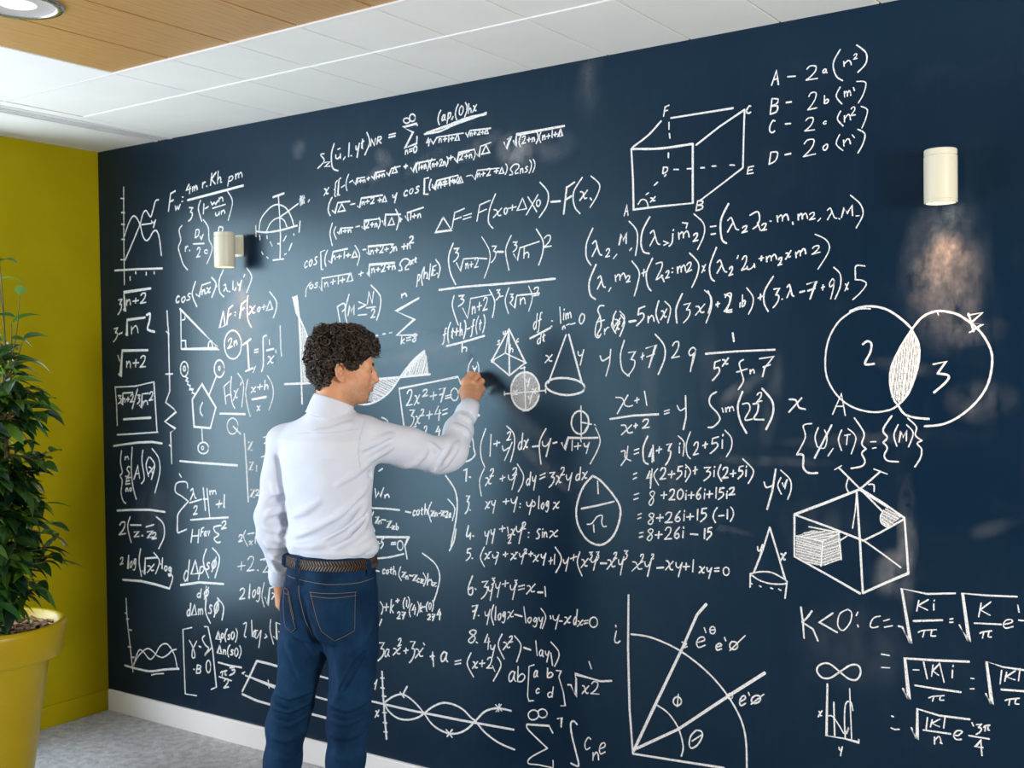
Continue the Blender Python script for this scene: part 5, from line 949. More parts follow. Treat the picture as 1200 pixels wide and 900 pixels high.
  '8 1865 1356 -17 106 -10 74 143 22 140 22 13 -26/~6 1877 1517 9 13 14 -1 -3 -21 -12 -21 -13 -16/6 1872 1471 29 5/~6 1915 1509 8 -3 4 -24 8 0/6 1939 1513 -28 -39/~6 1955 1526 7 6 12 1 -2 -9 -9 -10 -11 -8/6 1952 1506 25 5/6 2006 1524 -3 -29/6 1989 1507 31 6/6 2033 1534 27 7 -21 -55/6 2034 1513 21 6/6 2062 1509 27 5/6 2061 1500 27 5/~6 2122 1515 -2 -9 -5 -8 -6 -5 -8 0 -7 3 -5 7 -3 9 1 10 4 8 7 6 7 2 7 -3 6 -6 3 -8 1 -10/6 1889 1454 22 1 -15 -23/~6 1896 1432 12 -4 -2 -17 -11 -16 -12 -10/~6 1918 1431 7 -3 4 -22 8 0/6 1940 1435 -26 -37/~6 1944 1453 4 5 8 0 -1 -9 -6 -9 -7 -7/6 1942 1433 15 3/6 1986 1452 -4 -29/6 1970 1435 28 6/6 2027 1471 -17 -31 28 6/6 2033 1458 -5 -40/6 2047 1455 23 7/6 2045 1439 23 7/6 1920 1394 -14 -4 -4 -24/~6 1902 1366 11 4 2 -16 -9 -16 -10 -13/~6 1925 1371 5 -3 2 -24 6 0/6 1942 1375 -22 -39/~6 1958 1387 4 7 8 0 -1 -10 -6 -11 -8 -8/6 1955 1365 16 3/6 1982 1354 25 4/6 2027 1396 -12 -21 19 5/6 2031 1387 -3 -26/~6 1748 1424 27 -11 12 -29/~6 2159 1366 -9 -10 -3 -21 7 -10 9 13 2 18 -6 10/6 2169 1326 3 -1/~5 2174 1388 11 -39 4 -33/~7 2189 1316 4 -22 -33 -23 -69 -10/6 1729 1215 19 11',
  ''),
 ('chalk_formula', 'chalk fresh small (y) just above the writing hand',
  '~5 2189 1647 -16 -22 -7 -28/~5 2189 1619 4 -11 7 3/5 2208 1619 -14 -22/~5 2210 1633 6 -17 0 -22',
  ''),
 ('chalk_formula', 'chalk (1+y2)dx-(y-root 1+y), first of the numbered list',
  '~5 2244 1392 -22 -53 -1 -49 16 -38/5 2267 1371 -6 -79/5 2293 1350 -2 -20/5 2278 1337 27 7/~5 2316 1331 6 -16 23 12/5 2359 1346 -34 -66/~5 2339 1376 5 6 8 1 -1 -11 -7 -11 -8 -9/5 2336 1352 18 4/~5 2337 1403 29 -27 2 -43 -17 -57/5 2405 1380 -7 -57/~5 2400 1345 -6 5 -9 -18 5 -12 9 13/~5 2410 1353 6 -2 3 -21 6 1/5 2428 1359 -21 -37/7 2446 1333 29 4/~5 2503 1398 -28 -51 5 -74/~5 2487 1353 3 -15 14 0 14 17/5 2522 1364 -20 -64/7 2532 1348 15 4/7 2567 1350 11 -22 16 41 51 0 66 3/5 2610 1360 -2 -35/5 2633 1352 -2 -22/5 2618 1339 27 4/~5 2657 1351 2 -9 8 -2 8 10/5 2677 1355 -12 -38/~5 2703 1405 17 -40 -12 -37 -28 -46/5 2642 1368 4 -12',
  ''),
 ('chalk_formula', 'chalk (x2+y2)dy=3x2y dx, second of the numbered list',
  '6 2155 1241 -4 -44/6 2141 1236 16 6/6 2166 1213 7 -1/~5 2234 1246 -21 -45 7 -55/~5 2241 1213 9 -1 5 -19 9 2/5 2267 1221 -29 -37/~5 2262 1240 5 6 8 1 -1 -10 -7 -10 -8 -8/5 2259 1219 17 4/5 2316 1226 -3 -21/5 2303 1212 23 8/~5 2340 1228 3 -14 14 -1 15 18/5 2376 1240 -21 -63/~5 2361 1248 5 6 10 1 -1 -9 -8 -11 -9 -8/5 2358 1227 20 5/~5 2380 1269 25 -37 -5 -33 -18 -28/5 2437 1243 -7 -46/~5 2432 1216 -6 3 -8 -13 4 -10 9 10/~5 2444 1227 0 -13 6 -2 7 13/5 2459 1231 -11 -51/5 2476 1233 22 9/5 2474 1220 23 10/5 2516 1244 20 3 -13 -18/~5 2523 1229 11 -1 -2 -13 -9 -13 -11 -9/~5 2544 1234 7 -2 4 -19 7 1/5 2565 1241 -24 -36/~5 2563 1259 4 6 8 0 -1 -10 -6 -9 -7 -8/5 2561 1238 15 3/~5 2584 1240 1 -14 9 -2 10 16/5 2607 1248 -15 -61/5 2642 1269 -6 -44/~5 2638 1242 -7 3 -9 -13 5 -9 10 10/~5 2649 1250 6 -1 4 -16 7 1/5 2668 1255 -22 -29',
  ''),
 ('chalk_formula', 'chalk xy+y=y log x, third of the numbered list',
  '6 2151 1142 15 2 -11 -22/~6 2155 1122 8 -3 -2 -16 -7 -16 -9 -10/6 2167 1092 3 -1/~5 2239 1126 6 -3 4 -17 6 0/5 2258 1129 -22 -29/~5 2266 1131 1 -12 7 -3 7 12/5 2283 1134 -12 -47/5 2330 1142 -2 -19/5 2316 1131 26 4/~5 2351 1143 3 -12 10 -1 11 15/5 2378 1152 -16 -55/5 2389 1128 3 0/5 2387 1116 3 0/~5 2418 1136 2 -12 10 -1 10 15/5 2443 1145 -15 -53/~5 2454 1131 -1 -3 -2 -3 -3 -2 -3 -1 -3 2 -2 2 -2 3 1 4 2 3 2 3 3 1 4 -1 2 -2 2 -3 0 -4/5 2471 1160 -4 -44 3 0/~5 2486 1137 -6 -8 0 -10 4 -3 6 10 0 10 -4 1/~5 2510 1141 -5 3 -5 -10 3 -7 7 14/~5 2511 1144 -3 -26 -6 -11 -5 3/~5 2531 1141 8 -1 4 -16 8 1/5 2554 1146 -26 -28',
  ''),
 ('chalk_formula', 'chalk yy + half xy2 = sin x, fourth of the numbered list',
  '~6 2160 1034 -10 -37 9 -2 10 12/6 2169 1007 -3 -23/6 2178 998 5 -1/~5 2234 1017 1 -13 7 -2 7 12/5 2252 1021 -13 -50/~5 2261 1026 1 -13 6 -3 8 13/5 2278 1030 -13 -53/5 2312 1044 -2 -21/5 2298 1031 26 6/5 2334 1041 3 -22/5 2334 1011 13 5/~5 2337 1001 4 5 6 0 -1 -8 -5 -8 -6 -7/5 2335 983 13 3/~5 2349 1034 7 -2 3 -16 6 0/5 2367 1039 -20 -30/~5 2372 1047 2 -16 11 -2 13 19/5 2401 1057 -19 -71/~5 2398 1057 5 6 8 0 -1 -9 -7 -9 -7 -7/5 2396 1038 16 3/5 2423 1028 4 0/5 2421 1012 4 0/~5 2474 1043 -6 1 -7 -9 8 -11 -2 -11 -11 -4/5 2483 1035 -1 -19/5 2484 1043 1 3/5 2490 1034 -1 -17/~5 2490 1026 7 10 3 -7 1 -10/~5 2515 1040 11 -1 7 -15 11 1/5 2546 1046 -34 -29',
  ''),
 ('chalk_formula', 'chalk long line of x and y powers across the lower middle',
  '6 2170 951 -15 -4 -3 -15/~6 2152 932 12 2 3 -10 -9 -11 -11 -9/6 2173 915 4 0/~5 2230 961 -18 -39 17 -32/~5 2233 937 7 -1 4 -14 8 1/5 2254 942 -23 -27/~5 2267 936 2 -9 11 -1 10 11/5 2293 942 -15 -40/5 2251 943 9 3/5 2285 947 9 -2/5 2324 951 -1 -17/5 2313 940 21 5/~5 2349 946 8 -1 5 -14 8 1/5 2372 952 -26 -28/5 2367 953 9 1/~5 2384 951 2 -10 8 -1 9 12/5 2406 957 -14 -43/~5 2404 964 4 4 6 1 0 -6 -5 -7 -6 -5/5 2403 951 13 3/5 2433 962 -2 -18/5 2424 951 17 5/~5 2445 950 7 -2 5 -16 7 0/5 2467 954 -25 -28/~5 2476 956 2 -10 7 -2 8 11/5 2496 961 -12 -43/5 2517 948 -2 -23/5 2508 934 16 6/5 2533 961 -3 -35/~5 2535 986 24 -32 -6 -29 -17 -28/~5 2568 945 2 -11 8 0 9 14/5 2590 955 -13 -49/5 2611 967 -3 -22/5 2597 951 25 10/~5 2635 978 -11 -39 18 -43/~5 2642 952 8 -2 5 -18 9 1/5 2667 958 -28 -34/5 2673 979 11 2 -7 -9/~5 2677 972 6 -1 -1 -7 -5 -6 -5 -4/~5 2678 959 2 -11 9 0 10 13/5 2702 968 -14 -48/5 2700 982 10 3 -6 -12/~5 2704 973 5 0 -1 -8 -4 -8 -6 -6/7 2716 946 23 2/~5 2744 959 11 0 6 -20 11 3/5 2775 970 -34 -42/~5 2768 982 4 5 6 1 -1 -8 -5 -9 -6 -7/5 2766 964 13 5/~5 2786 965 1 -14 8 -1 8 17/5 2806 976 -14 -62/5 2808 996 12 1 -7 -10/~5 2813 987 6 -2 -1 -7 -5 -8 -7 -5/~5 2839 962 13 -2 8 -19 13 1/5 2876 969 -40 -38/~5 2869 983 3 6 7 1 -1 -9 -6 -11 -5 -8/5 2867 962 12 5/~5 2885 966 2 -13 9 0 10 16/5 2909 977 -15 -58/~5 2910 990 2 4 5 0 -1 -6 -3 -6 -5 -5/5 2908 977 9 3/6 2929 950 24 4/~5 2963 977 9 -4 5 -22 9 -1/5 2988 977 -28 -30/~5 2998 974 1 -12 9 -4 9 12/5 3020 976 -14 -47/5 3035 976 -2 -22/5 3023 963 23 3/5 3060 989 -3 -39/~5 3081 968 6 -2 4 -15 6 0/5 3099 969 -20 -21/~5 3107 968 1 -9 6 -3 7 9/5 3123 969 -10 -35/5 3134 968 15 3/5 3133 959 15 2/~5 3183 963 -1 -5 -3 -5 -4 -3 -4 0 -4 1 -3 4 -1 5 0 5 2 5 4 4 4 1 4 -1 4 -3 1 -5 1 -5',
  ''),
 ('chalk_formula', 'chalk 3y3y+y3=x-1, sixth of the numbered list',
  '~6 2175 850 -19 -42 0 -26 16 1 2 24 -16 -8/6 2185 805 5 -3/5 2218 832 26 6 -17 -23/~5 2227 815 14 -1 -2 -15 -12 -17 -14 -12/~5 2246 818 1 -13 9 -2 9 16/5 2267 826 -14 -57/5 2263 850 11 2 -7 -9/~5 2267 843 6 -1 -1 -6 -5 -5 -6 -5/~5 2278 832 2 -13 8 -2 9 15/5 2299 839 -14 -55/5 2322 847 -2 -21/5 2307 833 28 8/~5 2343 834 1 -14 10 -1 11 17/5 2368 844 -16 -61/5 2362 852 9 2 -6 -8/~5 2365 846 5 -1 0 -6 -5 -6 -5 -4/5 2379 832 25 8/5 2377 820 26 8/~5 2416 838 11 0 7 -18 12 2/5 2449 848 -37 -39/7 2460 820 21 2/5 2490 843 3 -34',
  ''),
 ('chalk_formula', 'chalk y(log x - log y), seventh of the numbered list',
  '6 2172 738 23 9 -18 -54/6 2173 719 17 7/5 2198 707 4 0/~5 2229 725 2 -13 9 0 9 16/5 2252 736 -15 -58/~5 2268 754 -11 -38 10 -35/5 2278 749 -4 -49 3 0/~5 2295 726 -7 -9 0 -12 5 -3 6 12 0 11 -4 1/~5 2319 731 -5 3 -6 -12 3 -6 8 15/~5 2320 733 -3 -27 -6 -12 -7 3/~5 2331 735 9 0 4 -15 9 2/5 2355 744 -26 -33/7 2361 730 30 -3/5 2400 762 8 -56/~5 2425 727 -8 -6 0 -10 6 -3 7 9 0 9 -5 1/~5 2455 726 -7 3 -7 -10 5 -5 9 12/~5 2456 728 -3 -23 -7 -9 -8 3/~5 2464 732 1 -10 6 -3 7 10/5 2480 734 -11 -39/~5 2472 765 20 -27 -15 -44/5 2511 743 2 -10/~5 2522 745 2 -12 10 -3 10 13/5 2547 750 -15 -51/5 2548 729 12 1/~5 2571 745 8 -1 5 -16 9 2/5 2595 752 -27 -32/5 2622 778 -7 -53/~5 2617 746 -4 5 -7 -16 3 -11 7 11/~5 2623 738 7 -1 4 -11 7 2/5 2643 744 -22 -25/5 2648 741 16 5/5 2647 732 16 5/~5 2702 743 -2 -7 -4 -6 -6 -4 -7 -2 -6 2 -5 5 -2 6 1 8 3 7 6 4 6 3 7 -1 5 -4 3 -6 0 -8',
  ''),
 ('chalk_formula', 'chalk 4y(x2)-log y, eighth of the numbered list',
  '~6 2188 649 -15 2 -15 -12 24 -12 -6 -17 -14 -8 -9 9 30 27 5 11/6 2187 608 6 -2/5 2240 644 -15 -33 24 7/5 2245 631 -5 -43/~5 2252 605 2 -12 7 -2 8 12/5 2272 609 -13 -46/~5 2304 653 -18 -43 26 -47/~5 2310 623 10 0 7 -16 10 3/5 2340 634 -33 -38/~5 2336 644 5 5 7 1 -1 -8 -6 -9 -6 -7/5 2335 626 15 5/~5 2358 653 25 -24 0 -24 -17 -44/7 2398 616 29 -4/5 2449 647 5 -51/~5 2478 614 -6 4 -8 -9 1 -12 7 2 6 15/~5 2479 616 -3 -15 4 -6/~5 2489 616 1 -10 6 -3 6 9/5 2504 617 -10 -39/5 2511 613 7 -43/~5 2512 651 29 -25 3 -23 -18 -36',
  ''),
 ('chalk_formula', 'chalk 3ax2+3x+a=(x+2) right of the knees',
  '6 1715 543 28 4 -18 -25/~6 1725 522 15 -2 -2 -18 -13 -17 -16 -13/~6 1766 521 -9 3 -11 -16 1 -14 10 5 9 22/~6 1767 524 -4 -20 5 -6/~6 1790 531 12 0 7 -17 13 2/6 1825 540 -38 -35/~6 1815 566 5 7 8 1 -1 -10 -7 -11 -8 -10/6 1812 543 17 7/6 1853 541 -2 -21/6 1841 528 23 7/6 1875 569 23 3 -16 -28/~6 1882 544 13 -3 -3 -21 -11 -20 -13 -13/~6 1902 544 12 -2 7 -22 13 2/6 1937 553 -39 -44/6 1939 572 5 -6/6 1982 539 -3 -24/6 1970 525 21 4/6 1983 544 3 -55/~6 2050 546 -12 6 -15 -18 2 -19 13 6 12 25/~6 2051 550 -5 -25 8 -8/6 2089 523 27 9/6 2088 512 27 8/~6 2163 565 -18 -43 28 -44/~6 2172 533 7 -2 4 -17 8 1/6 2193 537 -24 -28/5 2214 545 -2 -24/5 2201 531 24 5/~5 2237 550 7 9 12 0 -2 -14 -9 -15 -12 -11/5 2233 519 25 4/5 2259 532 11 -20/~5 2282 566 15 -29 -35 -61',
  ''),
 ('chalk_matrix', 'chalk ab with a two by two matrix in square brackets',
  '~5 2357 520 -11 4 -14 -19 2 -19 12 7 11 27/~5 2358 524 -4 -26 7 -8/5 2372 545 -3 -54/~5 2370 505 18 16 13 -8 -13 -19 -19 -3/5 2441 561 -22 -9 -8 -108 6 -16 20 5/~5 2454 539 -6 2 -8 -13 0 -11 8 5 6 17/~5 2455 541 -3 -16 4 -4/5 2497 558 -1 -34/~5 2496 533 13 11 10 -5 -9 -12 -14 -3/~5 2461 477 -5 2 -8 -10 2 -8 10 5/5 2520 495 -6 -38/~5 2516 472 -10 2 -10 -11 7 -8 12 9/5 2533 554 20 1 -10 -22 18 -51 7 -46 -18 -3',
  ''),
 ('chalk_formula', 'chalk square root of x2 under a small stroke',
  '5 2666 604 9 -23/7 2580 511 12 2 20 -37 2 62 -5 15 54 -5 47 -5 43 8/~5 2639 517 8 -3 5 -19 9 0/5 2664 520 -28 -31/~5 2676 529 8 9 15 -1 -1 -15 -12 -16 -14 -11/5 2672 495 31 3',
  ''),
 ('chalk_formula', 'chalk sum to infinity and integral at the bottom edge',
  '~5 2455 393 2 -7 -2 -8 -6 -7 -9 -5 -9 -3 -9 1 -6 4 -3 7 1 8 5 7 8 6 9 3 9 0 8 -3 4 -6/~5 2491 390 -5 -6 -7 -4 -8 -2 -8 1 -5 4 -3 6 0 6 4 7 7 4 8 3 8 -1 6 -3 4 -5 0 -7 -3 -6/7 2515 332 -15 22 -93 -11/~7 2407 343 6 -19 79 -51/~5 2492 273 -71 -46 -10 -23 42 3 63 1/5 2515 235 0 -24/5 2535 385 18 6 -3 -33/~7 2615 379 -12 9 -13 -9 3 -40 17 -60 9 -43 -31 3/~5 2669 337 -9 5 -14 -23 4 -21 16 10/5 2678 293 -1 -27/~5 2679 281 12 16 7 -9 1 -16/~5 2703 310 21 12 -1 12 -12 -5 -8 -19 4 -16 18 10',
  ''),
 ('chalk_graph', 'chalk sine waves crossing on a sloping axis at the bottom',
  '8 1729 432 6 -123 12 -138/6 1721 406 19 2/6 1722 368 19 1/6 1728 337 20 1/6 1729 272 19 2/6 1731 233 19 2/6 1733 197 19 2/8 1657 307 209 -3 245 3 238 7/~6 1685 389 1 -9 7 0 7 11/6 1703 397 -12 -40/~6 1692 271 6 -1 3 -16 7 2/6 1710 278 -21 -32/~7 1741 314 44 30 43 15 38 -8 38 -21 33 -27 36 -33 41 -17 44 -5 44 10 40 23 36 34 43 42 46 20 38 4 34 -1/~7 1741 304 21 -23 43 -18 51 2 47 16 34 22 37 29 50 25 48 4 48 -11 39 -25 23 -12 38 -31 61 -27 71 -13/6 1820 366 19 -18/8 1855 393 -24 -38/6 2042 260 28 -24/6 2071 265 -25 -30/5 2271 391 27 -18/5 2296 396 -23 -30/5 2287 396 -3 -28',
  ''),
 ('chalk_formula', 'chalk W fraction minus coth in brackets right of the waist',
  '6 1708 1146 5 -34 14 22 7 -19 18 36/6 1757 1124 1 -12/~6 1759 1119 11 8 7 -4 2 -7/8 1687 1069 74 2 69 -1/~6 1698 1054 -15 -34 20 -40/6 1709 1034 17 6 -19 -32 17 5/6 1725 1021 -1 -12/~6 1725 1016 7 7 4 -4 0 -8/6 1740 1027 20 0/6 1767 1021 22 6 -23 -31 23 5/6 1794 1007 11 2 -12 -16 11 1/6 1814 1018 -2 -24/~6 1812 1001 7 5 5 -4 -5 -8 -7 0/6 1860 1066 26 -2/~6 1910 1071 -5 3 -7 -10 1 -11 9 4/~6 1923 1077 -7 -8 0 -10 5 -2 7 9 -1 10 -4 1/6 1942 1086 -3 -24 4 -3/6 1936 1076 11 3/6 1958 1101 -4 -39/~6 1956 1073 7 8 4 -5 -1 -13/~6 1988 1110 -16 -35 13 -40/6 1985 1076 17 5 -18 -27 17 5/6 2005 1070 -1 -13/~6 2005 1064 6 8 3 -5 0 -7/6 2021 1069 12 4/6 2034 1079 16 5 -17 -26 16 5/~6 2055 1076 3 4 6 0 -1 -8 -5 -9 -5 -6/6 2053 1057 11 2/~6 2078 1071 -3 3 -5 -7 0 -7 4 1 4 10/~6 2079 1073 -2 -10 2 -4/~6 2066 1126 31 -32 -11 -46/~7 2057 1213 45 -57 5 -78 -30 -127/8 1676 957 98 5 102 5/6 1869 966 -16 -33/~6 2102 1017 -11 -47 -22 -37/6 1721 941 -2 -21/6 1712 929 16 4/6 1748 953 -9 -3 -3 -13/~6 1736 937 8 2 1 -9 -6 -9 -7 -7/6 1787 941 22 3/6 1786 934 22 3/~6 1846 935 -2 -8 -3 -6 -6 -4 -6 -1 -5 2 -5 5 -1 7 0 8 3 7 5 5 6 2 6 -2 5 -4 2 -7 0 -7/8 1682 955 195 14/6 1877 969 -22 -36 10 -48/~8 1705 872 72 12 71 19',
  ''),
 ('chalk_formula', 'chalk coth line in a wide bracket right of the belt',
  '6 1705 825 17 -1/~6 1753 832 -5 3 -7 -8 2 -10 8 3/~6 1766 834 -7 -6 1 -8 4 -2 6 7 0 8 -4 1/6 1784 845 -3 -21 4 -3/6 1778 836 11 2/6 1798 850 -3 -31/~6 1796 828 6 6 4 -5 0 -10/~6 1832 852 -10 -31 12 -21/6 1839 832 18 3 -19 -23 18 2/6 1858 819 0 -12/~6 1858 814 6 6 3 -5 1 -7/6 1874 823 18 -1/6 1894 826 18 3 -19 -26 18 3/~6 1923 813 -4 3 -6 -7 1 -8 8 2/6 1931 814 11 1 -12 -16 12 1/~6 1943 839 13 -23 -12 -27/6 1966 839 -4 -44/~6 1964 808 12 9 8 -6 -1 -14/6 1988 807 17 3 -18 -17 18 2/~7 1941 913 59 -33 22 -45 -12 -54 -18 -44',
  ''),
 ('chalk_formula', 'chalk row of K terms with small brackets right of the jeans',
  '~6 1726 705 14 -20 -9 -28/6 1758 702 -3 -29/6 1744 686 25 4/6 1783 720 -7 -52/6 1794 701 -15 -17 13 -14/6 1814 726 -1 -14/6 1805 716 17 6/~6 1852 734 -8 -13 -2 -16 4 -13/6 1860 726 -2 -24/~6 1867 739 6 -9 -1 -16 -8 -17/~6 1813 670 4 6 8 -1 -1 -9 -6 -9 -8 -7/6 1810 650 16 2/6 1835 677 15 3 -11 -29/6 1836 666 11 2/~6 1885 716 -9 -16 -4 -20 5 -15/6 1898 712 -11 -22 17 5/6 1902 703 -4 -27/~6 1914 726 6 -12 -1 -19 -9 -22/6 1929 723 -5 -36/6 1937 711 -11 -13 9 -8/6 1938 708 11 3/~6 1964 731 -7 -11 -2 -14 3 -11/~6 1975 729 -6 -7 -1 -13 4 -5 6 9 2 11 -5 5/~6 1986 739 4 -9 -1 -15 -6 -16/~6 1963 680 4 4 6 0 0 -7 -6 -8 -6 -5/6 1961 664 13 2/6 1983 686 12 3 -10 -26/6 1983 676 10 3/6 2019 710 -11 -24 17 6/6 2022 700 -4 -30/6 1732 638 -12 -26',
  ''),
 ('chalk_circled_fraction', 'chalk 1 over pi in a tall ellipse',
  '~7 2689 1242 32 -16 46 -44 26 -39 -1 -41 -21 -52 -35 -34 -36 -8 -41 18 -30 44 -7 47 11 47 22 43 34 35/5 2708 1225 2 -43/7 2643 1127 65 15 62 17/~5 2665 1075 18 4 22 25 20 4 -3 -21 6 -15 12 2/5 2690 1075 2 -25',
  ''),
 ('chalk_cube', 'chalk see-through box with lettered corners',
  '7 2851 2329 5 -100 1 -100 96 2 117 0 2 188/~7 2851 2329 105 -11 116 1/~6 2856 2334 59 33 46 39/6 2996 2411 109 1 105 1/6 3084 2314 79 47 85 42/6 3248 2403 -4 -91 -3 -85/6 3241 2225 -65 -40 -82 -49/5 2989 2398 0 -22/5 2990 2362 2 -15/5 2986 2300 0 -15/5 3005 2245 16 -2/5 3052 2242 16 -1/5 3099 2240 13 -1/5 3138 2241 13 -1/5 3198 2238 15 -2/5 2977 2231 -6 -4/5 2946 2210 -12 -9/5 2913 2179 -9 -5/5 2821 2111 12 35 3 -34/5 2825 2125 10 1/5 3087 2136 -6 -30/~5 3087 2136 17 -2 -2 -8 -17 -4/~5 3085 2122 18 -2 -2 -10 -20 -4/5 3276 2226 -17 -2 -4 -20 19 1/5 3257 2214 14 2/~5 3268 2411 -5 1 -7 -9 -1 -9 6 -4 7 3/5 2976 2449 -6 -29/5 2975 2449 15 4/5 2973 2435 12 3/5 2968 2256 -3 -20/~5 2968 2256 13 -2 1 -8 -6 -7 -11 -3/~5 2874 2145 13 14 17 -5 8 -23/~5 2920 2161 6 -1 4 -9 6 1/5 2937 2164 -18 -16',
  ''),
 ('chalk_formula', 'chalk line A = 2 a (n squared) in the stack at the upper right',
  '5 3336 2465 16 41 6 -42/5 3342 2481 14 1/5 3387 2483 24 -2/~4 3447 2496 10 8 17 -3 -1 -14 -13 -13 -16 -10/4 3444 2464 35 0/~4 3506 2485 -5 3 -5 -5 1 -5 5 0 4 7/~4 3506 2486 -1 -7 3 -3/~4 3548 2538 -21 -37 8 -38 19 -17/4 3558 2501 1 -14/~4 3560 2494 11 8 7 -5 2 -9/~4 3588 2514 3 3 5 0 0 -5 -4 -5 -5 -4/4 3587 2503 11 1/~4 3596 2543 27 -27 0 -30 -24 -23',
  ''),
 ('chalk_formula', 'chalk line B = 2 b (n squared) in the stack at the upper right',
  '5 3337 2424 -6 -46/~5 3337 2424 19 -4 -3 -12 -19 -6/~5 3334 2402 20 -3 -3 -16 -20 -5/5 3382 2406 16 0/~4 3452 2414 8 10 14 -2 -2 -17 -11 -17 -13 -13/4 3448 2375 28 2/4 3500 2410 -1 -23/~4 3500 2393 7 5 5 -4 -5 -7 -8 0/~4 3547 2428 -12 -25 17 -25/4 3559 2413 1 -16/~4 3560 2407 5 6 3 -5 0 -10/~4 3569 2407 5 7 3 -6 1 -9/4 3586 2421 3 -9/~4 3596 2437 26 -7 -7 -32 -15 -24',
  ''),
 ('chalk_formula', 'chalk line C = 2 c (n squared) in the stack at the upper right',
  '~5 3346 2355 -7 2 -9 -15 -1 -14 7 -7 9 4/5 3379 2342 16 -1/~4 3442 2343 8 7 14 -1 -1 -14 -11 -13 -13 -9/4 3439 2313 30 0/~4 3505 2333 -4 1 -5 -4 2 -4 6 1/~4 3548 2358 -10 -22 17 -23/4 3559 2343 0 -19/~4 3560 2334 10 11 5 -6 2 -11/~4 3579 2359 4 5 6 -1 0 -8 -6 -8 -6 -7/4 3577 2340 14 1/~4 3608 2363 18 -12 -5 -26 -11 -25',
  ''),
 ('chalk_formula', 'chalk line D = 2 d (n squared) in the stack at the upper right',
  '5 3332 2262 -6 -36/~5 3332 2262 20 -2 0 -14 -8 -13 -18 -7/5 3377 2249 18 2/~4 3437 2275 10 10 19 -1 -2 -17 -14 -17 -16 -13/4 3434 2237 37 4/~4 3502 2265 -7 -6 0 -8 7 -2 6 8 -1 8 -5 0/~4 3544 2289 -10 -26 20 -22/4 3556 2272 1 -18/~4 3558 2264 10 10 6 -6 2 -10/4 3581 2284 7 -9/~4 3598 2298 20 -15 -4 -26 -16 -28',
  ''),
 ('chalk_formula', 'chalk line of lambda and m products, upper of two',
  '~6 2701 2080 -25 -49 -1 -48 17 -27/~5 2699 2028 12 9 6 -19 9 -26 9 -5/5 2717 2018 -20 -33/~5 2752 2001 4 5 8 0 -1 -9 -7 -10 -7 -7/5 2749 1980 16 2/5 2792 1986 -13 -13/5 2801 2017 9 34 6 -21 12 24 0 -35/5 2848 2003 -7 -8/~5 2840 2092 27 -32 3 -38 -8 -44/~6 2916 2100 -26 -42 -7 -41 9 -29 21 -7/~5 2918 2047 11 8 6 -18 8 -24 9 -5/5 2935 2037 -19 -31/5 2965 2018 17 -8 -16 -6/~5 2999 2039 -3 -28 -11 -11/5 3000 2049 2 3/5 3019 2041 2 -21/~5 3021 2033 10 9 5 -7 0 -12/~5 3037 2035 11 9 6 -8 2 -12/5 3033 2072 18 -4 -5 -15/~5 3072 2028 5 5 8 0 -1 -8 -6 -9 -8 -7/5 3070 2009 17 3/~5 3074 2096 32 -32 2 -36 -23 -46/5 3130 2051 19 1/5 3132 2027 15 1/~6 3192 2118 -26 -50 2 -57 16 -16/~5 3189 2066 11 8 7 -15 9 -21 9 -4/5 3207 2059 -19 -29/~5 3238 2039 4 4 9 1 -1 -7 -6 -7 -8 -6/5 3236 2024 17 3/~5 3263 2076 24 9 7 -19 -7 -22 -15 -11/~5 3287 2051 9 -24/~5 3301 2042 5 4 8 0 -1 -7 -6 -8 -7 -5/5 3300 2026 16 2/5 3327 2053 4 -1/5 3350 2067 2 -18/~5 3353 2060 9 8 5 -6 0 -12/~5 3368 2061 10 8 6 -7 2 -11/5 3399 2044 1 -7/5 3416 2066 1 -17/~5 3418 2060 7 7 4 -6 0 -10/~5 3430 2060 8 7 5 -6 2 -10/~4 3452 2062 5 4 8 1 0 -8 -7 -7 -7 -6/4 3451 2046 17 3/4 3485 2048 -8 -8/~4 3506 2070 9 6 5 -12 7 -17 7 -3/4 3520 2064 -14 -22/4 3540 2043 3 -2/4 3548 2045 8 28 9 -17 14 21 2 -29/4 3591 2046 9 0/~4 3575 2108 29 -29 7 -31 -20 -37',
  ''),
 ('chalk_formula', 'chalk line of lambda and m products, lower of two',
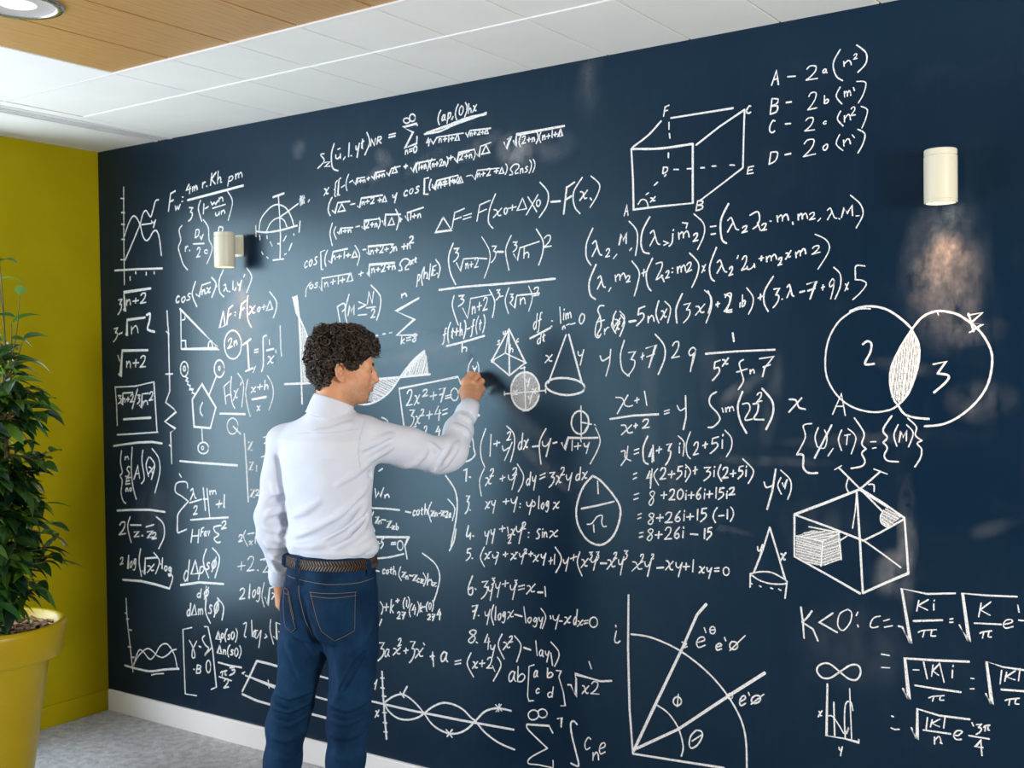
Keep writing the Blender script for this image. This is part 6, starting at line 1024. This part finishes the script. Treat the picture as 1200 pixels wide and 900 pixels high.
  '~6 2712 1957 -27 -56 3 -44 20 -17/~5 2718 1910 10 8 5 -15 6 -21 8 -3/5 2733 1903 -17 -29/5 2768 1876 -9 -12/5 2785 1917 2 -21/~5 2787 1909 11 10 5 -6 0 -13/~5 2805 1912 11 10 6 -7 3 -12/~5 2828 1908 4 4 7 0 0 -7 -6 -8 -6 -5/5 2827 1892 14 2/~5 2849 1960 26 -36 -5 -37 -14 -42/5 2893 1931 -2 -23/5 2885 1918 14 4/~6 2925 1965 -23 -47 4 -42 12 -17/~5 2938 1946 21 3 -3 -21 -18 -33 23 12/5 2956 1908 10 -22/~5 2973 1915 4 5 6 0 -1 -8 -5 -9 -6 -6/5 2971 1897 14 2/5 2995 1928 3 0/5 2994 1915 3 0/5 3014 1931 1 -20/~5 3016 1923 7 10 4 -6 0 -13/~5 3028 1926 8 10 5 -7 1 -12/~5 3047 1934 5 7 9 2 0 -10 -7 -11 -9 -10/5 3045 1912 19 7/~5 3057 1973 30 -34 -3 -36 -20 -40/~5 3101 1928 4 -1 1 -13 4 1/5 3112 1933 -13 -25/~6 3150 1984 -23 -55 3 -38 12 -12/~5 3152 1937 10 7 6 -15 8 -20 8 -4/5 3168 1929 -17 -26/~5 3193 1914 4 6 6 0 -1 -9 -5 -10 -6 -7/5 3191 1894 13 3/5 3223 1954 -4 -9/~5 3236 1941 6 9 8 0 -1 -15 -7 -15 -9 -12/5 3233 1908 18 5/~5 3252 1919 1 -9 11 1 10 9/5 3275 1926 2 -12/5 3299 1948 -1 -15/5 3291 1940 15 2/5 3315 1945 1 -16/~5 3317 1939 8 8 5 -5 0 -10/~5 3331 1942 9 8 5 -5 3 -10/~5 3354 1933 3 5 6 1 -1 -8 -4 -9 -6 -6/5 3352 1916 12 3/~5 3377 1951 6 0 3 -12 5 2/5 3393 1958 -17 -25/5 3408 1952 1 -16/~5 3410 1946 8 10 4 -5 0 -10/~5 3423 1951 9 10 5 -5 2 -10/~4 3460 1960 6 6 13 1 -1 -8 -9 -9 -11 -7/4 3458 1943 25 5/~4 3468 2002 34 -20 8 -31 -34 -54',
  ''),
 ('chalk_formula', 'chalk f(x)-5n(x)(3x) line ending in times 5',
  '~5 2741 1817 -16 0 -8 -14 9 -24 2 -33 -14 -24 5 -7/5 2711 1763 31 6/~5 2787 1797 -10 -17 -3 -21 5 -17/~5 2784 1769 7 -1 3 -13 7 0/5 2803 1774 -21 -26/~5 2801 1796 18 -20 -10 -30/6 2835 1761 23 3/5 2895 1809 -22 -7 -4 -20/~5 2869 1782 18 5 4 -13 -12 -15 -16 -13/5 2907 1776 -1 -21/~5 2908 1767 11 11 7 -7 2 -12/~5 2946 1825 -11 -39 10 -33/~5 2955 1791 7 -1 4 -18 7 1/5 2975 1798 -23 -35/~5 2968 1822 20 -24 -11 -46/~6 3030 1844 -22 -47 2 -46/5 3036 1809 22 4 -14 -21/~5 3044 1792 12 -1 -1 -15 -10 -15 -12 -10/~5 3078 1801 10 -1 7 -18 10 1/5 3108 1808 -32 -34/~5 3108 1852 22 -23 0 -36 -18 -45/5 3153 1813 -1 -16/5 3146 1803 13 5/~5 3178 1826 8 11 12 0 -2 -20 -10 -20 -12 -15/5 3174 1782 26 5/~5 2726 1784 -17 -33 -3 -33 12 -8 10 13/5 2742 1739 0 -18/~5 2743 1731 9 11 7 2/5 2838 1758 24 5/~5 2779 1774 -10 -24 16 -27/~5 2786 1757 5 -2 2 -18 6 1/5 2801 1763 -18 -34/~5 2804 1784 15 -25 -19 -46/5 3146 1805 3 1/~5 3120 1849 10 -33 -10 -37/~5 3176 1835 18 -8 -3 -23 -10 -23 19 -1/5 3227 1793 1 14/5 3236 1831 -2 -36/~5 3235 1805 6 9 4 -5 -5 -12 -6 -2/~5 3250 1852 20 -28 -2 -28 -13 -25/5 3295 1831 -1 -18/5 3287 1819 15 6/~6 3336 1883 -27 -42 -3 -37 13 -27/5 3338 1844 17 2 -11 -20/~5 3344 1826 9 -2 -1 -14 -8 -13 -9 -9/5 3363 1812 2 1/~5 3380 1848 7 7 4 -13 5 -19 5 -3/5 3391 1842 -12 -26/6 3420 1831 14 3/5 3442 1854 29 8 -20 -53/5 3444 1834 23 7/4 3491 1850 -1 -16/4 3486 1841 10 3/~4 3525 1860 -5 6 -9 -13 2 -11 10 9 2 10 -3 -24 -8 -30/~4 3524 1900 19 -22 0 -35 -16 -37/~4 3558 1848 3 -1 2 -13 3 0/4 3568 1853 -12 -25/~4 3616 1898 -26 2 -2 -29 0 -11/~4 3588 1860 19 -3 13 -11 -17 -24 -23 -20',
  ''),
 ('chalk_formula', 'chalk y(3+7)2g beside a fraction over 5x f 7',
  '~5 2724 1649 9 -17 29 14/5 2765 1670 -5 -46 -15 -44/~5 2817 1699 -15 -48 6 -50 26 -21/5 2832 1658 26 3 -17 -26/~5 2841 1635 14 -4 -2 -19 -12 -18 -14 -13/5 2885 1656 -2 -22/5 2878 1642 12 6/5 2897 1671 37 11 -27 -74/5 2900 1643 28 9/~5 2931 1717 32 -37 2 -42 -24 -53/~5 2994 1678 8 11 13 0 -1 -18 -11 -19 -13 -14/5 2990 1638 28 5/~5 3075 1664 -10 7 -13 -13 4 -13 16 9 3 11 -5 -25 -11 -32/5 3067 1647 -11 -53/6 3202 1714 4 -27/7 3110 1650 102 6 127 3/5 3159 1629 -18 -6 -3 -21/~5 3138 1602 15 4 3 -13 -11 -15 -13 -13/~5 3167 1630 7 -1 4 -12 7 1/5 3187 1636 -21 -26/~5 3237 1630 -14 -11 8 -31 5 -25 -17 -26/5 3214 1591 35 10/5 3259 1598 0 -12/~5 3260 1592 7 7 4 -4 1 -7/6 3290 1632 45 6 -29 -35 -7 -26/5 3301 1606 23 7',
  ''),
 ('chalk_formula', 'chalk x+1 over x+2 = y',
  '~5 2782 1509 25 -3 9 -22 15 -5 14 4/5 2828 1517 -41 -62/5 2862 1509 -1 -17/5 2853 1498 17 5/5 2890 1530 8 -46/7 2759 1436 87 13 94 6/~5 2802 1416 16 -1 9 -23 17 2/5 2841 1418 -39 -34/5 2856 1423 -1 -15/5 2849 1414 14 4/~5 2883 1430 7 7 12 0 -1 -10 -9 -11 -11 -8/5 2881 1408 25 4/5 2962 1465 18 5/5 2962 1456 17 5/~5 3008 1484 11 -16 19 11/6 3038 1516 1 -69 -10 -40',
  ''),
 ('chalk_formula', 'chalk sin(22 squared)',
  '~6 3145 1529 -20 -13 -3 -26 28 -31 5 -20 -22 -21 -17 -2/5 3164 1478 4 -13/5 3176 1479 2 -13/~5 3178 1474 7 7 4 -4 0 -9/~5 3189 1476 8 7 4 -4 2 -8/~6 3233 1530 -16 -44 7 -46 21 -39/~5 3232 1491 19 3 6 -18 -17 -33 24 2/~5 3267 1492 17 0 -3 -25 -11 -21 32 -2/~5 3281 1520 5 6 8 1 0 -10 -7 -11 -8 -8/5 3279 1498 17 4/~6 3297 1540 32 -38 2 -40 -22 -48',
  ''),
 ('chalk_formula', 'chalk five line expansion of (4+3i)(2+5i)',
  '~5 2800 1328 15 3 0 -22 21 -10/5 2826 1347 -5 -38 -22 -28/5 2850 1334 17 6/5 2849 1321 17 6/~6 2900 1382 -17 -38 2 -43 15 -11/5 2915 1341 -10 -27 16 7/5 2918 1331 -3 -34/5 2919 1353 2 -53/5 2942 1349 -2 -21/5 2931 1335 20 7/5 2969 1356 16 5 -11 -24/~5 2974 1337 9 -2 -2 -16 -8 -17 -9 -12/5 3014 1351 0 -20/5 3015 1359 2 4/~5 3011 1386 20 -21 -4 -43/~5 3054 1400 -15 -40 3 -34 11 -12/~5 3066 1357 5 9 9 1 -1 -15 -8 -15 -8 -11/5 3063 1326 18 5/5 3106 1369 -2 -19/5 3096 1357 17 6/5 3151 1387 -20 -6 -3 -17/~5 3128 1364 16 4 4 -10 -11 -13 -15 -12/5 3164 1378 -1 -27/5 3165 1390 2 5/~5 3173 1408 21 -23 0 -31 -17 -29/5 2846 1254 12 5/5 2844 1238 13 6/5 2907 1268 -11 -26 18 7/5 2911 1258 -3 -32/5 2915 1275 -7 -64/~5 2935 1276 -14 -22 17 -31/~5 2946 1271 6 8 11 0 -1 -13 -9 -14 -10 -10/5 2943 1242 22 4/5 2987 1272 -3 -23/5 2974 1259 23 4/5 3025 1289 -14 -3 -3 -15/~5 3008 1271 11 2 3 -9 -8 -10 -11 -9/5 3036 1275 -2 -21/5 3037 1283 1 3/~5 3036 1294 17 -23 -18 -32/5 3070 1289 -2 -24/5 3062 1275 15 5/5 3101 1287 21 2 -13 -14/~5 3109 1275 12 -1 -1 -11 -10 -10 -11 -8/5 3135 1280 -1 -20/5 3136 1289 1 3/~5 3158 1299 -10 -29 12 -23/~5 3165 1283 5 7 10 0 -1 -12 -8 -13 -9 -9/5 3162 1256 20 4/5 3200 1283 -2 -20/5 3189 1271 19 4/5 3233 1298 -12 -3 -3 -14/~5 3218 1281 11 2 2 -9 -7 -9 -9 -8/5 3243 1286 -2 -20/5 3243 1294 1 4/~5 3232 1320 32 -30 0 -20 -15 -26/5 2848 1186 17 6/5 2846 1170 17 6/~5 2923 1199 -8 3 -9 -10 13 -15 -4 -16 -8 -6 -4 10 17 23 3 11/5 2958 1202 -2 -22/5 2946 1190 22 3/~5 2978 1204 6 7 10 -1 -1 -12 -8 -12 -10 -9/5 2975 1177 21 2/~5 3018 1214 -10 -9 -2 -17 8 -7 10 10 2 15 -8 8/5 3036 1200 -1 -19/5 3037 1208 1 3/5 3056 1207 -2 -21/5 3044 1196 21 2/~5 3089 1222 -12 -15 -4 -15 7 -7 7 8 -4 9 -8 -7/5 3101 1207 -1 -20/5 3102 1215 1 4/5 3119 1214 -2 -22/5 3108 1202 21 3/5 3142 1226 -2 -34/5 3168 1226 -13 -2 -3 -13/~5 3152 1211 11 1 3 -8 -8 -9 -10 -7/5 3177 1208 0 -15/5 3178 1213 1 3/~5 3186 1222 5 5 10 1 -1 -8 -7 -9 -9 -7/5 3184 1204 20 4/5 2861 1120 13 6/5 2860 1107 12 5/~5 2920 1126 -9 3 -9 -8 14 -12 -3 -13 -9 -4 -5 7 18 18 3 9/5 2943 1127 -2 -23/5 2929 1114 25 4/~5 2963 1127 7 8 13 0 -2 -12 -9 -13 -12 -9/5 2960 1101 26 4/~5 3015 1143 -13 -16 -5 -14 9 -5 8 7 -5 8 -10 -6/5 3029 1134 -1 -22/5 3030 1142 1 4/5 3051 1137 -2 -20/5 3038 1125 24 4/5 3077 1152 -2 -34/5 3108 1158 -15 -3 -3 -15/~5 3090 1140 13 2 3 -9 -9 -11 -11 -9/~5 3144 1162 -10 -15 -4 -18 8 -15/5 3149 1136 18 3/5 3179 1158 -1 -29/~5 3190 1167 8 -11 0 -17 -10 -18/5 2866 1060 14 4/5 2865 1046 13 4/~5 2916 1074 -8 3 -10 -8 14 -13 -3 -13 -9 -5 -5 8 18 19 3 9/5 2938 1071 -3 -23/5 2924 1058 25 4/~5 2961 1077 7 9 12 0 -1 -14 -10 -14 -11 -11/5 2958 1047 25 4/~5 3012 1090 -14 -16 -4 -15 8 -6 8 8 -4 8 -11 -6/5 3025 1079 -2 -22/5 3026 1088 1 4/6 3051 1071 25 0/5 3101 1092 -2 -32/5 3125 1098 -12 -4 -2 -13/~5 3111 1081 10 3 2 -9 -7 -9 -9 -9',
  ''),
 ('chalk_formula', 'chalk y(v) beside the wireframe house',
  '~5 3301 1251 7 -16 22 7/6 3339 1292 -12 -69 -17 -56/~5 3355 1267 -10 -24 11 -26/5 3360 1251 5 -15 10 26/~5 3355 1290 29 -27 3 -31 -11 -30',
  ''),
 ('chalk_cone', 'chalk small cone with dashed base left of the wireframe box',
  '6 3318 1112 -23 -71 -29 -71/6 3318 1112 26 -82 22 -74/~5 3252 962 31 9 39 2 38 -15 11 -7/~5 3252 962 31 -17 39 -7 43 4 7 9/5 3253 961 -1 -41/5 3372 949 -7 -51/5 3252 934 7 -3/5 3283 928 5 -3/5 3319 925 7 -2/5 3345 924 7 -3/~5 3278 1049 1 -11 6 -1 7 14/5 3294 1057 -11 -49/~5 3353 1033 5 -1 4 -15 5 1/5 3369 1038 -18 -27',
  ''),
 ('chalk_wireframe', 'chalk wireframe box with a shaded cube and rays at the right',
  '7 3397 1157 98 42 105 47/6 3397 1157 -1 -128 108 -49 91 -43/7 3603 939 72 40 59 31/6 3724 1169 6 -86 4 -73/6 3600 1246 66 -39 58 -38/6 3397 1157 108 -31 101 -32 50 28 68 44/6 3587 1235 9 -148 7 -148/4 3587 1232 -5 -55 -8 -49/5 3606 1095 55 -35 52 -35/6 3534 1306 63 -60 64 -62/4 3522 1299 21 13/6 3600 1248 27 24 30 28/4 3638 1306 38 -13/~4 3562 1274 -6 -23 7 -17/~4 3622 1260 15 0 1 -20/4 3595 1243 84 -48/~4 3666 1187 -10 -18 3 -20 17 -11/3 3671 1192 44 -21/3 3667 1184 40 -19/3 3663 1177 38 -17/3 3659 1170 33 -20/3 3658 1161 26 -18/3 3660 1151 20 -9/3 3429 1089 55 -8/3 3402 1086 80 -18/3 3402 1078 79 -17/3 3402 1070 80 -13/3 3402 1062 79 -13/3 3401 1054 79 -14/3 3401 1046 79 -11/3 3401 1037 79 -11/3 3410 1028 69 -11/3 3435 1015 44 -4/3 3484 1083 47 24/3 3483 1073 50 21/3 3482 1064 51 24/3 3481 1054 55 20/3 3481 1044 56 21/3 3480 1035 57 24/3 3479 1025 58 28/3 3478 1016 62 25/3 3488 1011 51 24/3 3426 1103 40 8/3 3413 1091 78 23/3 3433 1089 84 22/3 3453 1086 69 18/3 3472 1084 26 6/5 3402 1092 82 -9 -6 -76/4 3484 1083 49 27 7 -78/4 3442 1123 94 -11/4 3538 1090 20 14',
  '3671 1192 3717 1172 3676 1138 3660 1147 3657 1168/3402 1092 3484 1083 3478 1007 3441 1012 3401 1032/3484 1083 3531 1108 3540 1032 3478 1007/3402 1092 3452 1114 3531 1112 3484 1083'),
 ('chalk_venn_diagram', 'chalk Venn diagram of two circles with a shaded overlap',
  '~4 3631 1773 -31 1 -29 -10/~6 3571 1764 -35 -27 -29 -50 -11 -63 7 -57 32 -51 44 -31 56 -13 49 7 24 14/~6 3571 1768 29 10 37 2 43 -12 42 -30 28 -29/~7 3747 1709 28 33 29 15 29 2 40 -11 31 -22/~7 3904 1726 31 -31 24 -47 3 -41 -11 -53 -28 -47 -45 -42 -46 -24 -50 -7/~6 3747 1709 -32 -51 -25 -55 -4 -49 10 -43 12 -18/~6 3747 1709 19 -40 1 -48 -14 -55 -18 -42 -27 -31/~6 3708 1493 18 -25 30 -10 38 -3/3 3766 1637 -8 -43/3 3763 1670 -13 -114/3 3758 1683 -16 -147/3 3753 1693 -21 -174/3 3748 1704 -27 -190/3 3740 1696 -21 -188/3 3732 1684 -22 -182/3 3724 1671 -20 -164/3 3715 1658 -18 -145/3 3706 1638 -17 -112/3 3697 1617 -7 -68/2 3756 1687 14 -63/2 3744 1703 22 -103/2 3737 1692 21 -114/2 3730 1681 18 -122/2 3723 1670 21 -125/2 3716 1659 20 -129/2 3709 1644 21 -126/2 3702 1629 21 -117/2 3696 1614 18 -108/2 3690 1592 19 -85/2 3693 1519 -4 -3/~6 3608 1670 13 9 12 -7 -3 -25 -16 -34 27 0/6 3807 1610 34 7 -23 -33/~6 3818 1584 29 -6 -6 -18 -33 -30/4 3517 1464 27 61 11 -64/4 3526 1488 25 0/5 3901 1750 14 -51/5 3900 1745 38 6 -31 -28 31 -4 -34 -22/4 3819 1755 3 -7/~5 3384 1507 20 -2 10 -22 20 -5/5 3423 1512 -41 -44',
  '3747 1706 3763 1673 3767 1621 3753 1566 3732 1520 3708 1502 3693 1517 3687 1554 3691 1603 3715 1658'),
 ('chalk_formula', 'chalk braces with phi and T = braces with M under the Venn diagram',
  '~5 3453 1435 -26 -7 6 -35 -27 -53/~6 3406 1340 20 -2 0 -36 16 -16 28 1/~5 3473 1423 -10 -29 7 -29/~4 3472 1365 20 -2 8 32 -8 22/5 3514 1432 -53 -101/4 3518 1362 -16 -23/~4 3544 1418 -10 -29 9 -32/4 3553 1402 16 3/4 3561 1404 -3 -30/~4 3563 1422 23 -25 -14 -49/~5 3582 1454 28 -44 -7 -31 13 -15/~5 3616 1364 -13 -13 9 -22 -9 -16 -32 -8/4 3629 1385 15 1/4 3634 1366 11 3/~5 3690 1462 -25 -41 12 -21 -12 -16/~5 3665 1384 12 -15 -9 -22 9 -15 31 -2/~4 3708 1437 -12 -31 8 -31/4 3710 1387 6 31 5 -18 10 21 0 -30/~4 3732 1437 18 -23 -13 -40/~5 3735 1456 24 -24 -3 -24 18 -15/~5 3774 1393 -13 -9 12 -15 -3 -25 -16 -27',
  ''),
 ('chalk_formula', 'chalk K less than 0: c = root of Ki over pi',
  '6 3415 876 6 -45 3 -48/~6 3449 868 -16 -23 -15 -14/6 3418 831 34 -17 15 -34/6 3513 869 -41 -32 54 -24/~4 3558 886 -24 -17 -6 -34 15 -14 21 25 6 30 -12 10/4 3588 881 -5 -11/4 3587 843 2 -6/~4 3653 877 -19 -8 -10 -22 7 -7 17 6/4 3663 864 17 7/4 3665 846 23 7/6 3705 854 11 -1 24 -45 -25 156 71 -8 76 10/4 3763 935 -6 -31/4 3789 940 -28 -20 26 -10/4 3804 930 0 -18/4 3805 938 1 3/6 3748 874 79 12/~4 3761 843 13 7 37 7/4 3778 849 -5 -18/~4 3799 854 -3 -16 13 1/4 3847 891 9 3/4 3847 882 9 2/5 3873 878 26 -44 -17 134 64 1 77 5/4 3931 946 -7 -39/4 3956 952 -28 -25 26 -12/5 3913 888 69 5/~4 3927 861 8 5 23 6/4 3937 865 -3 -16/~4 3951 869 -2 -14 8 0/~4 3988 893 22 9 -2 7 -13 -3 -7 -13 6 -9 19 7/4 4025 951 3 -19/4 4027 910 13 0',
  ''),
 ('chalk_formula', 'chalk second root line with -|K|i over pi at the right edge',
  '4 3656 766 23 -1/4 3656 727 23 2/6 3717 674 17 -28 -11 117 84 6 91 9/4 3746 733 16 2/4 3775 760 10 -47/4 3801 755 -4 -33/4 3818 760 -18 -22 16 -10/4 3819 763 12 -53/4 3854 748 -1 -22/4 3855 758 1 4/6 3751 689 61 -1 64 1/~4 3789 659 12 6 30 7/4 3803 664 -4 -13/~4 3822 669 -3 -11 11 1/4 3903 732 8 0/4 3901 702 10 2/5 3942 695 16 -28 -14 118 42 -9 54 -1/4 3983 766 -4 -38/4 3996 763 -5 -26/4 4018 770 -24 -20 23 -5/4 4030 778 -4 -34/5 3982 713 58 4/~4 3992 684 10 5 26 7/4 4004 689 -3 -16/~4 4020 694 -3 -14 10 0',
  ''),
 ('chalk_formula', 'chalk lowest root line ending in 13 pi over 4 at the right edge',
  '4 3684 589 6 -1/4 3682 554 10 -3 14 3/6 3740 564 16 -30 1 88 60 -9 82 3/4 3785 602 -4 -34/4 3798 598 -5 -22/4 3819 603 -23 -16 22 -6/4 3833 610 -4 -31/5 3773 564 38 1 37 1/4 3804 549 0 -20/~4 3805 540 10 13 5 -6 2 -12/4 3819 536 6 -2/~4 3856 565 12 0 11 13 -14 0 -9 -15 7 -10 14 3/4 3905 608 4 -9/4 3917 604 13 4 -8 -11/~4 3922 597 7 0 0 -7 -6 -8 -7 -5/~4 3936 600 4 5 12 4/4 3941 604 -2 -14/~4 3948 607 -1 -12 4 0/5 3897 570 53 0/4 3929 564 -15 -22 20 1/4 3928 562 3 -42',
  ''),
 ('chalk_symbol', 'chalk infinity sign above the small bar graph',
  '~6 3533 696 -33 20 -28 -8 -9 -19 15 -18 25 2 30 23 33 25 23 1 6 -20 -12 -22 -23 -1 -27 17',
  ''),
 ('chalk_graph', 'chalk small framed graph at the lower right',
  '5 3495 654 -4 -157 55 1 43 -4 -1 9/5 3514 602 2 -100/4 3562 650 5 -151/~4 3496 558 15 0 21 -27 14 -18 13 20 -7 -19/~4 3571 586 -6 25 -15 -8 -4 -48 2 -54/~5 3468 566 3 -1 2 -10 4 0/5 3478 570 -12 -20/~4 3529 469 1 -7 4 -1 4 8/4 3539 473 -6 -29',
  ''),
 ('chalk_angle_diagram', 'chalk quarter circle diagram of two angles at the bottom right',
  '8 2822 849 -4 -180 3 -200 11 -151/8 2832 318 167 8 160 8/9 2834 327 88 179 95 190 54 117 32 37/9 2842 336 158 94 175 136 123 92/~6 2830 719 65 0 73 -16 56 -22 63 -36 54 -43 47 -53 33 -58 13 -60 2 -82/~6 2925 496 40 -20 35 -42 17 -56 -7 -34/~5 2774 723 -7 -34 11 -6 10 8/5 2772 742 1 -6/~5 3016 717 16 -3 -11 -14 14 5/~5 3068 722 27 11 -2 10 -15 -4 -10 -17 7 -14 23 10/5 3095 774 6 -15/~5 3134 770 -1 -4 -3 -5 -3 -2 -4 -1 -4 1 -3 3 -1 5 0 5 2 4 3 3 4 2 4 -1 4 -3 1 -4 1 -5/5 3116 768 17 4/~5 3135 716 18 8 -2 6 -10 -3 -6 -11 5 -8 14 6/5 3165 751 4 -10/~5 3209 732 -1 -6 -4 -5 -5 -3 -6 -1 -5 1 -4 3 -2 5 1 6 3 5 4 4 6 1 5 0 5 -3 2 -4 1 -6/5 3234 766 -52 -54/~5 3012 523 -1 -6 -4 -5 -6 -4 -6 -1 -5 1 -5 4 -2 5 1 6 3 6 5 4 6 3 6 -1 5 -3 3 -5 0 -6/5 3002 545 -5 -42/~5 3064 438 -20 -23 -5 -30 10 -8 21 17 15 29 -4 15 -17 0/5 3049 400 32 25/~5 3214 554 18 13 -1 9 -10 -5 -7 -17 4 -11 16 10/5 3243 589 4 -9/~5 3282 581 1 -4 -1 -6 -4 -6 -6 -4 -7 -3 -6 0 -4 2 -2 4 1 5 3 6 6 5 6 3 6 1 5 -1 3 -4/5 3294 591 -42 -38/~5 3190 568 -1 -4 -2 -3 -3 -2 -4 -1 -3 1 -2 2 -1 3 0 4 2 4 3 2 3 2 3 -1 3 -2 2 -3 0 -4',
  ''),
]

# ------------------------------------------------------------------ chalkboard and everything written on it
bd = MB().box(0.0, RX, 0, .0135, BH, H+.045).build('chalkboard', M['board']); tag(bd, 'dark navy chalkboard filling the wall, covered in white chalk formulas and diagrams', 'chalkboard')
def smooth_pts(P, sm):
    if not sm or len(P) < 3: return P
    out = []; n = len(P)
    for i in range(n-1):
        p0, p1, p2, p3 = P[max(i-1, 0)], P[i], P[i+1], P[min(i+2, n-1)]
        k = max(3, min(8, int(np.linalg.norm(p2-p1)/9)+2))
        for j in range(k):
            u = j/k; out.append(.5*((2*p1)+(p2-p0)*u+(2*p0-5*p1+4*p2-p3)*u*u+(3*p1-p0-3*p2+p3)*u**3))
    out.append(P[-1]); return out
rc = random.Random(4)
def chalk_part(name, label, strokes, fills, z0):
    v = []; f = []; mi = []; lay = z0
    for fl in (fills.split('/') if fills else []):
        q = [float(a) for a in fl.split()]; P = [(q[i]/1000, -lay, q[i+1]/1000) for i in range(0, len(q), 2)]
        n0 = len(v); v += P; f.append(tuple(range(n0, n0+len(P)))); mi.append(1); lay += 3e-6
    for s in (strokes.split('/') if strokes else []):
        sm = s[0] == '~'; q = [float(a) for a in s.lstrip('~').split()]; w = q[0]/2
        P = [np.array(q[1:3])]
        for i in range(3, len(q), 2): P.append(P[-1]+np.array(q[i:i+2]))
        P = smooth_pts(P, sm)
        if len(P) < 2: continue
        lay += 1.5e-6; m = len(P); n0 = len(v)
        d0 = P[1]-P[0]; d1 = P[-1]-P[-2]; L0 = np.linalg.norm(d0) or 1; L1 = np.linalg.norm(d1) or 1
        P = [P[0]-d0/L0*w*.7]+list(P)+[P[-1]+d1/L1*w*.7]; m = len(P)
        ww = w*rc.uniform(.82, 1.08); ph = rc.uniform(0, 6)
        for i in range(m):
            d = P[min(i+1, m-1)]-P[max(i-1, 0)]; L_ = np.linalg.norm(d) or 1; nn = np.array([-d[1], d[0]])/L_
            if 0 < i < m-1:   # keep the width through sharp corners
                a = P[i]-P[i-1]; b_ = P[i+1]-P[i]; c_ = (a@b_)/((np.linalg.norm(a) or 1)*(np.linalg.norm(b_) or 1)); k = min(1/max(math.sqrt(max((1+c_)/2, 0)), .45), 2.0)
            else: k = .62
            r = ww*k*(1+.10*math.sin(ph+i*1.7))
            for sgn in (1, -1): c2 = P[i]+nn*r*sgn; v.append((c2[0]/1000, -lay, c2[1]/1000))
        for i in range(m-1): a = n0+2*i; f.append((a, a+1, a+3, a+2)); mi.append(0)
    me = bpy.data.meshes.new(name); me.from_pydata(v, [], f); me.materials.append(M['chalk']); me.materials.append(M['chalk_fill']); me.polygons.foreach_set('material_index', mi)
    o = link(name, me, None, bd); o['label'] = label; return o
for i, (nm, lb, st_, fl_) in enumerate(CHALK): chalk_part(nm, lb, st_, fl_, .00035+.00003*(i % 5))
# wiped dust: soft smears left by the eraser; leading patches paint in the wall lamps' glow (centre, half-widths, strength, turn)
SMEARS_AND_GLOW = [(3.838, 1.87, 0.135, 0.25, 0.34, 0), (3.842, 2.0, 0.065, 0.08, 0.22, 0), (1.0, 1.84, 0.17, 0.2, 0.16, 0), (2.389, 2.379, 0.095, 0.078, 0.6, 20), (2.225, 2.411, 0.122, 0.037, 0.28, -20), (1.988, 2.388, 0.138, 0.038, 0.16, -20), (2.692, 2.562, 0.067, 0.131, 0.12, 10), (2.535, 2.374, 0.119, 0.065, 0.22, 0), (2.056, 1.687, 0.144, 0.07, 0.22, 0), (1.85, 1.658, 0.144, 0.039, 0.16, -10), (2.484, 1.27, 0.185, 0.03, 0.25, 38), (2.36, 1.463, 0.258, 0.043, 0.12, 40), (3.232, 1.541, 0.113, 0.032, 0.22, -30), (3.329, 1.502, 0.038, 0.183, 0.12, 10), (2.904, 1.498, 0.038, 0.224, 0.1, 0), (3.118, 1.608, 0.041, 0.163, 0.1, 0), (3.731, 1.088, 0.034, 0.221, 0.38, 0), (3.687, 1.005, 0.063, 0.084, 0.42, 20), (3.934, 1.507, 0.111, 0.071, 0.18, 0), (3.912, 1.696, 0.103, 0.047, 0.18, -10), (3.578, 1.391, 0.277, 0.025, 0.1, -4), (3.727, 1.603, 0.119, 0.029, 0.1, 10), (3.473, 1.118, 0.157, 0.103, 0.07, 0), (1.431, 0.898, 0.284, 0.104, 0.05, 0), (0.361, 0.967, 0.158, 0.157, 0.12, 30), (1.779, 2.422, 0.06, 0.039, 0.25, 30), (1.324, 2.508, 0.048, 0.048, 0.2, 10), (3.574, 0.771, 0.228, 0.152, 0.07, 0), (3.314, 1.317, 0.248, 0.021, 0.12, 0), (2.994, 1.249, 0.031, 0.25, 0.08, 0), (1.735, 2.361, 0.07, 0.033, 0.25, -20), (3.954, 1.154, 0.088, 0.028, 0.1, -20), (3.171, 1.096, 0.116, 0.016, 0.14, 8)]
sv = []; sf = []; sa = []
for i, (cx, cz, rx, rz, st_, an) in enumerate(SMEARS_AND_GLOW):
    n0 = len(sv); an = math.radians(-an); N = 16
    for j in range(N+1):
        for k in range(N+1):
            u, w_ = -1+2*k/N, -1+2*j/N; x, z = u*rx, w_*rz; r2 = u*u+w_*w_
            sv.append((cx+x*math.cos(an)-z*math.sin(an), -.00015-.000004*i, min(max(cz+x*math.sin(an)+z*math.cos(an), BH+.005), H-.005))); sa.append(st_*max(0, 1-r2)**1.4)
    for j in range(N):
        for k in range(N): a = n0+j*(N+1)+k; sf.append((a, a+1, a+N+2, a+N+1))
me = bpy.data.meshes.new('chalk_dust_and_glow'); me.from_pydata(sv, [], sf); me.attributes.new('dust', 'FLOAT', 'POINT').data.foreach_set('value', sa)
tag(link('chalk_dust_and_glow', me, M['chalk_dust_and_glow'], bd), 'faint wiped chalk smears, with lamp glow painted in under the wall lamps', kind='stuff')
